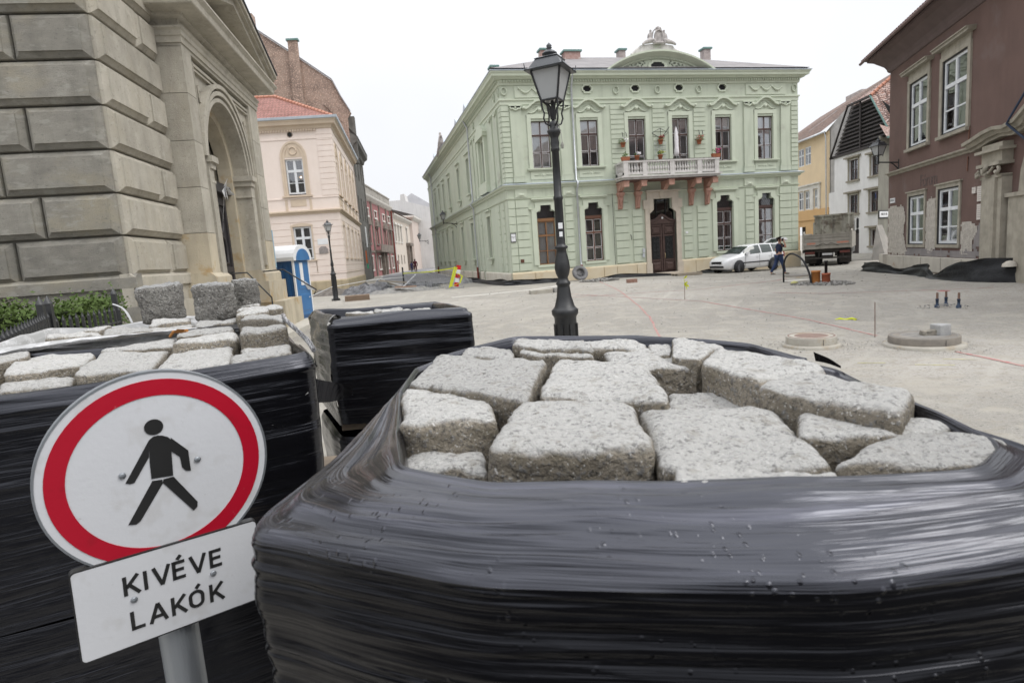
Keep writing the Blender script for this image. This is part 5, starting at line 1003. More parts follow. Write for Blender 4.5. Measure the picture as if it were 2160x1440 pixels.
for i in range(len(hpts)-1):
    a,b=hpts[i],hpts[i+1]
    for dz,y0,y1,h in ((-.18,-.24,-.24,.10),(-.08,-.34,-.40,.12),(.04,-.50,-.52,.10)):
        q.add([(a[0],y0,a[1]+dz),(b[0],y0,b[1]+dz),(b[0],y1,b[1]+dz+h),(a[0],y1,a[1]+dz+h),(a[0],0,a[1]+dz),(b[0],0,b[1]+dz),(b[0],0,b[1]+dz+h+.03),(a[0],0,a[1]+dz+h+.03)],[(0,1,2,3),(3,2,6,7),(0,4,5,1),(0,3,7,4)])
ob('portal_hood',q,FST,HB)
q=MB(HF); n=12; ca=(13.9,2.7)
for i in range(n):
    a,b=math.pi-math.pi*i/n/1.0,math.pi-math.pi*(i+1)/n
    p=[(ca[0]+r*math.cos(t),ca[1]+r*math.sin(t)) for r,t in ((1.85,a),(2.6,a),(2.6,b),(1.85,b))]; q.add([(x,-.10,z) for x,z in p]+[(x,.2,z) for x,z in p],[(0,1,2,3),(0,3,7,4),(1,5,6,2)])
q.box(12.0,16.5,.25,.3,-.3,4.4); ob('portal_arch',q,FST,HB)
q=MB(HF); q.lathe([(.2,0),(.18,.09),(.09,.16),(.001,.18)],10,(11.45,-.30,.52)); ob('guard_stone',q,PST,HB)
q=MB(HF); q.tube([(13.5,-.4,6.5),(11.6,-.5,4.9),(11.5,-.56,4.7),(11.9,-.3,4.2),(12.6,-.2,3.7),(13.6,-.2,3.2)],.035,6); ob('cable',q,mat('blue_cable',(.03,.045,.08),None,5,.5),HB)
# plaques and plates
PLQ=mat('marble_plaque',(.62,.58,.54),(.55,.51,.47),4,.6)
for nm,a,b,z0,z1 in (('memorial_plaque',8.69,9.2,2.60,3.10),('memorial_plaque',8.70,9.48,1.99,2.51),('notice_plate',8.31,8.56,2.89,3.10)):
    q=MB(HF); q.box(a,b,-.05,-.0,z0,z1); f=ob(nm,q,PLQ,HB); 
    q=MB(HF); zz_=z1-.08
    while zz_>z0+.06: q.box(a+.06,b-.06,-.054,-.0505,zz_-.008,zz_+.008); zz_-=.07
    o=ob('inscription',q,mat('faded_inscription',(.36,.33,.31),None,4,.8),f); o['kind']='stuff'
q=MB(HF); q.box(.3,.88,-.03,0,3.06,3.28); f=ob('notice_plate',q,WHITEP,HB); text('ÓVODA',.13,INK,HF@Matrix.Translation((.59,-.034,3.17)),f,ext=.001)
# faded ghost lettering
text('Fórum',.72,mat('ghost_letter_paint',(.075,.056,.052),(.13,.095,.087),9,.9),HF@Matrix.Translation((4.55,-.005,3.72)),HB,name='faded_lettering',ext=.003,space=.85)
for pts in ([(7.95,-.03,5.2),(7.9,-.03,4.6)],[(7.9,-.03,4.2),(7.88,-.03,3.7)]): q=MB(HF); q.tube(pts,.02,4); ob('wall_rod',q,mat('rust',(.2,.1,.07),None,5,.9),HB)
q=MB(HF); q.tube([(8.9,-.03,4.0),(8.9,-.03,3.6)],.03,4); ob('wall_rod',q,mat('rust',(.2,.1,.07),None,5,.9),HB)
# broken corner stone
q=MB(HF); q.box(-.25,.3,-.3,.1,-.2,.7).box(-.9,-.1,-.35,.2,-.2,.32); ob('corner_stone',q,PST,HB)
# ================================================================ STREET OBJECTS
def figure(name,J,E_,m,parent=None,T=None,sub=2):
    bm=bmesh.new(); sk=bm.verts.layers.skin.new(); V={}
    for i,(k,(p,r)) in enumerate(J.items()):
        v=bm.verts.new(p); v[sk].radius=(r,r) if not isinstance(r,tuple) else r; v[sk].use_root=(i==0); V[k]=v
    for a,b in E_: bm.edges.new((V[a],V[b]))
    me=bpy.data.meshes.new(name+'_cage'); bm.to_mesh(me); bm.free()
    o=bpy.data.objects.new(name+'_cage',me); COL.objects.link(o); o.modifiers.new('s','SKIN').use_smooth_shade=True
    s=o.modifiers.new('u','SUBSURF'); s.levels=sub; s.render_levels=sub
    dg=bpy.context.evaluated_depsgraph_get(); me2=bpy.data.meshes.new_from_object(o.evaluated_get(dg)); bpy.data.objects.remove(o); bpy.data.meshes.remove(me)
    me2.materials.clear(); me2.materials.append(m); me2.name=name; me2.polygons.foreach_set('use_smooth',[True]*len(me2.polygons)); return put(name,me2,parent,T)
LG=mat('frosted_lamp_glass',(.42,.43,.43),(.36,.37,.37),2,.25,0,spec=.6); LGI=LG
def lantern(parent,T,s=1.0):
    # T at the centre of the lantern base ring, square plan
    q=MB(T@Matrix.Scale(s,4)); b,t,h=.086,.152,.285
    gl=[]
    for k in range(4):
        a=math.pi/4+k*math.pi/2; a2=a+math.pi/2
        B=Vector((b*1.414*math.cos(a),b*1.414*math.sin(a),0)); Tp=Vector((t*1.414*math.cos(a),t*1.414*math.sin(a),h)); B2=Vector((b*1.414*math.cos(a2),b*1.414*math.sin(a2),0)); T2=Vector((t*1.414*math.cos(a2),t*1.414*math.sin(a2),h))
        q.tube([B,Tp],.012,4); q.tube([B,B2],.012,4); q.tube([Tp,T2],.012,4); q.tube([B+Vector((0,0,-.05)),B+Vector((0,0,.02))],.009,5)
        gl.append((B,B2,T2,Tp))
    fr=ob('lantern_frame',q,IRON,parent)
    q=MB(T@Matrix.Scale(s,4)); 
    for B,B2,T2,Tp in gl: c=.985; q.quad(*[Vector((p.x*c,p.y*c,p.z)) for p in (B,B2,T2,Tp)])
    q.quad(*[g_[0]*.98 for g_ in gl][::-1]); ob('lantern_glass',q,LG,fr)
    q=MB(T@Matrix.Scale(s,4)); r2=1.414
    q.lathe([(.20*r2,h-.012),(.205*r2,h),(.165*r2,h+.02),(.115*r2,h+.10),(.122*r2,h+.108),(.10*r2,h+.12)],4,ph=math.pi/4,smooth=False)
    q.lathe([(.10,h+.12),(.055,h+.135),(.045,h+.142),(.075,h+.152),(.078,h+.162),(.05,h+.185),(.022,h+.197),(.018,h+.205),(.03,h+.213),(.022,h+.222),(.028,h+.232),(.022,h+.244),(.006,h+.26),(.001,h+.266)],10)
    for k in range(4):
        a=math.pi/4+k*math.pi/2; q.tube([(.19*r2*math.cos(a),.19*r2*math.sin(a),h-.01),(.20*r2*math.cos(a),.20*r2*math.sin(a),h+.06)],[.010,.003],4)
    ob('lantern_roof',q,mat('lamp_roof_metal',(.045,.05,.055),(.03,.034,.038),6,.35,spec=.6),parent)
def street_lamp(name,label,loc,rz,s=1.0,sticker=False):
    t=thing(name,label,'street lamp',loc,rz=0); T=Matrix.Translation(loc)@Matrix.Rotation(rz,4,'Z')
    q=MB(T); q.box(-.17,.17,-.17,.17,0,.10); q.lathe([(0.138, 0.1), (0.138, 0.14), (0.1178, 0.17), (0.115, 1.26), (0.1214, 1.28), (0.138, 1.3), (0.1398, 1.345), (0.1242, 1.36), (0.1058, 1.38), (0.0782, 1.48), (0.0662, 1.58), (0.0644, 1.6), (0.0754, 1.615), (0.0754, 1.63), (0.057, 1.65), (0.0506, 1.68), (0.069, 1.72), (0.081, 1.78), (0.0736, 1.85), (0.0552, 1.93), (0.0515, 1.97), (0.0699, 1.985), (0.0699, 2.0), (0.0478, 2.015), (0.046, 2.03), (0.0432, 2.47), (0.0488, 2.48), (0.0488, 2.505), (0.0405, 2.515), (0.0368, 2.95), (0.0442, 2.955), (0.0442, 2.98), (0.0396, 2.99), (0.046, 3.03), (0.0405, 3.07), (0.0423, 3.09), (0.0607, 3.12), (0.0718, 3.15), (0.0552, 3.165), (0.0414, 3.18), (0.0442, 3.21), (0.0368, 3.24), (0.0166, 3.25), (0.0166, 3.44)],20)
    for k in range(8): a=k*math.pi/4; q.box(-.012,.012,.120,.131,.22,1.2,Matrix.Rotation(a,4,'Z'))
    ob('post',q,IRON,t)
    q=MB(T)
    for k in range(4):
        a=math.pi/4+k*math.pi/2; c,s_=math.cos(a),math.sin(a)
        q.tube([(r*c,r*s_,z) for r,z in ((.045,3.20),(.085,3.22),(.105,3.27),(.095,3.32),(.115,3.37),(.118,3.42))],.009,5)
        q.tube([(r*c,r*s_,z) for r,z in ((.02,3.26),(.03,3.34),(.06,3.40),(.10,3.43))],.010,5)
    ob('scroll_arm',q,IRON,t)
    q=MB(T); q.box(-.06,.06,-.132,-.122,.5,.95); ob('access_door',q,IRON,t)
    lantern(t,T@Matrix.Translation((0,0,3.44)),1.0)
    if sticker:
        q=MB(T); q.tube([(.05,-.02,3.25),(.09,-.05,3.1),(.10,-.06,3.02)],.004,4).lathe([(.012,0),(.018,.03),(.008,.06)],8,(.10,-.06,2.96)); ob('cable_plug',q,mat('grey_cable',(.25,.25,.22),None,5,.6),t)
        V=T@Matrix.Rotation(-rz,4,'Z')@Matrix.Rotation(R(-10),4,'Z')
        for z0,z1,w_ in ((2.18,2.24,.022),(2.10,2.15,.017)):
            q=MB(V); q.add([(-w_+.0,-.0495,z0),(w_,-.0495,z0),(w_,-.0495,z1),(-w_,-.0495,z1)],[(0,1,2,3)]); ob('sticker',q,WHITEP,t)
    return t
street_lamp('street_lamp','tall black cast-iron lamp post standing just behind the nearest wrapped cobbles',(1.97,6.02,0),R(-38),sticker=True)
l2=street_lamp('street_lamp','smaller-looking black lamp post in front of the pink house beside the blue toilet',(-1.64,31.5,.34),R(20))
# wall lanterns
def wall_lamp(label,wall,out,drop):
    t=thing('wall_lamp',label,'wall lamp',wall); W_=Vector(wall); O=Vector(out); q=MB()
    q.tube([W_+Vector((0,0,.25)),W_+Vector((0,0,-.3))],.035,6); q.tube([W_+Vector((0,0,.1)),O+Vector((0,0,.05))],.03,6); q.tube([W_+Vector((0,0,-.2)),W_.lerp(O,.25)+Vector((0,0,.0)),W_.lerp(O,.4)+Vector((0,0,.07))],.025,6); q.tube([O+Vector((0,0,-.05)),O+Vector((0,0,.35))],.04,8); ob('wall_bracket',q,IRON,t)
    lantern(t,Matrix.Translation(O+Vector((0,0,.36))),1.45 if drop else 1.3); return t
wall_lamp('black wall lantern on a scrolled bracket at the corner of the brown house',(23.87,23.31,4.72),(23.13,23.70,4.86),1)
wall_lamp('black wall lantern on the side wall of the green house above the lane',(7.62,50.5,4.75),(6.5,50.3,4.9),0)
wall_lamp('tiny black wall lantern near the far end of the green house',(7.62,75,4.3),(6.6,75,4.4),0)
# ---------------- portable toilet
BLT=mat('blue_plastic',(.04,.15,.34),(.035,.125,.29),2,.4,.05,10,spec=.4,stretch=(1,1,.3)); BLD=mat('dark_blue_plastic',(.022,.085,.21),(.018,.07,.17),2,.4,.05,10,spec=.4); WPL=mat('white_plastic',(.72,.73,.74),None,3,.4)
TT=thing('portable_toilet','blue portable toilet with white rounded roof beside the church portal','portable toilet',(-2.44,22.35,.30))
TF_=frame((-2.40,21.75,.30),21)     # front face along local x (0..1.1), outward local -y (to the right of the photo)
q=MB(TF_); q.box(-.02,1.12,0,1.1,0,.12).box(.03,1.07,.03,1.07,.12,2.02); ob('cabin',q,BLD,TT)
q=MB(TF_); q.box(-.01,.06,-.02,.04,.1,2.02).box(1.04,1.11,-.02,.04,.1,2.02).box(-.02,.02,.98,1.06,.1,2.0); ob('corner_post',q,WPL,TT)
q=MB(TF_); q.box(.08,1.02,-.02,.03,.12,1.98); d=ob('door',q,BLT,TT); q=MB(TF_); q.frustum(.18,.92,.25,.85,-.035,-.02,.03).frustum(.18,.92,1.0,1.9,-.035,-.02,.03); ob('door_panel',q,BLT,d); q=MB(TF_); q.box(.86,.96,-.06,-.02,1.0,1.12); ob('door_handle',q,INK,d)
q=MB(TF_); q.box(.36,.58,-.045,-.036,1.15,1.92); ob('notice_sheet',q,WPL,d); q=MB(TF_); q.add([(.5,-.05,1.25),(.78,-.05,.98),(1.05,-.22,.92),(.62,-.05,1.28)],[(0,1,2,3)]); ob('loose_paper',q,WPL,d)
for z in (.5,.62,.55): pass
n=10; rp=[(-.08,2.0)]+[(.55-.66*math.cos(math.pi*i/n)*(1 if i in (0,n) else .97),2.12+.42*math.sin(math.pi*i/n)) for i in range(n+1)]+[(1.18,2.0)]
q=MB(TF_); q.prism(rp,-.10,1.18); ob('roof',q,WPL,TT); q=MB(TF_); q.prism([(.55-.48*math.cos(math.pi*i/n),2.0+.40*math.sin(math.pi*i/n)) for i in range(n+1)],-.125,-.10); ob('gable_panel',q,BLT,TT)
q=MB(TF_); 
for k in range(4): q.box(-.005,.03,.2+k*.2,.28+k*.2,.3,1.9)
ob('side_rib',q,BLD,TT)
# ---------------- car
def make_car():
    T=Matrix.Translation((19.68,29.37,.09))@Matrix.Rotation(R(8.9),4,'Z')@Matrix.Translation((-.82,.0,0)) # local x from nose 0 to tail 4.2, y 0 near side .. 1.64
    t=thing('parked_car','white estate car with raised tailgate parked against the green house','car',tuple(T@Vector((2.1,.82,0))))
    WHT=mat('white_car_paint',(.74,.75,.76),(.72,.73,.74),2,.25,0,spec=.5,coat=.6); BLK=mat('black_trim',(.02,.02,.022),None,4,.5); TYR=mat('rubber',(.025,.025,.027),(.035,.035,.037),8,.85); RIM=mat('grey_wheel_trim',(.10,.10,.11),None,5,.4,metal=.5)
    # x, zbot, zbelt, ztop, half width belt, half width top
    S=[(0.0,.34,.56,.62,.52,.40),(.06,.26,.66,.72,.66,.52),(.22,.22,.74,.82,.76,.60),(.55,.2,.82,.91,.81,.66),(.95,.2,.88,.99,.82,.66),(1.12,.2,.91,1.06,.82,.63),(1.45,.2,.93,1.27,.82,.60),(1.75,.2,.94,1.42,.82,.57),(2.05,.2,.95,1.485,.82,.565),(2.5,.2,.96,1.50,.82,.565),(3.0,.2,.97,1.49,.82,.56),(3.5,.2,.98,1.47,.81,.55),(3.85,.22,.98,1.42,.79,.53),(4.02,.24,.98,1.20,.76,.50),(4.15,.27,.93,1.0,.72,.48),(4.21,.36,.80,.84,.62,.42)]
    def ring(s):
        x,zb,ze,zt,wb,wt=s; mid=(zb+ze)/2
        h=[(0,zb),(wb-.10,zb),(wb-.02,zb+.10),(wb,mid),(wb-.005,ze-.06),(wb-.03,ze),(wb-.03+(wt-wb+.03)*.5,ze+(zt-ze)*.52),(wt,zt-.05*(zt-ze)),(wt-.10,zt),(0,zt+.02)]
        return [(x,.82-y,z) for y,z in h]+[(x,.82+y,z) for y,z in h[-2:0:-1]]
    rg=[ring(s) for s in S]; n=len(rg[0]); vs=[p for r_ in rg for p in r_]; fs=[]
    for i in range(len(S)-1):
        for k in range(n): fs.append((i*n+k,(i+1)*n+k,(i+1)*n+(k+1)%n,i*n+(k+1)%n))
    q=MB(T); q.add(vs,fs,True); q.add(rg[0],[tuple(range(n))]); q.add(rg[-1],[tuple(range(n-1,-1,-1))]); body=ob('body',q,WHT,t)
    GLC=mat('tinted_car_glass',(.05,.07,.06),(.03,.04,.035),2,.08,0,spec=.8)
    def gquad(q,i0,i1,k0,k1,a=.06,b=.94,off=.006,z0=0.08,z1=.92):
        A,B,C,D=Vector(rg[i0][k0]),Vector(rg[i1][k0]),Vector(rg[i1][k1]),Vector(rg[i0][k1])
        def P(u,v): return A.lerp(B,u).lerp(D.lerp(C,u),v)
        nn=(B-A).cross(D-A).normalized(); c=(A+B+C+D)/4
        if (c-Vector((2.1,.82,.8))).dot(nn)<0: nn=-nn
        q.quad(*[P(u,v)+nn*off for u,v in ((a,z0),(b,z0),(b,z1),(a,z1))])
    m=n-1
    for side in (0,1):
        q=MB(T)
        def kk(k): return k if side==0 else (n-k)%n
        for (i0,i1,a,b) in ((5,6,.35,1),(6,7,0,1),(7,8,0,1),(8,9,0,.78),(9,10,-.02,1),(10,11,0,.45),(10,11,.62,1),(11,12,0,.75)):
            gquad(q,i0,i1,kk(5),kk(6),a,b,.008,.10,1.0); gquad(q,i0,i1,kk(6),kk(7),a,b,.008,0.0,.86)
        ob('side_window',q,GLC,t)
    q=MB(T); 
    for i in (4,5,6):
        for k in (7,8,9,10): gquad(q,i,i+1,k,k+1,0.0 if i>4 else .45,1 if i<6 else .8,.010,.0,1)
    ob('windscreen',q,GLC,t)
    # wheels
    for x,y in ((.82,.06),(3.27,.06),(.82,1.58),(3.27,1.58)):
        sg=-1 if y<.8 else 1; Wt=T@Matrix.Translation((x,y,.31))@Matrix.Rotation(R(90),4,'X')@(Matrix.Rotation(R(18 if x<1 else 0),4,'Y'))
        q=MB(Wt); q.lathe([(.19,-.09),(.29,-.10),(.31,-.07),(.31,.07),(.29,.10),(.19,.09)],24); w_=ob('wheel',q,TYR,t)
        q=MB(Wt); q.lathe([(.001,.075),(.05,.08),(.07,.06),(.18,.065),(.20,.095)],20)
        for k in range(7): a=k*2*math.pi/7; q.box(-.018,.018,.05,.19,.062,.085,Matrix.Rotation(a,4,'Z'))
        ob('rim',q,RIM,w_)
        q=MB(T); q.lathe([(.36,0),(.375,.02),(.001,.022)],24,(x,.0-.004 if sg<0 else 1.644,.33),ax=Matrix.Rotation(R(90 if sg<0 else -90),3,'X')); ob('wheel_arch',q,BLK,t)
    q=MB(T); q.prism([(-.012,.60),(-.014,.70)],.5,1.14,'y') if False else None
    q=MB(T); q.box(-.03,.05,.44,1.20,.545,.67); ob('grille',q,BLK,t); q=MB(T); q.box(-.04,.10,.30,1.34,.33,.43); ob('lower_intake',q,BLK,t)
    q=MB(T); q.box(-.045,-.03,.60,1.04,.46,.54); f=ob('number_plate',q,WHITEP,t)
    for y0,y1 in ((.22,.46),(1.18,1.42)):
        q=MB(T); q.add([(.03,y0+.18 if y0<.8 else y0,.60),(.03,y1 if y0<.8 else y1-.18,.60),(.12,y1,.70),(.16,y0,.70)] if False else [(.02,max(y0,.0)+.12 if y0<.8 else y0,.58),(.02,y1 if y0<.8 else y1-.12,.58),(.10,y1,.69),(.22,y0 if y0<.8 else y1,.70),(.12,y0-.04 if y0<.8 else y1+.04,.62)],[(0,1,2,3,4)]); ob('headlight',q,mat('headlight_glass',(.45,.48,.5),None,3,.1,spec=.8),t)
    q=MB(T); q.box(1.1,2.95,-.012,.004,.50,.56); ob('side_strip',q,BLK,t)
    q=MB(T); q.box(1.35,1.5,-.12,.02,.96,1.08); ob('wing_mirror',q,WHT,t)
    for x in (1.28,2.28,3.15): q=MB(T); q.box(x,x+.008,-.006,.002,.3,.93); ob('door_seam',q,BLK,t)
    for x in (2.05,2.95): q=MB(T); q.box(x,x+.14,-.022,.0,.80,.83); ob('door_handle',q,WHT,t)
    # open tailgate
    q=MB(T); H=[(3.82,1.44),(4.15,1.66),(4.50,1.74),(4.62,1.66),(4.64,1.60),(4.45,1.62),(4.15,1.58),(3.85,1.38)]
    q.prism([(x,z) for x,z in H],.28,.36).prism([(x,z) for x,z in H],1.28,1.36); q.box(3.82,3.95,.36,1.28,1.38,1.47).add([(4.42,.28,1.74),(4.42,1.36,1.74),(4.66,1.30,1.55),(4.66,.34,1.55),(4.40,.28,1.70),(4.40,1.36,1.70),(4.62,1.30,1.52),(4.62,.34,1.52)],[(0,1,2,3),(7,6,5,4),(0,3,7,4),(1,5,6,2),(2,6,7,3),(0,4,5,1)]); q.box(3.95,4.25,.30,1.34,.95,1.02)
    tg=ob('tailgate',q,WHT,t); q=MB(T); q.quad((3.95,.37,1.50),(3.95,1.27,1.50),(4.42,1.27,1.70),(4.42,.37,1.70)); ob('tailgate_window',q,GLC,tg)
    q=MB(T); q.box(4.03,4.2,.10,.24,.66,.95).box(4.03,4.2,1.4,1.54,.66,.95); ob('tail_light',q,mat('red_lens',(.3,.02,.02),None,3,.3),t)
    return t
make_car()
# ---------------- tipper truck seen from behind
def make_truck():
    cx,cy=25.95,30.15; T=Matrix.Translation((cx,cy,0))@Matrix.Rotation(R(90-62-90),4,'Z')  # local y forward, x right
    T=Matrix.Translation((cx,cy,0))@Matrix.Rotation(-R(45),4,'Z')
    t=thing('tipper_truck','dusty grey tipper truck seen from behind right of the green house','truck',(cx,cy,0))
    TG=mat('dusty_tipper_grey',(.36,.34,.30),(.27,.255,.22),2.2,.8,.2,30,streak=.35); TD=mat('stained_tipper_panel',(.40,.39,.34),(.25,.23,.19),1.8,.85,.2,20,streak=.6,c3=(.14,.11,.09),c3scale=2.2,c3lo=.5,c3hi=.64); CHD=mat('dark_chassis',(.035,.032,.03),(.055,.05,.045),5,.85); TYR=MT['rubber']
    q=MB(T)
    for k,(z0,z1,y) in enumerate(((1.02,1.20,.0),(1.22,1.42,-.03),(1.44,1.62,.0),(1.64,1.80,-.03))): q.box(-1.22,1.22,y,y+.10,z0,z1)
    q.box(-1.22,1.22,.02,.08,1.0,1.8).box(-1.27,-1.19,-.05,.1,.98,1.95).box(1.19,1.27,-.05,.1,.98,1.95).box(-1.22,1.22,-.06,.06,1.80,1.86); ob('tailgate',q,TG,t)
    q=MB(T); q.box(-1.27,-1.2,.1,4.6,1.0,1.9).box(1.2,1.27,.1,4.6,1.0,1.9).box(-1.2,1.2,.1,4.6,1.0,1.06); q.prism([(.1,1.9),(.1,1.96),(.5,2.05),(.9,1.9)],-1.27,-1.2,'x').prism([(.1,1.9),(.1,1.96),(.5,2.05),(.9,1.9)],1.2,1.27,'x'); ob('tipper_body',q,TG,t)
    q=MB(T); q.box(-1.05,1.12,4.5,4.6,1.06,3.02)
    ob('headboard',q,TD,t); q=MB(T)
    for x in (-1.05,-.62,-.1,.42,.85,1.09): q.box(x,x+.09,4.42,4.5,1.06,3.0)
    q.box(-1.1,1.2,4.40,4.52,2.95,3.05).box(-.25,.42,4.42,4.5,2.72,2.78).box(-.25,.42,4.42,4.5,2.5,2.55); ob('headboard_rib',q,TD,t)
    q=MB(T); q.box(-1.15,1.15,4.75,6.6,.6,2.6); ob('cab',q,mat('cab_grey',(.45,.46,.46),None,3,.5),t)
    q=MB(T); q.box(1.28,1.42,4.9,5.0,2.05,2.65).box(1.27,1.42,4.9,5.0,1.75,2.0); ob('mirror',q,INK,t); q=MB(T); q.tube([(1.1,4.9,2.7),(1.35,4.9,2.72),(1.35,4.9,1.7),(1.1,4.9,1.6)],.02,5); ob('mirror_arm',q,INK,t)
    q=MB(T); q.box(-.5,-.38,.3,6,.55,.95).box(.38,.5,.3,6,.55,.95).box(-1.2,1.2,.25,.35,.80,1.0).box(-1.15,1.15,.12,.22,.42,.52).box(-.85,-.78,.15,.3,.5,.9).box(.78,.85,.15,.3,.5,.9).box(-.3,.3,.3,.4,.45,.8); ob('chassis',q,CHD,t)
    for x0 in (-1.22,.6): q=MB(T); q.box(x0,x0+.62,.5,.6,.16,.95); ob('mudguard_flap',q,CHD,t)
    for x in (-.92,-.60,.60,.92):
        for y in (1.2,2.55): q=MB(T); q.lathe([(.25,-.13),(.46,-.14),(.50,-.09),(.50,.09),(.46,.14),(.25,.13)],20,(x,y,.5),ax=Matrix.Rotation(R(90),3,'Y')); ob('wheel',q,TYR,t)
    for x in (-1.15,.65): q=MB(T); q.box(x,x+.5,.10,.20,.72,.86); ob('light_cluster',q,mat('dusty_red_lens',(.16,.04,.03),(.10,.04,.035),12,.5),t)
    q=MB(T); q.box(-.26,.26,.24,.28,.62,.74); ob('number_plate',q,WHITEP,t); q=MB(T); q.box(-1.15,-.65,.14,.16,.62,.70); ob('plate',q,mat('dusty_white',(.4,.39,.36),None,9,.8),t)
    for a,b in ((-1.05,-.6),(.5,1.1)): q=MB(T); q.box(a,b,-.034,-.0305,1.28,1.38); ob('reflective_strip',q,mat('faded_orange_strip',(.50,.16,.09),(.42,.24,.18),14,.7),t)
    q=MB(T); q.tube([(-.6,-.02,1.15),(-.2,-.04,1.32),(0,-.04,1.22),(.2,-.04,1.32),(.6,-.02,1.15)],.015,4); ob('latch_chain',q,CHD,t)
make_truck()
# ---------------- man with phone
def make_man():
    z0=.09; T=Matrix.Translation((19.2,25.45,z0))@Matrix.Rotation(R(-12),4,'Z')   # local +x = walking direction
    t=thing('person','man in dark T-shirt and jeans walking with phone at his ear, carrying a white item','person',(19.2,25.45,z0))
    SK=mat('skin',(.42,.24,.17),(.38,.21,.15),4,.6); SH=mat('navy_shirt',(.012,.018,.04),(.018,.024,.05),5,.9); JN=mat('blue_jeans',(.02,.035,.085),(.035,.05,.11),6,.9); HR=mat('dark_hair',(.02,.014,.01),None,6,.8); SHO=mat('grey_shoes',(.25,.23,.2),None,6,.8)
    J=dict(pelvis=((0,0,.95),(.14,.11)),waist=((.02,0,1.10),(.14,.11)),chest=((.03,0,1.32),(.17,.12)),neck0=((.04,0,1.46),.07),neck=((.05,0,1.53),.055),head=((.07,0,1.64),(.085,.10)),crown=((.07,0,1.73),.075),
      sL=((.03,.17,1.42),.065),eL=((-.02,.25,1.17),.045),wL=((.06,.27,.95),.032),hL=((.10,.27,.86),.035),
      sR=((.05,-.17,1.42),.065),eR=((.24,-.26,1.28),.045),wR=((.20,-.16,1.52),.032),hR=((.16,-.12,1.62),.035),
      kL=((-.10,.10,.52),.06),aL=((-.34,.10,.12),.042),fL=((-.26,.10,.05),.04),tL=((-.12,.10,.03),.03),
      hipL=((-.01,.09,.88),.095),hipR=((.02,-.09,.88),.095),kR=((.16,-.10,.50),.06),aR=((.24,-.10,.09),.042),fR=((.33,-.10,.05),.04),tR=((.44,-.10,.04),.03))
    E_=[('pelvis','waist'),('waist','chest'),('chest','neck0'),('neck0','neck'),('neck','head'),('head','crown'),('chest','sL'),('sL','eL'),('eL','wL'),('wL','hL'),('chest','sR'),('sR','eR'),('eR','wR'),('wR','hR'),('pelvis','hipL'),('hipL','kL'),('kL','aL'),('aL','fL'),('fL','tL'),('pelvis','hipR'),('hipR','kR'),('kR','aR'),('aR','fR'),('fR','tR')]
    figure('body',J,E_,SK,t,T)
    def sub(keys,k,add=None):
        d={}
        for a in keys:
            p,r=J[a]; r=tuple(x*k+.012 for x in r) if isinstance(r,tuple) else r*k+.012; d[a]=(p,r)
        if add: d.update(add)
        return d,[e_ for e_ in E_ if e_[0] in d and e_[1] in d]
    d,e_=sub(['pelvis','waist','chest','neck0','sL','sR'],1.08,dict(eL=((-.005,.23,1.24),.062),eR=((.17,-.235,1.32),.062))); figure('shirt',d,e_,SH,t,T)
    d,e_=sub(['pelvis','hipL','kL','aL','hipR','kR','aR'],1.22); d['pelvis']=((0,0,.93),(.155,.125)); figure('jeans',d,e_,JN,t,T)
    q=MB(T)
    for p in ((-.28,.10,.05),(.34,-.10,.05)):
        A=T@Vector(p); figure('shoe',{'h':((p[0]-.08,p[1],.06),.055),'m':((p[0],p[1],.055),.05),'t':((p[0]+.13,p[1],.035),.04)},[('h','m'),('m','t')],SHO,t,T,1)
    figure('hair',{'a':((.05,0,1.69),.10),'b':((.035,0,1.74),.085),'c':((.0,0,1.66),.07)},[('a','b'),('a','c')],HR,t,T,1)
    q=MB(T); q.box(.10,.19,-.145,-.115,1.58,1.72); ob('phone',q,INK,t)
    q=MB(T); q.box(.155,.175,-.012,.012,1.62,1.66).box(.142,.160,-.035,-.02,1.66,1.672).box(.142,.160,.02,.035,1.66,1.672).box(.145,.162,-.022,.022,1.585,1.595); ob('face_features',q,SK,t)
    for s_ in (-1,1):
        q=MB(T); 
        hand=(J['hL'] if s_>0 else J['hR'])[0]
        for k in range(4): q.tube([(hand[0]+.0,hand[1]-.03+k*.02,hand[2]-.01*s_),(hand[0]+.02,hand[1]-.03+k*.02,hand[2]-.05*s_),(hand[0]-.0,hand[1]-.03+k*.02,hand[2]-.08*s_)],[.011,.010,.007],5)
        q.tube([(hand[0]+.02,hand[1]-.03,hand[2]),(hand[0]+.05,hand[1]-.04,hand[2]-.03*s_)],.011,5); ob('fingers',q,SK,t)
    q=MB(T); q.box(.06,.14,.20,.30,.55,.62).box(.10,.17,.22,.30,.42,.72).box(.05,.12,.16,.26,.66,.78); tag(ob('carried_item',q,WPL),'small white bundle hanging from the walking man\'s lowered hand','bundle')
    return t
make_man()
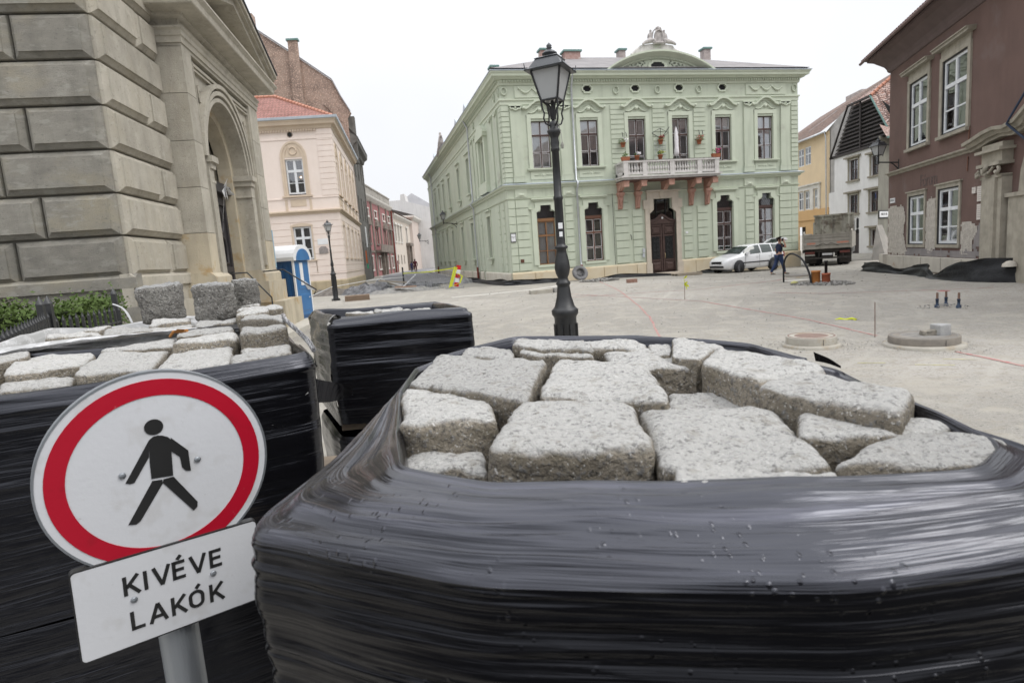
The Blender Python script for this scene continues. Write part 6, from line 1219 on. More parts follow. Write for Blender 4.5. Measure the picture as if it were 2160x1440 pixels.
# two distant walkers
for (x,y,c,l,h) in ((5.5,77,(.05,.05,.12),'farther pedestrian in a purple top down the lane',1.45),(5.9,76.2,(.09,.02,.03),'nearer pedestrian in dark red carrying a bag down the lane',1.75)):
    t=thing('person',l,'person',(x,y,.6)); k=h/1.75; T=Matrix.Translation((x,y,.6))@Matrix.Scale(k,4)
    CL_=mat('cloth_%d'%int(c[0]*100),c,None,4,.9)
    figure('body',dict(p=((0,0,.95),.14),c=((0,0,1.3),.17),n=((0,0,1.5),.06),h=((0,0,1.64),.10),sL=((.2,0,1.38),.07),eL=((.27,0,1.1),.05),wL=((.25,-.05,.85),.04),sR=((-.2,0,1.38),.07),eR=((-.27,0,1.1),.05),wR=((-.25,-.05,.85),.04),hl=((.1,0,.9),.1),kl=((.12,.05,.5),.07),al=((.1,.15,.08),.05),hr=((-.1,0,.9),.1),kr=((-.1,-.08,.5),.07),ar=((-.1,-.1,.08),.05)),[('p','c'),('c','n'),('n','h'),('c','sL'),('sL','eL'),('eL','wL'),('c','sR'),('sR','eR'),('eR','wR'),('p','hl'),('hl','kl'),('kl','al'),('p','hr'),('hr','kr'),('kr','ar')],CL_,t,T,1)
    q=MB(T); q.lathe([(.001,1.52),(.08,1.56),(.10,1.66),(.07,1.74),(.001,1.77)],8,(0,.02,0)); ob('hair',q,MT['dark_hair'],t)
# ---------------- seated statues flanking the coat of arms
SG=thing('pediment_sculpture','weathered stone coat of arms between two seated figures crowning the green house','sculpture',(16.8,32.2,12.8))
for sg,cx in ((-1,16.8),(1,16.8)):
    P=lambda x,z,y=32.2: (cx+sg*x,y,z)
    figure('seated_figure',dict(p=(P(.48,12.95),.16),w=(P(.44,13.1),.10),c=(P(.42,13.25),.13),n=(P(.40,13.40),.045),h=(P(.40,13.50),(.065,.08)),t=(P(.40,13.57),.06),s1=(P(.30,13.33),.05),e1=(P(.24,13.48),.035),h1=(P(.10,13.62),.03),s2=(P(.53,13.32),.05),e2=(P(.58,13.12),.04),h2=(P(.42,13.02,32.05),.035),l1=(P(.36,12.93,32.05),.11),k1=(P(.28,12.98,31.95),.09),f1=(P(.30,12.72,31.95),.06),l2=(P(.65,12.90,32.1),.12),k2=(P(.82,12.86,32.05),.10),f2=(P(1.02,12.72,32.0),.05)),
      [('p','w'),('w','c'),('c','n'),('n','h'),('h','t'),('c','s1'),('s1','e1'),('e1','h1'),('c','s2'),('s2','e2'),('e2','h2'),('p','l1'),('l1','k1'),('k1','f1'),('p','l2'),('l2','k2'),('k2','f2')],STN,SG)
q=MB(); sh=[(0,12.82),(.14,12.86),(.20,13.0),(.19,13.3),(.14,13.42),(0,13.46),(-.14,13.42),(-.19,13.3),(-.20,13.0),(-.14,12.86)]
q.prism([(16.8+x,z) for x,z in sh],32.02,32.22); q.tube([(16.8+x*1.12,32.0,13.14+(z-13.14)*1.1) for x,z in sh+[sh[0]]],.045,6); q.tube([(16.62,32.1,13.5),(16.7,32.05,13.62),(16.8,32.05,13.58),(16.9,32.05,13.62),(16.98,32.1,13.5)],.055,6); q.lathe([(.10,13.5),(.13,13.6),(.08,13.66),(.02,13.72)],8,(16.8,32.1,0)); q.tube([(16.4,32,12.85),(16.8,31.95,12.8),(17.2,32,12.85)],.07,6); ob('coat_of_arms',q,STN,SG)
tag(figure('roof_statue',dict(p=((7.3,53.6,11.6),.3),c=((7.3,53.6,12.2),.24),n=((7.3,53.6,12.6),.09),h=((7.3,53.6,12.8),.14),s=((7.3,53.3,12.4),.09),e=((7.3,52.8,12.35),.07),g=((7.3,54.6,11.4),.3),l=((7.3,56.0,11.2),.2)),[('p','c'),('c','n'),('n','h'),('c','s'),('s','e'),('p','g'),('g','l')],STN),'weathered stone figure above the lane side cornice of the green house','statue')
# ---------------- flowers, parasol and wall ironwork of the balcony
TERR=mat('terracotta',(.36,.13,.07),(.30,.11,.06),6,.8); LEAF=mat('leaf_green',(.06,.10,.025),(.09,.14,.03),12,.8); PINK=mat('pink_petals',(.60,.06,.22),(.5,.05,.2),9,.7); REDF=mat('red_petals',(.38,.03,.03),None,9,.7); WHF=mat('white_petals',(.75,.72,.74),None,9,.7)
def leaves(q,c,r,n,s=.03,flat=.7):
    for _ in range(n):
        v=Vector((rnd.gauss(0,1),rnd.gauss(0,1),rnd.gauss(0,1))).normalized()*(rnd.random()**.4); p=Vector(c)+Vector((v.x*r,v.y*r,v.z*r*flat)); a=Vector((rnd.uniform(-1,1),rnd.uniform(-1,1),rnd.uniform(-1,1))).normalized()*s; b=a.orthogonal().normalized()*s*.7
        q.add([p-a,p+b,p+a,p-b],[(0,1,2,3)])
def pot(label,x,y,z,w,fl,trough=False,tx=.14):
    t=thing('flower_pot',label,'flower pot',(x,y,z)); 
    q=MB()
    if trough: q.add([(x-w,y-.09,z),(x+w,y-.09,z),(x+w,y+.09,z),(x-w,y+.09,z),(x-w*1.15,y-.11,z+.2),(x+w*1.15,y-.11,z+.2),(x+w*1.15,y+.11,z+.2),(x-w*1.15,y+.11,z+.2)],[(0,3,2,1),(0,1,5,4),(1,2,6,5),(2,3,7,6),(3,0,4,7),(4,5,6,7)])
    else: q.lathe([(.09,0),(.13,.20),(.15,.20),(.15,.25),(.12,.25)],12,(x,y,z))
    ob('pot',q,TERR,t); q=MB(); leaves(q,(x+tx*0,y,z+.32),w*1.1,70,.045); ob('leaves',q,LEAF,t)
    if fl: q=MB(); leaves(q,(x+.05,y-.08,z+.36),w*.95,34,.05); ob('flowers',q,fl,t)
pot('terracotta trough of green plants at the left end of the balcony rail',14.05,31.0,6.49,.2,None,True)
pot('terracotta trough of pink flowers at the right end of the balcony rail',19.46,31.0,6.49,.22,PINK,True)
pot('low bowl of yellow-green plants at the middle of the balcony rail',16.1,31.02,6.49,.2,mat('yellow_leaf',(.30,.30,.05),None,9,.8))
pot('small pot with a white bloom between the balcony pillars on the left',14.75,31.05,6.49,.13,WHF)
pot('hanging pot of red and white geraniums left of the left balcony door',14.35,31.9,7.35,.24,WHF)
pot('hanging pot on the wall between the two balcony doors',16.62,31.92,7.45,.18,REDF)
pot('hanging pot of red geraniums right of the right balcony door',19.0,31.92,7.38,.26,REDF)
for x,l in ((14.35,'left thin iron hook above the left hanging geranium pot'),(14.56,'right thin iron hook above the left hanging geranium pot'),(19.0,'left thin iron hook above the right hanging geranium pot'),(19.21,'right thin iron hook above the right hanging geranium pot')):
    q=MB(); q.tube([(x,31.98,8.15),(x,31.9,8.1),(x+.02,31.9,7.9)],.02,5); tag(ob('wall_hook',q,IRON),l,'hook')
q=MB(); q.tube([(16.1,31.9,8.05),(16.6,31.9,8.3),(17.1,31.9,8.05),(16.62,31.9,7.75),(16.1,31.9,8.05)],.02,4).tube([(16.62,31.9,7.7),(17.15,31.88,8.35)],.025,4).tube([(16.62,31.9,7.7),(16.62,31.9,8.3)],.015,4); tag(ob('iron_ornament',q,IRON),'black diamond-shaped iron ornament on the wall over the balcony','ornament')
q=MB(); 
for k in range(5): q.tube([(16.3+k*.16,31.98,6.6),(16.3+k*.16,31.98,7.6)],.008,4).tube([(16.25,31.97,6.7+k*.2),(17.0,31.97,6.7+k*.2)],.008,4)
tag(ob('trellis',q,ALU),'thin wire trellis between the balcony doors','trellis')
t=thing('parasol','closed white parasol standing on the balcony','parasol',(17.35,31.5,5.7)); q=MB(); q.lathe([(.02,6.7),(.11,6.75),(.14,6.95),(.10,7.2),(.11,7.6),(.09,8.0),(.03,8.25)],10,(17.35,31.5,0)); ob('canopy',q,WHF,t); q=MB(); q.tube([(17.35,31.5,5.7),(17.35,31.5,8.3)],.02,6); ob('pole',q,ALU,t)
# ---------------- church-side planting and fence
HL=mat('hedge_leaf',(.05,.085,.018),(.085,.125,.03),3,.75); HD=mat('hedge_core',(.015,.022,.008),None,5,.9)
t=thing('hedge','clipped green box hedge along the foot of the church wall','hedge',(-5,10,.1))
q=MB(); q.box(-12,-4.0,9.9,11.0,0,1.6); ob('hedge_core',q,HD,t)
q=MB()
for _ in range(15000):
    x=rnd.uniform(-9.5,-3.85); f=rnd.random()
    if f<.6: y=9.85+rnd.gauss(0,.07); z=rnd.uniform(.5,1.72)
    elif f<.9: y=rnd.uniform(9.8,11.0); z=1.66+rnd.gauss(0,.08)+.08*noise.noise(Vector((x*2,y*2,0)))
    else: x=-3.9+rnd.gauss(0,.06); y=rnd.uniform(9.8,11.0); z=rnd.uniform(.4,1.7)
    z+=.10*noise.noise(Vector((x*1.4,0,4))); a=Vector((rnd.uniform(-1,1),rnd.uniform(-1,1),rnd.uniform(-.6,1))).normalized()*rnd.uniform(.025,.045); b=a.orthogonal().normalized()*rnd.uniform(.014,.022); p=Vector((x,y,z)); q.add([p-a,p+b,p+a,p-b],[(0,1,2,3)])
o=ob('foliage',q,HL,t); o['kind']='stuff'
t=thing('iron_fence','low black iron railing in front of the hedge','fence',(-3,9,.1))
def fence(a,b,n,h):
    a=Vector(a);b=Vector(b)
    for k in range(n):
        p=a.lerp(b,k/n); q=MB(); q.box(p.x-.014,p.x+.014,p.y-.014,p.y+.014,.1,h).lathe([(.02,0),(.001,.06)],4,(p.x,p.y,h)); ob('bar',q,IRON,t)
    for z in (.35,h-.16): q=MB(); q.tube([a+Vector((0,0,z)),b+Vector((0,0,z))],.016,4); ob('rail',q,IRON,t)
fence((-3.35,9.3,0),(-3.3,7.3,0),12,1.60); fence((-3.3,7.3,0),(-2.2,4.2,0),18,1.66)
for p,h in (((-3.4,9.35),1.82),((-3.3,7.35),1.80),((-3.26,7.1),1.80)): q=MB(); q.box(p[0]-.03,p[0]+.03,p[1]-.03,p[1]+.03,.1,h).lathe([(.045,0),(.001,.09)],4,(p[0],p[1],h),ph=.78); ob('post',q,IRON,t)
# ---------------- plaza objects
CON=mat('concrete',(.40,.38,.33),(.32,.30,.26),4,.9,.4,30,c3=(.30,.24,.16),c3scale=3,c3lo=.55,c3hi=.7); RUS=mat('rusty_cast_iron',(.17,.12,.10),(.24,.17,.14),9,.85,.5,30); WET=mat('damp_gravel',(.19,.18,.165),(.26,.25,.23),6,.95,1,40)
def manhole(label,x,y,r,rust,h=.17):
    z=gz(x,y); t=thing('manhole',label,'manhole',(x,y,z)); q=MB(); q.lathe([(r*1.16,-.05),(r*1.16,.035),(r*1.10,.05),(r*.99,.055)],32,(x,y,z)); ob('base_ring',q,CON,t)
    q=MB(); q.lathe([(r,.05),(r,h),(r*.985,h+.012),(r*.93,h+.012)],32,(x,y,z)); ob('collar_ring',q,CON if rust else mat('dark_concrete',(.25,.225,.19),(.17,.155,.135),4,.9,.5,30),t)
    q=MB(); q.lathe([(r*.93,h-.02),(r*.93,h+.016),(r*.88,h+.018),(r*.86,h+.005),(r*.80,h+.01),(.001,h+.022)],32,(x,y,z)); ob('cover',q,RUS if rust else WET,t)
    for k in range(3):
        a=k*2.1+.3; q=MB(Matrix.Translation((x,y,z))@Matrix.Rotation(a,4,'Z')); q.box(r*.98,r*1.003,-.004,.004,.06,h-.01); ob('joint',q,INK,t)
    return t
manhole('raised concrete manhole with a rusty lid, left of the two near ones',7.38,8.95,.405,1,.17)
manhole('raised manhole carrying a granite cobble on its dark lid',8.72,7.98,.50,0,.16)
manhole('low distant manhole ring beside the arched hose',18.0,22.6,.55,0,.10)
def stuffring(name,c,r0,r1,n,m,lab,cat,sz=.03,zs=1.):
    q=MB()
    for _ in range(n):
        a=rnd.uniform(0,6.28); r_=rnd.uniform(r0,r1)*(1+.15*math.sin(a*3)); x=c[0]+r_*math.cos(a); y=c[1]+r_*math.sin(a)*zs; s=sz*rnd.uniform(.5,1.3); z=gz(x,y)+s*.3+.06*max(0,1-r_/r1)
        p=[Vector((x,y,z))+Vector((rnd.uniform(-1,1),rnd.uniform(-1,1),rnd.uniform(-.6,.8)))*s for _ in range(5)]
        q.add(p,[(0,1,2),(0,2,3),(0,3,4),(1,2,4),(2,3,4),(0,1,4)])
    o=ob(name,q,m); tag(o,lab,cat,kind='stuff'); return o
GRV=mat('grey_gravel',(.36,.35,.33),(.22,.215,.20),25,.95)
stuffring('gravel',(16.05,18.75),0,1.0,1500,GRV,'grey gravel heap around the orange pipes','gravel',.05)
stuffring('gravel',(11.6,29.2),0,1.0,700,GRV,'pale rubble heap against the green house plinth by the drainpipe','rubble',.09,.5)
stuffring('gravel',(7.38,8.95),.48,.75,260,GRV,'loose grit around the left manhole','grit',.012)
stuffring('gravel',(8.72,7.98),.58,.9,300,GRV,'loose grit around the right manhole','grit',.012)
stuffring('gravel',(12.9,11.3),0,.55,260,GRV,'dark grit around the three short pipes','grit',.02)
# scattered pebbles
q=MB()
for _ in range(2600):
    y=2.5+26*rnd.random()**1.6; x=rnd.uniform(-.12,1.0)*y; s=.012*rnd.uniform(.5,1.7)*(1+y/22); z=gz(x,y)+.004
    p=[Vector((x,y,z))+Vector((rnd.uniform(-1,1),rnd.uniform(-1,1),rnd.uniform(-.2,.8)))*s for _ in range(4)]; q.add(p,[(0,1,2),(0,2,3),(0,3,1),(1,3,2)])
tag(ob('gravel',q,GRV),'scattered small stones over the sandy plaza','gravel',kind='stuff')
# three short blue-brown standpipes
BLV=mat('blue_valve',(.04,.06,.10),None,5,.6); RB=mat('rust_pipe',(.14,.09,.07),(.2,.13,.1),8,.8)
for x,y,l in ((12.75,11.34,'left of the three short rusty standpipes with blue collars'),(13.13,11.45,'middle of the three short rusty standpipes with blue collars'),(12.95,10.98,'right of the three short rusty standpipes with blue collars')):
    t=thing('standpipe',l,'pipe',(x,y,0)); q=MB(); q.lathe([(.05,0),(.055,.08),(.03,.11),(.03,.2),(.035,.2),(.035,.24)],10,(x,y,0)); ob('valve_collar',q,BLV,t); q=MB(); q.lathe([(.024,.24),(.024,.38)],8,(x,y,0)); ob('pipe_end',q,RB,t)
tag(ob('lid',MB().lathe([(.24,0),(.24,.05),(.20,.055),(.001,.06)],20,(15.9,13.95,gz(15.9,13.95)))if False else MB().lathe([(.16,0),(.16,.05),(.13,.055),(.001,.06)],20,(15.9,13.95,0)),mat('pink_lid',(.38,.14,.13),None,5,.8)),'round pinkish-red cap lying flat on the plaza','cap')
# iron survey rod, stake with yellow tape, yellow scraps
q=MB(); q.tube([(8.78,9.02,-.05),(8.79,9.04,.64)],.009,5); tag(ob('iron_rod',q,RUS),'thin rusty iron rod standing upright between the manholes','rod')
YT=mat('yellow_tape',(.62,.66,.04),(.5,.55,.04),6,.6)
t=thing('marker_stake','thin stake tied with yellow ribbon in front of the carved door','stake',(9.83,17.64,.14)); q=MB(); q.tube([(9.83,17.64,.1),(9.84,17.64,.72)],.010,5); ob('rod',q,RUS,t); q=MB()
for a,b in (((9.80,17.62,.60),(9.92,17.60,.66)),((9.82,17.62,.66),(9.80,17.6,.80)),((9.80,17.6,.80),(9.92,17.62,.84)),((9.84,17.62,.60),(9.95,17.58,.52)),((9.82,17.62,.62),(9.90,17.6,.44))): q.add([a,b,(b[0],b[1],b[2]+.07),(a[0],a[1]-.03,a[2]+.06)],[(0,1,2,3)])
ob('ribbon',q,YT,t)
q=MB(); q.tube([(9.9,11.25,.02),(9.98,11.2,.05),(10.02,11.1,.03),(10.10,11.0,.06),(10.16,10.94,.03),(10.08,10.9,.05)],.028,5); tag(ob('yellow_scrap',q,YT),'crumpled yellow tape lying on the sand behind the left manhole','tape scrap')
q=MB(); q.lathe([(.001,-.02),(.13,.03),(.12,.1),(.001,.14)],7,(15.45,19.6,.1)); tag(ob('yellow_bag',q,mat('dull_yellow',(.5,.48,.2),None,6,.8)),'small pale yellow bag beside the hose','bag')
# orange pipes and black hose
ORP=mat('orange_pipe',(.48,.20,.06),(.40,.16,.05),5,.6); BLH=mat('black_rubber_hose',(.015,.015,.017),None,5,.5)
t=thing('drain_pipe','left yellow-orange pipe stub standing in the gravel','pipe',(15.75,18.85,.1)); q=MB(); q.lathe([(.15,0),(.15,.46),(.16,.46),(.16,.52),(.13,.52),(.13,.3),(.001,.3)],14,(15.75,18.85,.08)); ob('pipe_body',q,ORP,t)
t=thing('drain_pipe','right brick-orange pipe stub with a black tube inside','pipe',(15.95,18.6,.1)); q=MB(); q.lathe([(.14,0),(.14,.36),(.15,.36),(.15,.42),(.12,.42),(.12,.3),(.001,.3)],14,(15.97,18.6,.08)); ob('pipe_body',q,mat('brick_orange_pipe',(.42,.13,.07),None,5,.6),t); q=MB(); q.lathe([(.05,.3),(.05,.80),(.065,.80),(.065,.86),(.001,.86)],10,(15.97,18.6,.08)); ob('black_tube',q,BLH,t)
q=MB(); pts=[Vector(p) for p in ((15.54,18.81,.08),(15.56,18.93,.46),(15.53,19.08,.8),(15.53,19.33,1.06),(15.51,19.61,1.2),(15.51,19.86,1.24),(15.53,20.1,1.16),(15.58,20.31,.98),(15.67,20.49,.7),(15.79,20.65,.12))]
def smooth(p,n=6):
    o=[]
    for i in range(len(p)-1):
        a,b,c,d=p[max(i-1,0)],p[i],p[i+1],p[min(i+2,len(p)-1)]
        for k in range(n): t=k/n; o.append(.5*((2*b)+(c-a)*t+(2*a-5*b+4*c-d)*t*t+(3*b-a-3*c+d)*t**3))
    return o+[p[-1]]
q.tube(smooth(pts),.035,8); tag(ob('hose',q,BLH),'black hose rising in an arch out of the gravel beside the orange pipes','hose')
q=MB(); q.box(15.9,16.9,20.3,21.0,.05,.16); tag(ob('board',q,mat('pale_board',(.5,.48,.43),None,5,.9)),'pale flat slab lying behind the yellow bag','slab')
# black plastic membranes
MEM=mat('black_membrane',(.006,.0065,.008),(.011,.012,.014),4,.5,.8,9,spec=.3)
def membrane(label,pts,hs,w=.5,thick=.02,seed=0):
    # upright crumpled strip along ground points
    P=smooth([Vector((a[0],a[1],0)) for a in pts],5); H=[]
    m=len(hs)-1
    q=MB(); vs=[]; K=7
    for i,p in enumerate(P):
        t=i/(len(P)-1)*m; a=int(min(t,m-1)); h=hs[a]+(hs[a+1]-hs[a])*ss(0,1,t-a)
        d=(P[min(i+1,len(P)-1)]-P[max(i-1,0)]).normalized(); n_=Vector((d.y,-d.x,0))
        for k in range(K+1):
            u=k/K; off=w*(u-1)*-.0+ .16*noise.noise(Vector((i*.55,u*3.2,seed)))+w*(1-u)**2*.35
            vs.append(Vector((p.x,p.y,gz(p.x,p.y)+.005))+n_*off+Vector((0,0,h*(u**.8)*(1+.12*noise.noise(Vector((i*.3,seed,u)))))))
    for i in range(len(P)-1):
        pass
    fs=[(i*(K+1)+k,(i+1)*(K+1)+k,(i+1)*(K+1)+k+1,i*(K+1)+k+1) for i in range(len(P)-1) for k in range(K)]
    q.add(vs,fs,True); return tag(ob('plastic_membrane',q,MEM),label,'plastic sheet')
membrane('long crumpled black membrane along the foot of the brown house',[(22.6,23.9),(21.9,22.4),(21.3,20.7),(20.3,18.6),(19.6,17.6),(18.9,16.0),(18.9,14.9),(19.3,13.5),(19.2,11.5),(19.0,10.0)],[.38,.46,.2,.48,.12,.62,.74,.66,.72,.7],.5,seed=2)
membrane('black membrane bunched at the plinth around the lane corner of the green house',[(6.7,44),(6.9,40),(7.0,36),(7.2,33),(7.5,31.7),(8.9,31.4),(10.1,31.3)],[.25,.3,.22,.32,.28,.25,.2],.5,seed=5)
membrane('black membrane laid along the plinth left of the carved door',[(12.0,30.9),(13.6,31.3),(15.2,31.0),(16.4,30.8)],[.05,.22,.16,.1],.7,seed=8)
membrane('black membrane along the plinth between the carved door and the white car',[(18.2,31.2),(19.3,31.5),(20.6,31.6)],[.12,.22,.2],.5,seed=9)
# inner tyres leaning
t=thing('tyre_pair','two grey tyres lying stacked against the drainpipe','tyre',(10.1,28.9,.35)); 
for k,(dz,dr) in enumerate(((0,0),(.13,.03))):
    Tt=Matrix.Translation((11.1,31.0+k*-.15,.74))@Matrix.Rotation(R(68),4,'X')@Matrix.Rotation(R(8),4,'Z'); q=MB(Tt); q.lathe([(.24,-.05),(.38,-.06),(.41,-.03),(.41,.03),(.38,.06),(.24,.05),(.24,-.05)],22); ob('tyre',q,mat('worn_grey_rubber',(.22,.22,.22),(.10,.10,.105),4,.7),t)
# kerb slab, cube and loose bricks in front of green house
q=MB(); q.box(6.55,7.5,24.35,24.75,.2,.42); tag(ob('kerb_slab',q,CON),'long grey kerb stone lying flat behind the tall lamp','kerb stone')
GRA=None
q=MB(); q.box(7.55,7.78,24.3,24.55,.22,.46); tag(ob('stone_cube',q,GRV),'small grey stone cube beside the lying kerb stone','stone cube')
q=MB(); q.box(11.75,12.2,26.2,26.45,.25,.44); tag(ob('brick_block',q,mat('dirty_brick',(.22,.12,.09),(.3,.2,.16),12,.9)),'single dirty brick block lying on the sand in front of the green house','brick')
t=thing('pallet','weathered wooden pallet lying at the door step of the green house','pallet',(16.6,29.7,.2)); WD=mat('weathered_wood',(.32,.28,.22),(.22,.19,.15),6,.9,.4,30,stretch=(1,6,6))
for k in range(5): q=MB(); q.box(16.0+k*.3,16.22+k*.3,29.3,30.1,.30,.325); ob('plank',q,WD,t)
for k in range(3): q=MB(); q.box(16.0,17.42,29.3+k*.34,29.42+k*.34,.2,.30); ob('bearer',q,WD,t)
# ---------------- clutter in the mouth of the lane
def heap(label,c,rx,ry,h,m,cat,seed,name='sack_heap',n=22):
    q=MB(); vs=[];fs=[]
    for j in range(n+1):
        for i in range(n+1):
            u=i/n*2-1; v=j/n*2-1; r_=math.hypot(u,v); x=c[0]+u*rx; y=c[1]+v*ry; z=gz(x,y)-.02+h*max(0,1-r_**3)*(.65+.5*noise.noise(Vector((x*2.2,y*1.2,seed)))+.3*noise.noise(Vector((x*6,y*5,seed)))); vs.append((x,y,z))
    for j in range(n):
        for i in range(n): fs.append((j*(n+1)+i,j*(n+1)+i+1,(j+1)*(n+1)+i+1,(j+1)*(n+1)+i))
    q.add(vs,fs,False); return tag(ob(name,q,m),label,cat)
CRM=mat('crumpled_foil_black',(.02,.021,.024),(.16,.16,.165),5,.4,.8,14,spec=.5)
heap('heap of black wrapped rubble in front of the lane, left of the barrier',(.2,37.2),1.9,1.2,.75,CRM,'rubble heap',1); heap('pile of broken grey paving in the mouth of the lane',(1.9,35.2),2.2,1.3,.35,mat('broken_paving',(.30,.29,.27),(.14,.14,.135),4,.95,1,12),'rubble heap',3,'paving_heap'); heap('low black plastic-covered heap beside the red and white barrier',(3.0,38.8),1.6,1.0,.5,CRM,'rubble heap',6); heap('dark spoil heap at the foot of the pink house',(-2.1,38.6),1.3,1.2,.6,mat('dark_spoil',(.10,.09,.08),(.2,.18,.16),4,.95,1,12),'spoil heap',9,'spoil_heap')
heap('grey crumpled sacks along the lane edge of the green house',(6.3,41.3),.8,2.0,.5,mat('grey_sacks',(.35,.35,.34),(.12,.12,.125),4,.8,1,12),'sack heap',12)
for (a,b,l,m) in (((.6,36.4,1.0),(2.2,36.2,.78),'dark plank lying across the rubble heap',WD),((1.4,34.3,.62),(2.6,34.1,.60),'reddish plank on the broken paving heap',mat('red_plank',(.30,.20,.15),None,5,.9)),((2.0,38.2,.4),(2.9,38.0,1.15),'white folded board leaning by the mesh panel',WPL)):
    a=Vector(a);b=Vector(b); q=MB(); n_=Vector((0,.12,0)); q.add([a-n_,b-n_,b+n_,a+n_]+[p+Vector((0,0,.07)) for p in (a-n_,b-n_,b+n_,a+n_)],[(0,1,5,4),(1,2,6,5),(2,3,7,6),(3,0,4,7),(4,5,6,7),(3,2,1,0)]); tag(ob('plank',q,m),l,'plank')
t=thing('plank_stack','stack of brown timber boards on the ground in front of the small lamp','planks',(-.6,30.5,.34))
for k in range(3):
    for j in range(3): q=MB(frame((-1.15,29.9+j*.25,.33+k*.09),92)); q.box(0,1.15,0,.2,0,.075); ob('plank',q,mat('brown_boards',(.26,.19,.14),(.19,.14,.10),5,.9,.3,30,stretch=(1,8,8)),t)
t=thing('mesh_panel','leaning grey wire mesh construction fence across the lane mouth','fence panel',(3.6,37,.34)); a=Vector((2.3,38.2,.36)); b=Vector((4.7,34.9,.34)); MW=mat('grey_wire',(.30,.31,.33),None,6,.6)
for k in range(22):
    q=MB(); p=a.lerp(b,k/21); q.tube([p,p+Vector((-.1,0,1.02))],.010,3); ob('wire',q,MW,t)
for k in range(5): q=MB(); q.tube([a+Vector((-.02*k,0,.03+.25*k)),b+Vector((-.02*k,0,.03+.25*k))],.012,3); ob('wire',q,MW,t)
q=MB(); q.tube([(2.2,39.0,.3),(2.2,39.0,1.7)],.05,6); tag(ob('iron_post',q,IRON),'short dark post standing in the lane mouth behind the mesh fence','post')
t=thing('warning_barrier','red and white striped warning board draped in yellow tape at the lane mouth','barrier',(4.7,34.0,.34)); RW=mat('signal_red',(.55,.02,.02),None,5,.6); 
for k,(m_) in enumerate((RW,WPL,RW,WPL,RW)):
    q=MB(Matrix.Translation((4.75,33.9,.34))@Matrix.Rotation(R(12),4,'Y')); q.box(-.10,.15,0,.04,.10+k*.24,.335+k*.24); ob('stripe_panel',q,m_,t)
q=MB(); q.tube([(4.5,33.9,.34),(4.85,33.9,1.5)],.02,4).tube([(5.2,33.8,.36),(4.2,34.0,.36)],.03,4).tube([(5.2,33.8,.36),(4.85,33.9,1.2)],.012,4); ob('stand',q,MW,t)
q=MB(); 
for a,b in (((4.35,33.85,.40),(4.75,33.85,1.55)),((4.45,33.83,.45),(4.85,33.83,1.5)),((4.45,33.82,.45),(4.95,33.8,.62)),((4.95,33.8,.62),(5.12,33.8,1.0)),((5.1,33.8,1.0),(4.9,33.8,1.15))):
    q.add([a,(a[0]+.09,a[1],a[2]),(b[0]+.09,b[1],b[2]),b],[(0,1,2,3)])
ob('yellow_ribbon',q,YT,t)
q=MB(); P=[Vector((4.85,33.85,1.45)),Vector((3.6,36.0,1.30)),Vector((2.2,38.9,1.28))]
for i in range(2): a,b=P[i],P[i+1]; q.add([a,b,b+Vector((0,0,.06)),a+Vector((0,0,.06))],[(0,1,2,3)])
tag(ob('barrier_tape',q,YT),'yellow warning tape stretched across the lane mouth','tape')
q=MB(); P=[Vector((-2.05,22.3,1.0)),Vector((-1.8,31.3,1.02)),Vector((.2,34.5,1.15)),Vector((2.1,37.0,1.1))]
for i in range(3): a,b=P[i],P[i+1]; q.add([a,b,b+Vector((0,0,.03)),a+Vector((0,0,.03))],[(0,1,2,3)])
tag(ob('barrier_tape',q,WPL),'white tape running from the blue toilet past the small lamp','tape')
# small signs and fittings on the pink side wall
q=MB(PS); q.box(14.6,14.9,-.5,-.4,2.2,3.3); tag(ob('folded_flag',q,mat('orange_flag',(.5,.12,.04),None,5,.8)),'orange and red cloth hanging at the far edge of the pink house','cloth'); q=MB(PS); q.box(14.4,15.0,-.55,-.45,1.7,2.1); tag(ob('green_sign',q,mat('green_sign_paint',(.03,.3,.15),None,5,.6)),'small round green sign below the orange cloth','sign')
q=MB(PS); q.box(14.2,15.2,-.65,-.6,3.6,5.4); fo=ob('open_shutter',q,WW,PH)
# blue parking sign post beside green house right corner
t=thing('sign_post','grey box with blue panel on a post beside the green house corner','sign post',(26.1,33.4,0)); q=MB(); q.box(26.0,26.35,33.3,33.6,0,2.0); ob('cabinet',q,CON,t); q=MB(); q.box(26.02,26.33,33.28,33.3,.9,1.5); ob('blue_panel',q,BLU,t)
# poster strip on church edge, plastic scrap over door
q=MB(CF); q.box(.56,.60,-.02,.10,2.1,3.3); tag(ob('poster',q,mat('blue_white_poster',(.45,.55,.62),(.25,.45,.6),7,.6)),'narrow blue and white poster hanging at the edge of the church portal','poster')
q=MB(CF); 
for k in range(7): 
    a=k*.9; q.add([(AC-AR+.15,-.2,4.1),(AC-AR+.15+.25*math.cos(a),-.25+.1*math.sin(a*2),4.05+.22*math.sin(a)),(AC-AR+.3+.2*math.cos(a+.7),-.15,3.95+.2*math.sin(a+.7))],[(0,1,2)])
q.tube([(AC-AR+.3,-.1,3.9),(AC-AR+.6,.1,3.3)],.008,3); tag(ob('plastic_scrap',q,WPL),'torn white plastic caught on the left impost of the church door','plastic scrap')
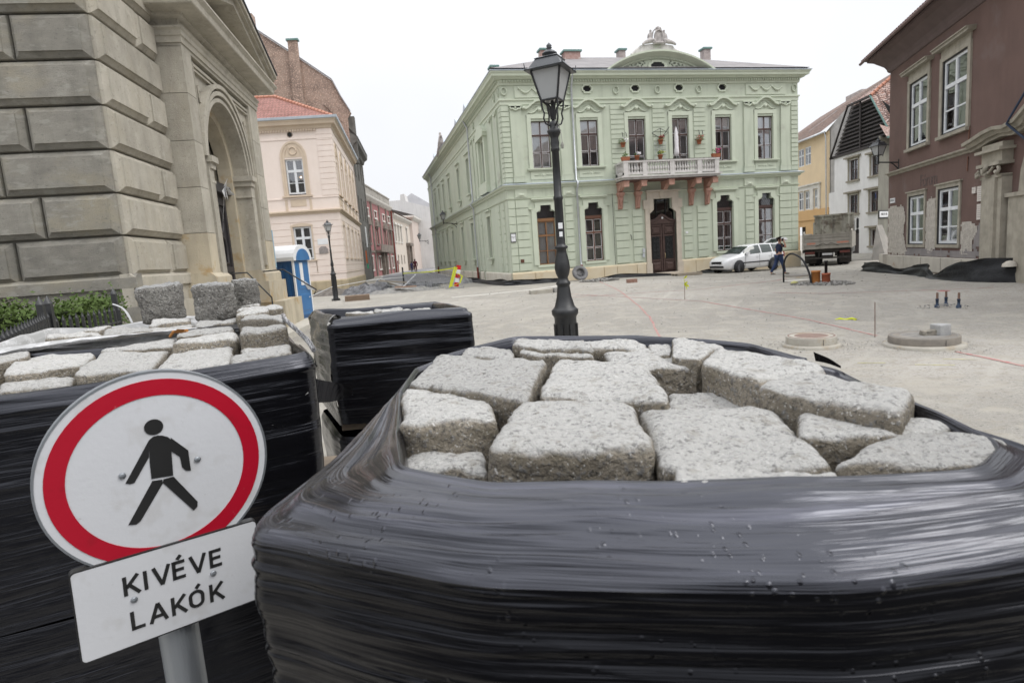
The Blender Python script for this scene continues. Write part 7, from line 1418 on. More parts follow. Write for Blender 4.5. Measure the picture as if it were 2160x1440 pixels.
# ================================================================ WRAPPED COBBLE STACKS AND ROAD SIGN
def pack_uv(me,uvs):
    l=me.uv_layers.new(name='UVMap'); 
    for i,lp in enumerate(me.loops): l.data[i].uv=uvs[lp.vertex_index]
def filmmat(name,base,rough,lo=.10,hi=.30,fine=90,strength=.6,drops=True,spec=.5,fleck=None,med=22,meds=.7):
    m=bpy.data.materials.new(name); m.use_nodes=True; nt=m.node_tree; N=nt.nodes; L=nt.links; P=N['Principled BSDF']; P.inputs['Base Color'].default_value=(*base,1); P.inputs['Specular IOR Level'].default_value=spec; P.inputs['Specular Tint'].default_value=(.86,.89,1,1)
    uv=N.new('ShaderNodeUVMap'); 
    def nz(sx,sy,d,r=.6,w=0):
        mp=N.new('ShaderNodeMapping'); mp.inputs['Scale'].default_value=(sx,sy,1); L.new(uv.outputs[0],mp.inputs[0]); n=N.new('ShaderNodeTexNoise'); n.inputs['Scale'].default_value=1; n.inputs['Detail'].default_value=d; n.inputs['Roughness'].default_value=r; n.inputs['Distortion'].default_value=w; L.new(mp.outputs[0],n.inputs['Vector']); return n.outputs['Fac']
    a=nz(1.6,fine,4,.6,.2); b=nz(1.1,med,3,.5,.3)
    b1=N.new('ShaderNodeBump'); b1.inputs['Strength'].default_value=strength; b1.inputs['Distance'].default_value=.004; L.new(a,b1.inputs['Height'])
    b2=N.new('ShaderNodeBump'); b2.inputs['Strength'].default_value=meds; b2.inputs['Distance'].default_value=.014; L.new(b,b2.inputs['Height']); L.new(b1.outputs[0],b2.inputs['Normal']); last=b2
    if drops:
        mp=N.new('ShaderNodeMapping'); mp.inputs['Scale'].default_value=(95,95,1); L.new(uv.outputs[0],mp.inputs[0]); v=N.new('ShaderNodeTexVoronoi'); v.inputs['Scale'].default_value=1; L.new(mp.outputs[0],v.inputs['Vector'])
        r=N.new('ShaderNodeMapRange'); r.inputs['From Min'].default_value=.0; r.inputs['From Max'].default_value=.28; r.inputs['To Min'].default_value=1; r.inputs['To Max'].default_value=0; r.clamp=True; L.new(v.outputs['Distance'],r.inputs[0])
        g=nz(7,7,2); gr=N.new('ShaderNodeMapRange'); gr.inputs['From Min'].default_value=.55; gr.inputs['From Max'].default_value=.62; L.new(g,gr.inputs[0]); mu=N.new('ShaderNodeMath'); mu.operation='MULTIPLY'; L.new(r.outputs[0],mu.inputs[0]); L.new(gr.outputs[0],mu.inputs[1])
        b3=N.new('ShaderNodeBump'); b3.inputs['Strength'].default_value=.5; b3.inputs['Distance'].default_value=.004; L.new(mu.outputs[0],b3.inputs['Height']); L.new(b2.outputs[0],b3.inputs['Normal']); last=b3
    L.new(last.outputs[0],P.inputs['Normal'])
    c=nz(2.2,9,5,.6,.4); rr=N.new('ShaderNodeMapRange'); rr.inputs['From Min'].default_value=.35; rr.inputs['From Max'].default_value=.7; rr.inputs['To Min'].default_value=lo; rr.inputs['To Max'].default_value=hi; L.new(c,rr.inputs[0]); L.new(rr.outputs[0],P.inputs['Roughness'])
    if fleck:
        x=N.new('ShaderNodeMix'); x.data_type='RGBA'; q=nz(*fleck[1],6,.65,.6); r=N.new('ShaderNodeMapRange'); r.inputs['From Min'].default_value=fleck[2]; r.inputs['From Max'].default_value=fleck[3]; L.new(q,r.inputs[0]); L.new(r.outputs[0],x.inputs[0]); x.inputs[6].default_value=(*base,1); x.inputs[7].default_value=(*fleck[0],1); L.new(x.outputs[2],P.inputs['Base Color'])
    return m
FILM=filmmat('black_stretch_film',(.003,.003,.0035),.2,.05,.15,120,.6,spec=.30,med=26,meds=.5,fleck=((.03,.03,.034),(2.0,60),.58,.76)); FILMT=filmmat('stretched_film_painted_sheen',(.007,.007,.009),.2,.10,.30,100,1.0,spec=.75,med=22,meds=1.0,fleck=((.075,.075,.095),(1.3,26),.50,.74)); FILML=filmmat('black_stretch_film_far',(.004,.004,.005),.2,.10,.30,60,.9,spec=.6,drops=False,fleck=((.05,.05,.055),(1.5,50),.62,.76),med=14,meds=.9); PALEF=filmmat('pale_stretch_film',(.34,.34,.33),.3,.2,.5,40,.8,drops=False,fleck=((.62,.62,.62),(9,14),.48,.68),med=10,meds=1.0); GREYF=filmmat('grey_stretch_film',(.085,.083,.078),.3,.18,.45,50,.8,drops=False,fleck=((.24,.24,.23),(16,10),.52,.72),med=12,meds=1.0)  # shoulder film: sky sheen painted into its paler bluish base and flecks
def polyr(poly,c,a):
    d=Vector((math.cos(a),math.sin(a))); best=None
    for i in range(len(poly)):
        p=Vector(poly[i])-c; q=Vector(poly[(i+1)%len(poly)])-c; e=q-p; den=d.x*e.y-d.y*e.x
        if abs(den)<1e-9: continue
        t=(p.x*e.y-p.y*e.x)/den; u=(p.x*d.y-p.y*d.x)/den
        if t>0 and -1e-6<=u<=1+1e-6: best=t if best is None else max(best,t)
    return best
def smoothr(f,n,w):
    v=[f(2*math.pi*i/n) for i in range(n)]
    return [sum(v[(i+k)%n] for k in range(-w,w+1))/(2*w+1) for i in range(n)]
def wrap(name,parent,outer,inner,c,prof,m,n=560,w=4,amp=1.0,seed=0,wi=3,arc=None,uvs=1.0,bulge=0,v0=None,sharp=0.0):
    # prof rows: (t, z): t=0 outer outline, t=1 inner outline; t>1 tucks inwards
    c=Vector(c); ro=smoothr(lambda a:polyr(outer,c,a),n,w); ri=smoothr(lambda a:polyr(inner,c,a),n,wi); idx=range(n) if arc is None else [i for i in range(n) if arc(2*math.pi*i/n)]
    vs=[];uv=[];K=len(prof); s=0; prev=None; vl=0; lens=[]
    if v0:
        for j in range(1,len(v0)): vl+=math.hypot((v0[j][0]-v0[j-1][0])*.09,v0[j][1]-v0[j-1][1])
    for j,(t,z) in enumerate(prof):
        if j: vl+=math.hypot((t-prof[j-1][0])*.09,z-prof[j-1][1])
        lens.append(vl)
    idx=list(idx)
    for i in idx:
        a=2*math.pi*i/n; d=Vector((math.cos(a),math.sin(a))); P=c+d*ro[i]; s+=(P-prev).length if prev is not None else 0; prev=P
        for j,(t,z) in enumerate(prof):
            if t<=1: r_=ro[i]*(1-t)+ri[i]*t
            else: r_=ri[i]-(t-1)*.1
            h=lens[j]; sh=max(0,min(1,t)) 
            wr=.0028*noise.noise(Vector((s*2.2,h*70,seed)))+.006*noise.noise(Vector((s*1.3,h*22,seed+5)))+.010*noise.noise(Vector((s*2.2,h*5,seed+9)))
            wr*=amp
            if sharp:
                k1=1-min(1,abs(noise.noise(Vector((s*1.9,h*34,seed+31))))*3.2); k2=1-min(1,abs(noise.noise(Vector((s*3.0,h*75,seed+47))))*3.0); msk=max(0,noise.noise(Vector((s*2.4,h*9,seed+60)))+.35)
                wr+=sharp*msk*(.0040*k1*k1+.0020*k2*k2)
            if bulge and t<=0: r_+=bulge*noise.noise(Vector((s*3.3,z*5,seed+20)))
            zz_=z+ (wr*1.1 if t>0 else wr*.2) - (.012*abs(noise.noise(Vector((s*1.7,0,seed+3)))) if t>.6 else 0)
            r_+= wr*(1.0 if t<=0 else .25)
            q=c+d*r_; vs.append(Vector((q.x,q.y,zz_))); uv.append((s*uvs,h*uvs))
    ni=len(idx); fs=[]; closed=arc is None
    for i in range(ni if closed else ni-1):
        if not closed and idx[i+1]!=idx[i]+1: continue
        k=(i+1)%ni
        for j in range(K-1): fs.append((i*K+j,k*K+j,k*K+j+1,i*K+j+1))
    q=MB(); q.add(vs,fs,True); me=q.mesh(name,m); pack_uv(me,uv); return put(name,me,parent)
def rows(a,b,n): return [(a[0]+(b[0]-a[0])*i/n,a[1]+(b[1]-a[1])*i/n) for i in range(n)]
WDP=mat('pallet_wood',(.27,.22,.165),(.17,.14,.11),5,.9,.4,30,stretch=(1,6,6))
def wood_pallet(parent,c,az,w,d,z,plab='pallet_board'):
    T=frame((c[0],c[1],0),az)
    k=7
    for i in range(k): q=MB(T); x=-w/2+(w-.1)*i/(k-1); q.box(x,x+.1,-d/2,d/2,z+.10,z+.122); ob(plab,q,WDP,parent)
    for i in range(3):
        y=-d/2+(d-.1)*i/2; q=MB(T); q.box(-w/2,w/2,y,y+.1,z+.0,z+.022); ob(plab,q,WDP,parent)
        for j in range(3): x=-w/2+(w-.14)*j/2; q=MB(T); q.box(x,x+.14,y,y+.1,z+.022,z+.10); ob('pallet_block',q,WDP,parent)
# near stack
NO=[(-.178,.724),(-.11,.675),(-.06,.63),(.07,.53),(.17,.485),(.26,.445),(.38,.40),(.50,.385),(.64,.375),(.79,.42),(.725,.54),(.735,.68),(.855,.95),(.87,1.2),(.80,1.46),(.63,1.67),(.43,1.84),(.19,1.66),(.06,1.44),(-.08,.93),(-.135,.80)]
NI=[(.015,.735),(.11,.635),(.28,.555),(.44,.50),(.59,.472),(.675,.515),(.705,.66),(.83,.95),(.83,1.2),(.75,1.42),(.60,1.62),(.42,1.76),(.19,1.61),(.09,1.44),(.035,1.15),(.018,.90)]
SN=thing('wrapped_pallet_stack','nearest pallet of cobbles bound in shiny black stretch film, cut open at the top','pallet stack',(.35,1.05,0))
prof=rows((0,1.05),(0,1.36),16)+rows((0,1.36),(0,1.645),150)+[(0.0,1.645)]
proft=rows((0.0,1.645),(.05,1.658),5)+rows((.05,1.658),(.45,1.686),40)+rows((.45,1.686),(1.0,1.706),50)+rows((1.0,1.706),(1.12,1.695),4)+[(1.15,1.66),(1.2,1.60)]
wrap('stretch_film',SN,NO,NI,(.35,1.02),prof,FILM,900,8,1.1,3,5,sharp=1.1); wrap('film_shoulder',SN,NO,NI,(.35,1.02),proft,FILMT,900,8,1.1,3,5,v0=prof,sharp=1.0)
wrap('stretch_film',SN,NO,NI,(.35,1.02),rows((0,.15),(0,1.02),30)+[(.3,1.03)],FILM,300,5,1.2,8)
wood_pallet(SN,(.38,1.05),109,.70,.98,.0); wood_pallet(SN,(.38,1.05),109,.66,.9,1.04)
# left front stack
L1O=[(-1.75,1.60),(-.95,1.78),(-.56,1.88),(-.185,1.99),(-.36,2.82),(-1.65,2.92)]; L1I=[(-1.70,1.64),(-.95,1.815),(-.56,1.91),(-.22,2.02),(-.39,2.79),(-1.62,2.88)]
S1=thing('wrapped_pallet_stack','black-wrapped cobble pallet directly behind the round pedestrian sign','pallet stack',(-1,2.3,0))
pr=rows((.5,1.045),(.1,1.5),60)+rows((.1,1.5),(0,1.64),24)+rows((0,1.64),(.4,1.675),6)+rows((.4,1.675),(1,1.690),8)+[(1.1,1.68),(1.2,1.62)]
wrap('stretch_film',S1,L1O,L1I,(-1,2.3),pr,FILML,620,5,1.3,31,bulge=.012)
wrap('stretch_film',S1,L1O,L1I,(-1,2.3),rows((.4,.15),(.4,1.035),40)+[(.6,1.04)],FILML,300,4,1.6,37,bulge=.02)
wood_pallet(S1,(-1.0,2.35),100,1.45,.9,.0); wood_pallet(S1,(-1.0,2.35),100,1.45,.9,1.02)
L2O=[(-1.72,2.98),(-.40,2.93),(-.60,4.05),(-1.85,4.15)]; L2I=[(-1.66,3.04),(-.46,3.0),(-.65,4.0),(-1.8,4.08)]
S2=thing('wrapped_pallet_stack','pale-wrapped cobble pallet behind the black one carrying two loose cobbles','pallet stack',(-1.1,3.5,0))
wrap('stretch_film',S2,L2O,L2I,(-1.1,3.5),rows((0,1.16),(0,1.68),30)+rows((0,1.68),(1,1.73),8)+[(1.1,1.72),(1.2,1.66)],PALEF,420,4,1.8,41,bulge=.03)
wrap('stretch_film',S2,L2O,L2I,(-1.1,3.5),rows((0,.15),(0,1.0),24)+[(.3,1.0)],PALEF,240,4,1.8,43,bulge=.03)
wood_pallet(S2,(-1.1,3.5),92,1.2,1.0,.0); wood_pallet(S2,(-1.1,3.5),92,1.2,1.0,1.02)
MO=[(-.245,3.44),(.56,3.34),(.46,4.18),(-.42,4.30)]; MI=[(-.19,3.54),(.50,3.45),(.41,4.10),(-.35,4.22)]
S3=thing('wrapped_pallet_stack','black-wrapped cobble pallet standing alone between the left stacks and the tall lamp','pallet stack',(.2,3.9,0))
pr=rows((.3,1.06),(0,1.3),20)+rows((0,1.3),(0,1.64),50)+rows((0,1.64),(.4,1.675),6)+rows((.4,1.675),(1,1.685),8)+[(1.1,1.67),(1.2,1.62)]
def front(a): a=(a+math.pi)%(2*math.pi)-math.pi; return not (a>math.radians(150) or a<math.radians(-139))
wrap('stretch_film',S3,MO,MI,(.2,3.85),pr,FILML,620,4,1.2,51,arc=front,bulge=.008); wrap('stretch_film',S3,MO,MI,(.2,3.85),pr,GREYF,620,4,1.8,52,arc=lambda a:not front(a) ,bulge=.02)
wrap('stretch_film',S3,MO,MI,(.2,3.85),rows((0,.15),(0,1.0),24)+[(.3,1.0)],FILML,240,4,1.4,55,bulge=.02)
wood_pallet(S3,(.2,3.88),98,.76,.8,.0); wood_pallet(S3,(.2,3.88),98,.76,.8,1.02)
# cobbles
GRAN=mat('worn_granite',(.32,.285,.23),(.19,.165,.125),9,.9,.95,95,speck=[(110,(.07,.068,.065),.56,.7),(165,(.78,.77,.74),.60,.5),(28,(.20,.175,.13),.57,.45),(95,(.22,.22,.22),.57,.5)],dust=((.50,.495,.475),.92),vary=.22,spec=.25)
GRAD=mat('dark_broken_granite',(.30,.29,.265),(.19,.18,.165),8,.9,1.6,60,speck=[(90,(.04,.04,.04),.56,.7),(130,(.5,.5,.48),.58,.7)],dust=((.38,.38,.37),.85),spec=.25)
def cobble(name,quad,zt,h,label,m=None,seed=0,n=9,rad=.26,amp=.006,tilt=None,grp=None,cat='cobble',rough=1.0):
    q=MB(); cx=sum(p[0] for p in quad)/4; cy=sum(p[1] for p in quad)/4; o=Vector((cx,cy,zt-h/2)); V=[];ix={}
    L_=(Vector(quad[1])-Vector(quad[0])).length/2; W_=(Vector(quad[3])-Vector(quad[0])).length/2; Hh=h/2; rm=min(L_,W_,Hh)*rad*2*.8
    def vert(u,v,w):
        k=(round(u,4),round(v,4),round(w,4))
        if k in ix: return ix[k]
        p=Vector((u*L_,v*W_,w*Hh)); lim=Vector((L_-rm,W_-rm,Hh-rm)); inn=Vector(tuple(max(-l,min(l,a)) for a,l in zip(p,lim))); d=p-inn; p2=inn+d.normalized()*rm if d.length>1e-9 else p
        u2,v2,w2=p2.x/L_,p2.y/W_,p2.z/Hh; a=(u2+1)/2; b=(v2+1)/2
        x=(quad[0][0]*(1-a)+quad[1][0]*a)*(1-b)+(quad[3][0]*(1-a)+quad[2][0]*a)*b; y=(quad[0][1]*(1-a)+quad[1][1]*a)*(1-b)+(quad[3][1]*(1-a)+quad[2][1]*a)*b
        z=zt-h/2+w2*Hh
        sc=1; nn=Vector((u2*1.0,v2*1.0,w2*1.0)).normalized(); s=Vector((x,y,z))*11+Vector((seed*7.3,seed*3.1,seed))
        dd=amp*1.5*noise.noise(s*.8)+amp*.9*noise.noise(s*2.2)+amp*.45*rough*noise.noise(s*6)+amp*.25*rough*noise.noise(s*14)
        P=Vector((x,y,z))+nn*dd+Vector((0,0,.008*noise.noise(Vector((x*6,y*6,seed*2.)))))
        ix[k]=len(V); V.append(P-Vector((cx,cy,zt-h))); return ix[k]
    F=[]
    for ax in range(3):
        for sgn in (-1,1):
            for i in range(n):
                for j in range(n):
                    c=[]
                    for (a,b) in ((i,j),(i+1,j),(i+1,j+1),(i,j+1)):
                        g=[-1+2*a/n,-1+2*b/n]; t=[0,0,0]; t[ax]=sgn; t[(ax+1)%3]=g[0]; t[(ax+2)%3]=g[1]; c.append(vert(*t))
                    F.append(tuple(c) if sgn>0 else tuple(c[::-1]))
    q.add(V,F,True); me=q.mesh(name,m or GRAN); T=Matrix.Translation((cx,cy,zt-h))
    if tilt: T=T@Matrix.Rotation(R(tilt[0]),4,'X')@Matrix.Rotation(R(tilt[1]),4,'Y')
    return tag(put(name,me,None,T),label,cat,grp)
STONES=[
('N1',1.660,0.12,[(0.021, 0.845), (0.125, 0.777), (0.141, 0.866), (0.034, 0.943)]),
('N2',1.710,0.12,[(0.027, 0.918), (0.166, 0.873), (0.189, 1.044), (0.046, 1.156)]),
('N3',1.715,0.15,[(0.127, 0.726), (0.31, 0.646), (0.38, 0.843), (0.221, 0.946)]),
('N4',1.700,0.14,[(0.309, 0.615), (0.474, 0.543), (0.562, 0.751), (0.386, 0.837)]),
('N5',1.700,0.12,[(0.286, 0.545), (0.438, 0.483), (0.463, 0.53), (0.324, 0.599)]),
('N6',1.700,0.12,[(0.474, 0.543), (0.629, 0.486), (0.698, 0.525), (0.627, 0.603)]),
('N7',1.705,0.11,[(0.502, 0.627), (0.6, 0.577), (0.689, 0.587), (0.598, 0.746)]),
('N8',1.725,0.13,[(0.058, 1.178), (0.224, 0.923), (0.35, 1.225), (0.151, 1.48)]),
('N9',1.725,0.12,[(0.259, 0.941), (0.412, 0.803), (0.509, 1.065), (0.369, 1.217)]),
('N10',1.690,0.10,[(0.434, 0.84), (0.563, 0.753), (0.605, 0.882), (0.5, 0.966)]),
('N11',1.735,0.13,[(0.542, 0.766), (0.6, 0.581), (0.708, 0.663), (0.666, 0.889)]),
('N12',1.740,0.13,[(0.545, 0.928), (0.561, 0.793), (0.693, 0.804), (0.669, 1.1)]),
('N13',1.735,0.12,[(0.564, 1.064), (0.582, 1.007), (0.71, 1.114), (0.674, 1.258)]),
('N14',1.715,0.10,[(0.46, 1.103), (0.592, 1.011), (0.667, 1.183), (0.532, 1.393)]),
('N15',1.735,0.10,[(0.315, 1.298), (0.434, 1.162), (0.459, 1.255), (0.339, 1.405)]),
('N16',1.745,0.10,[(0.315, 1.354), (0.441, 1.179), (0.466, 1.318), (0.347, 1.483)]),
('N17',1.725,0.08,[(0.185, 1.39), (0.289, 1.276), (0.319, 1.4), (0.231, 1.496)]),
('N18',1.725,0.10,[(0.474, 1.328), (0.584, 1.207), (0.614, 1.319), (0.511, 1.436)]),
('N19',1.725,0.10,[(0.561, 1.157), (0.589, 1.115), (0.643, 1.232), (0.616, 1.272)]),
('L1',1.680,0.14,[(-1.249, 2.397), (-1.017, 2.388), (-1.103, 2.752), (-1.488, 3.098)]),
('L2',1.690,0.15,[(-0.904, 2.093), (-0.681, 2.044), (-0.771, 2.558), (-1.047, 2.683)]),
('L2b',1.690,0.10,[(-1.06, 2.716), (-0.792, 2.671), (-0.956, 3.302), (-1.148, 3.106)]),
('L3',1.685,0.12,[(-0.665, 2.023), (-0.445, 2.017), (-0.521, 2.434), (-0.741, 2.479)]),
('L4',1.720,0.14,[(-0.719, 2.444), (-0.506, 2.454), (-0.555, 2.724), (-0.759, 2.679)]),
('L5',1.750,0.20,[(-0.464, 2.315), (-0.31, 2.349), (-0.355, 2.563), (-0.491, 2.552)]),
('L6',1.690,0.12,[(-0.429, 1.963), (-0.273, 2.117), (-0.299, 2.288), (-0.462, 2.14)]),
('L6b',1.685,0.10,[(-0.45, 2.253), (-0.307, 2.318), (-0.327, 2.428), (-0.477, 2.428)]),
('L7',1.720,0.10,[(-0.805, 2.777), (-0.585, 2.795), (-0.647, 3.042), (-0.85, 3.065)]),
('L8',1.700,0.10,[(-1.319, 3.11), (-1.072, 3.098), (-1.16, 3.362), (-1.399, 3.38)]),
('L9',1.730,0.12,[(-1.474, 3.209), (-1.202, 3.093), (-1.305, 3.328), (-1.585, 3.517)]),
('L10',1.730,0.10,[(-1.211, 3.135), (-0.982, 3.056), (-1.056, 3.318), (-1.307, 3.487)]),
('L11',1.730,0.10,[(-0.98, 3.041), (-0.818, 3.041), (-0.86, 3.258), (-1.056, 3.318)]),
('L12',1.740,0.10,[(-0.785, 2.995), (-0.619, 3.002), (-0.638, 3.169), (-0.835, 3.278)]),
('L13',1.770,0.14,[(-0.546, 2.78), (-0.333, 2.464), (-0.354, 2.681), (-0.571, 3.06)]),
('L15',1.750,0.14,[(-1.043, 3.217), (-0.862, 3.195), (-0.92, 3.445), (-1.125, 3.527)]),
('L16',1.655,0.12,[(-1.117, 2.114), (-0.928, 2.123), (-0.996, 2.293), (-1.212, 2.302)]),
('L17',1.700,0.10,[(-1.383, 2.595), (-1.329, 2.739), (-1.405, 2.889), (-1.503, 2.826)]),
('L18',1.730,0.08,[(-1.419, 3.46), (-1.342, 3.465), (-1.356, 3.62), (-1.45, 3.61)]),
('L21',1.780,0.12,[(-0.572, 2.857), (-0.451, 2.875), (-0.474, 3.08), (-0.617, 3.125)]),
('L22',1.785,0.12,[(-0.621, 3.114), (-0.406, 3.061), (-0.465, 3.343), (-0.664, 3.414)]),
('L20',1.785,0.10,[(-0.687, 3.499), (-0.57, 3.412), (-0.606, 3.59), (-0.708, 3.694)]),
('M1',1.700,0.10,[(-0.171, 4.182), (0.012, 4.007), (0.009, 4.271), (-0.154, 4.341)]),
('M2',1.710,0.10,[(0.018, 3.949), (0.196, 3.926), (0.2, 4.202), (0.027, 4.24)]),
('M3',1.700,0.10,[(0.061, 3.812), (0.245, 3.814), (0.253, 4.012), (0.077, 4.046)]),
('M4',1.700,0.10,[(0.25, 3.746), (0.394, 3.748), (0.365, 3.983), (0.26, 4.031)]),
('LA',1.730,0.20,[(-1.253, 3.724), (-1.109, 3.739), (-1.098, 4.002), (-1.263, 4.075)]),
('LB',1.730,0.20,[(-0.893, 3.345), (-0.709, 3.299), (-0.748, 3.489), (-0.94, 3.603)]),
]
LB={'N1':'small low cobble in the front left corner of the nearest pallet','N2':'pale squared cobble at the left film edge of the nearest pallet','N3':'large squared cobble at the middle of the front row, nearest pallet','N4':'big flat cobble just right of the front middle cobble, nearest pallet','N5':'thin cobble strip half under the film in front of the big flat cobble','N6':'pale wedge-shaped cobble in the front right corner of the nearest pallet','N7':'leaning cobble with dark side behind the front right wedge cobble','N8':'large brownish cobble in the back left part of the nearest pallet','N9':'broad pale cobble behind the front middle cobble, nearest pallet','N10':'flat cream cobble sunk between the broad pale cobble and the leaning ones','N11':'long upright cobble at the right edge of the nearest pallet','N12':'tall tilted cobble behind the long upright one, nearest pallet','N13':'narrow upright cobble left of the tall tilted one','N14':'wide mottled cobble at the back centre right of the nearest pallet','N15':'flat cobble second from the back edge, in line with the tall lamp','N16':'hindmost cobble of the nearest pallet, directly below the tall lamp','N17':'thin pale cobble at the back left corner of the nearest pallet','N18':'short flat cobble on the back edge right of the lamp line','N19':'tiny cobble tucked beside the narrow upright one',
'L1':'long pale cobble at the left frame edge above the round sign','L2':'large pale cobble directly above the round sign','L2b':'pale cobble behind the large one above the sign','L3':'flat whitish cobble right of the large one above the sign','L4':'cobble with a dark front face behind the flat whitish one','L5':'dark upright cobble at the right rear corner of the black-wrapped left pallet','L6':'flat pale cobble at the right front corner of the black-wrapped left pallet','L6b':'thin cobble slab at the foot of the dark upright corner cobble','L7':'narrow pale cobble behind the one with the dark front face','L8':'low cobble with frayed edge on the left stack, below the flat rear row','L9':'flat leftmost cobble of the rear row, beside the iron fence','L10':'second flat cobble of the rear row, right of the leftmost one','L11':'third flat cobble of the rear row, in front of the left loose cobble','L12':'fourth flat cobble of the rear row, in front of the right loose cobble','L13':'pale rounded cobble at the right end of the pale-wrapped pallet','L15':'half-hidden cobble under the left loose cobble','L16':'low cobble in the front left corner above the sign rim','L17':'cobble cut by the left picture frame behind the long pale one','L18':'tiny flat cobble at the rear left of the left stacks','L21':'small cobble right of the twin loose cobble','L22':'film-streaked cobble near the church steps on the pale-wrapped pallet','L20':'hindmost thin cobble on the pale-wrapped pallet',
'M1':'left flat cobble on the lone black-wrapped pallet','M2':'rear middle cobble on the lone black-wrapped pallet','M3':'front middle cobble on the lone black-wrapped pallet','M4':'right cobble on the lone black-wrapped pallet'}
for i,(k,z,h,qd) in enumerate(STONES):
    if k in ('LA','LB'): continue
    near=k[0]=='N'; kx=1.045 if near else 1.04; mx=sum(p[0] for p in qd)/4; my=sum(p[1] for p in qd)/4; qd=[(mx+(p[0]-mx)*kx,my+(p[1]-my)*kx) for p in qd]
    cobble('cobble',qd,z-(.05 if k[0]=='M' else 0),h+.03,LB[k],GRAN,i,26 if near else 12,  .15 if near else .15,.0062 if near else .008,grp={'N':'cobbles on the nearest pallet','L':'cobbles on the left stacks','M':'cobbles on the lone pallet'}[k[0]])
cobble('cobble',[(-1.22,3.68),(-1.02,3.72),(-1.06,3.93),(-1.27,3.90)],1.925,.20,'loose squared cobble with a smooth right face, left of the two on top',GRAD,71,16,.12,.009,tilt=(3,-3),rough=2.2,grp='loose cobbles on top of the left stack')
cobble('cobble',[(-.875,3.36),(-.69,3.34),(-.70,3.53),(-.89,3.55)],1.915,.19,'loose squared cobble, front one of the right-hand pair on top',GRAD,72,16,.12,.009,rough=2.2,grp='loose cobbles on top of the left stack')
cobble('cobble',[(-.72,3.56),(-.61,3.55),(-.61,3.72),(-.74,3.73)],1.92,.19,'loose dark cobble half hidden behind the right-hand loose one',GRAD,73,12,.12,.009,rough=2.2,grp='loose cobbles on top of the left stack')
cobble('cobble',[(8.78,7.75),(8.98,7.72),(9.0,7.92),(8.80,7.95)],.355,.20,'grey cut granite cube sitting on the right manhole lid',mat('grey_granite',(.40,.40,.39),(.30,.30,.30),9,.85,.6,60,speck=[(120,(.1,.1,.1),.6,.5)]),74,8,.08,.002)
cobble('cobble',[(8.62,7.90),(8.80,7.80),(8.84,7.92),(8.66,8.02)],.26,.09,'broken lump of mortar beside the granite cube on the manhole',mat('mortar_lump',(.33,.30,.25),(.16,.15,.13),14,.95,1.2,40),75,8,.2,.02,cat='mortar lump')
# lower layer seen in the gaps
q=MB()
for (poly,z,seed) in ((NI,1.585,1),(L1I,1.57,2),(L2I,1.64,3),(MI,1.62,4)):
    x0=min(p[0] for p in poly); x1=max(p[0] for p in poly); y0=min(p[1] for p in poly); y1=max(p[1] for p in poly); c=Vector((sum(p[0] for p in poly)/len(poly),sum(p[1] for p in poly)/len(poly))); n=40
    V=[];ok=[]
    for j in range(n+1):
        for i in range(n+1):
            x=x0+(x1-x0)*i/n; y=y0+(y1-y0)*j/n; d=Vector((x,y))-c; rr_=polyr(poly,c,math.atan2(d.y,d.x)) or 1
            g=abs(math.sin(x*16+seed))**.3*abs(math.sin(y*15+x*3))**.3; V.append((x,y,z-.10+.10*g+.015*noise.noise(Vector((x*20,y*20,seed))))); ok.append(d.length<rr_*1.03)
    F=[(j*(n+1)+i,j*(n+1)+i+1,(j+1)*(n+1)+i+1,(j+1)*(n+1)+i) for j in range(n) for i in range(n) if ok[j*(n+1)+i] or ok[(j+1)*(n+1)+i+1]]
    q2=MB(); q2.add(V,F,True); tag(ob('cobble_layer',q2,GRAN),{1:'lower layer of cobbles glimpsed in the gaps of the nearest pallet',2:'lower layer of cobbles in the gaps of the black-wrapped left pallet',3:'lower layer of cobbles in the pale-wrapped pallet',4:'lower layer of cobbles in the lone pallet'}[seed],'cobbles',kind='stuff')
# film rags
ROPE=filmmat('twisted_film',(.13,.13,.135),.3,.15,.4,30,.8,drops=False,fleck=((.5,.5,.5),(20,20),.5,.7))
def rope(pts,r,label,m,seed=0,n=5):
    P=smooth([Vector(p) for p in pts],8); q=MB(); 
    for k in range(n):
        Q=[]
        for i,p in enumerate(P): a=i*.35+k*2*math.pi/n; Q.append(p+Vector((math.cos(a)*r*.6,.3*r*math.sin(a),math.sin(a)*r*.6)))
        q.tube(Q,[r*.55*(.8+.4*math.sin(i*.5+k)) for i in range(len(Q))],6)
    me=q.mesh('film_rope',m); pack_uv(me,[(v.co.x*3,v.co.z*3) for v in me.vertices]); return tag(put('film_rope',me),label,'film')
rope([(-.35,2.62,1.775),(-.32,2.45,1.765),(-.27,2.28,1.745),(-.215,2.12,1.715),(-.19,2.02,1.695)],.008,'twisted pale film running down the right edge of the black-wrapped left pallet',ROPE)
def sheet(name,label,grid,m,cat='film'):
    # grid: rows of points, bicubic-ish ripple
    q=MB(); nr=len(grid); V=[];K=None
    rows_=[smooth([Vector(p) for p in r_],6) for r_ in grid]; K=len(rows_[0])
    for r_ in rows_: V+=r_
    V=[v+Vector((0,0,.006*noise.noise(v*18))) for v in V]
    q.add(V,[(i*K+j,i*K+j+1,(i+1)*K+j+1,(i+1)*K+j) for i in range(nr-1) for j in range(K-1)],True); me=q.mesh(name,m); pack_uv(me,[(v.co.x*2,v.co.y*2) for v in me.vertices]); return tag(put(name,me),label,cat)
sheet('film_sheet','black film tongue lying across the rear of the left stack',[[(-1.42,2.86,1.70),(-1.2,2.90,1.715),(-.95,2.93,1.715),(-.6,2.90,1.72),(-.42,2.80,1.73)],[(-1.42,2.98,1.71),(-1.2,3.0,1.72),(-.95,3.0,1.725),(-.6,2.98,1.73),(-.44,2.92,1.74)]],FILML)
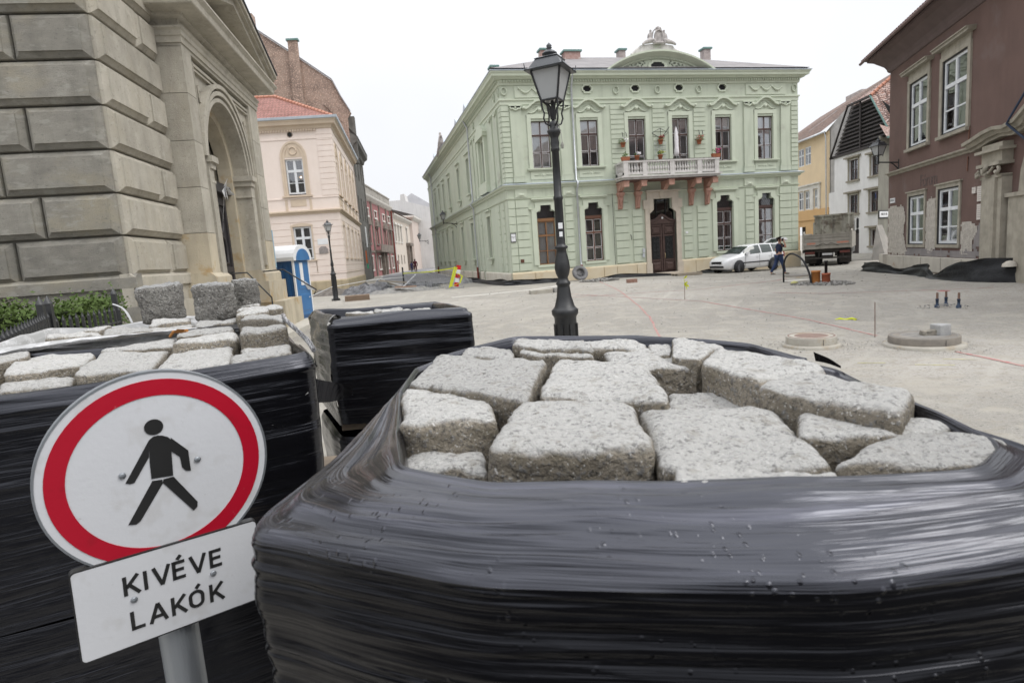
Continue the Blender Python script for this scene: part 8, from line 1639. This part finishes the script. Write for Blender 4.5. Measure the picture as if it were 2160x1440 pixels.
sheet('film_sheet','black film sheet peeling off the rear left edge of the left stack',[[(-1.75,2.45,1.655),(-1.6,2.62,1.67),(-1.5,2.78,1.69),(-1.36,2.9,1.70)],[(-1.70,2.72,1.67),(-1.62,2.86,1.69),(-1.5,2.98,1.70),(-1.36,3.06,1.71)]],FILML)
sheet('film_sheet','folded black film corner sticking up behind the long upright cobble',[[(.822,.985,1.705),(.832,.962,1.705),(.838,.938,1.70)],[(.820,.988,1.722),(.832,.962,1.715),(.838,.938,1.704)]],FILM)
sheet('film_sheet','torn black film trailing from the right side of the left stacks',[[(-.30,2.95,1.45),(-.2,3.0,1.40),(-.12,3.0,1.38)],[(-.32,2.95,1.33),(-.2,3.02,1.31),(-.13,3.02,1.33)]],FILML)
sheet('film_sheet','white plastic ribbon curling up at the left of the loose cobble',[[(-1.235,3.56,1.745),(-1.25,3.56,1.79),(-1.27,3.56,1.825),(-1.31,3.56,1.845)],[(-1.225,3.56,1.745),(-1.24,3.56,1.795),(-1.265,3.56,1.832),(-1.305,3.56,1.852)]],WPL)
q=MB(); q.tube([(-.78,2.62,1.73),(-.76,2.60,1.75),(-.74,2.63,1.745),(-.71,2.60,1.75)],.006,5); q.add([(-.77,2.60,1.745),(-.74,2.585,1.76),(-.72,2.61,1.755),(-.75,2.63,1.742)],[(0,1,2,3)]); tag(ob('dry_leaf',q,mat('dry_leaf_brown',(.35,.16,.05),None,9,.9)),'small dry brown leaf in the gap between two left cobbles','leaf')
# ---------------- sign
RS=thing('pedestrian_ban_sign','round red-bordered sign banning pedestrians with the text plate KIVÉVE LAKÓK below','road sign',(-.45,1.31,0))
ST=Matrix.Translation((-.4313,1.275,1.5814))@Matrix.Rotation(R(26.297),4,'Z')@Matrix.Rotation(R(3.987),4,'X')@Matrix.Rotation(R(1.628),4,'Y')
SW_=mat('sign_white',(.60,.61,.63),(.56,.57,.59),3,.28,.05,90,spec=.5,speck=[(40,(.35,.34,.33),.68,.6),(9,(.50,.50,.50),.56,.6)]); SR=mat('sign_red',(.42,.008,.025),(.37,.007,.022),3,.28,.04,80,spec=.5,speck=[(30,(.6,.5,.5),.70,.8),(12,(.30,.01,.02),.6,.5)]); SKK=mat('sign_black',(.02,.02,.02),(.028,.028,.028),5,.3,.03,80,spec=.5); GAL=mat('galvanised_steel',(.36,.38,.40),(.26,.28,.30),3,.45,.15,30,metal=.7,stretch=(4,4,.4))
def disc(r,y,n=72): return [(r*math.cos(2*math.pi*i/n),y,r*math.sin(2*math.pi*i/n)) for i in range(n)]
def rdisc(name,r0,r1,y0,y1,m,parent,n=72):
    q=MB(ST)
    if r0>0:
        a,b,c,d=disc(r0,y0,n),disc(r1,y0,n),disc(r1,y1,n),disc(r0,y1,n); q.add(a+b+c+d,[f for i in range(n) for k in [(i+1)%n] for f in ((i,k,n+k,n+i),(n+i,n+k,2*n+k,2*n+i),(2*n+i,2*n+k,3*n+k,3*n+i),(3*n+i,3*n+k,k,i))])
    else: a,b=disc(r1,y0,n),disc(r1,y1,n); q.add(a+b,[tuple(range(n)),tuple(range(2*n-1,n-1,-1))]+[(i,(i+1)%n,n+(i+1)%n,n+i) for i in range(n)])
    return ob(name,q,m,parent)
dk=rdisc('disc',0,.2,-.0,.004,SW_,RS); rdisc('red_ring',.153,.1845,-.0014,-.0001,SR,dk); rdisc('folded_rim',.1975,.2015,-.001,.014,GAL,dk)
q=MB(ST); y=-.0016
def flat(q,pts,y=-.0016,T=None): 
    a=[(x,y,z) for x,z in pts]; b=[(x,y+.0013,z) for x,z in pts]; n=len(pts); q.add(a+b,[tuple(range(n))]+[(i,n+i,n+(i+1)%n,(i+1)%n) for i in range(n)])
q=MB(ST); flat(q,[(-.0048+.0162*math.cos(2*math.pi*i/24),.0915+.0155*math.sin(2*math.pi*i/24)) for i in range(24)]); ob('pictogram_head',q,SKK,dk)
q=MB(ST)
flat(q,[(-.0151,.0674),(-.0183,.0227),(-.0185,-.0103),(.019,-.0136),(.0205,.0361),(.0220,.0600),(.0173,.0665),(.0082,.0715),(0,.0735),(-.0075,.0728)]); flat(q,[(-.0151,.0674),(-.0614,-.0079),(-.054,-.0112),(-.047,-.0106),(-.0183,.034)]); flat(q,[(.0220,.0640),(.05,.0312),(.0342,.021),(.0205,.0361)]); flat(q,[(.05,.0312),(.0511,-.0118),(.0423,-.0094),(.036,-.001),(.0342,.021)])
ob('pictogram_torso',q,SKK,dk)
q=MB(ST); flat(q,[(-.0174,-.0152),(-.0004,-.0168),(-.0005,-.0250),(-.0445,-.0898),(-.0524,-.0942),(-.0651,-.0913)]); ob('pictogram_leg',q,SKK,dk)
q=MB(ST); flat(q,[(.0017,-.0168),(.0195,-.0161),(.0573,-.0803),(.0560,-.0905),(.0487,-.0972),(-.0003,-.0235)]); ob('pictogram_leg',q,SKK,dk)
def screw(x,z,y,par): q=MB(ST); q.lathe([(.0062,0),(.0062,.002),(.0042,.0035),(.001,.0036)],12,(x,y,z),ax=Matrix.Rotation(R(90),3,'X')); q.box(x-.0035,x+.0035,y-.0046,y-.0034,z-.0006,z+.0006); ob('screw',q,GAL,par)
screw(-.065,.0086,-.001,dk); screw(.065,.0086,-.001,dk)
# plate with rounded corners, dark folded edge
def rrect(x0,x1,z0,z1,r,n=6):
    o=[]
    for cx,cz,a0 in ((x1-r,z1-r,0),(x0+r,z1-r,90),(x0+r,z0+r,180),(x1-r,z0+r,270)):
        for k in range(n+1): a=math.radians(a0+90*k/n); o.append((cx+r*math.cos(a),cz+r*math.sin(a)))
    return o
q=MB(ST); pts=rrect(-.164,.164,-.3373,-.1546,.008); n=len(pts); q.add([(x,-.006,z) for x,z in pts]+[(x,-.002,z) for x,z in pts],[tuple(range(n)),tuple(range(2*n-1,n-1,-1))]+[(i,n+i,n+(i+1)%n,(i+1)%n) for i in range(n)]); pt=ob('text_plate',q,SW_,RS)
q=MB(ST); o1=rrect(-.1665,.1665,-.3398,-.1521,.010); q.add([(x,-.0065,z) for x,z in o1]+[(x,-.0065,z) for x,z in pts]+[(x,.010,z) for x,z in o1],[f for i in range(n) for k in [(i+1)%n] for f in ((i,n+i,n+k,k),(i,k,2*n+k,2*n+i))]); ob('plate_rim',q,SKK,pt)
W2=.0033
def stroke(q,a,b,w=W2):
    a=Vector(a);b=Vector(b); d=(b-a).normalized(); n_=Vector((-d.y,d.x))*w; flat(q,[tuple(a-n_),tuple(b-n_),tuple(b+n_),tuple(a+n_)],-.0072)
def letter(ch,x,z0,h=.0395):
    q=MB(ST); z1=z0+h; w=W2
    S=lambda *p:[stroke(q,p[i],p[i+1]) for i in range(len(p)-1)]
    if ch=='K': S((x,z0),(x,z1)); S((x+.002,z0+h*.40),(x+.0225,z1)); S((x+.0075,z0+h*.52),(x+.0235,z0))
    if ch=='I': S((x,z0),(x,z1))
    if ch=='V': S((x,z1),(x+.0135,z0)); S((x+.0135,z0),(x+.027,z1))
    if ch in 'ÉE': S((x,z0),(x,z1)); S((x,z1-w),(x+.020,z1-w)); S((x,z0+h*.52),(x+.018,z0+h*.52)); S((x,z0+w),(x+.020,z0+w))
    if ch=='É': S((x+.007,z1+.003),(x+.014,z1+.011))
    if ch=='L': S((x,z0),(x,z1)); S((x,z0+w),(x+.020,z0+w))
    if ch=='A': S((x,z0),(x+.014,z1)); S((x+.014,z1),(x+.028,z0)); S((x+.006,z0+h*.30),(x+.022,z0+h*.30))
    if ch=='Ó':
        P=[(x+.0135+.0115*math.cos(t),z0+h/2+ (h/2-w-.0115)*(1 if math.sin(t)>=-1e-9 else -1)+.0115*math.sin(t)) for t in [math.pi*2*i/24 for i in range(25)]]
        for i in range(24): stroke(q,P[i],P[i+1])
        S((x+.014,z1+.003),(x+.021,z1+.011))
    ob('letter',q,SKK,pt)
for ch,x in (('K',-.0835),('I',-.049),('V',-.0345),('É',.0010),('V',.0315),('E',.0700)): letter(ch,x,-.2310)
for ch,x in (('L',-.0780),('A',-.0480),('K',-.0075),('Ó',.0225),('K',.0640)): letter(ch,x,-.3065)
screw(-.0715,-.2431,-.0065,pt); screw(.0715,-.2431,-.0065,pt)
q=MB(); B=ST@Vector((0.004,.047,-.337)); q.tube([(B.x+.0,B.y,-.1),(B.x,B.y,1.70)],.0385,20); ob('post',q,GAL,RS)
q=MB(ST); q.box(-.10,.10,.004,.012,.0,.018).box(-.10,.10,.0,.012,-.252,-.234); ob('bracket',q,GAL,RS)
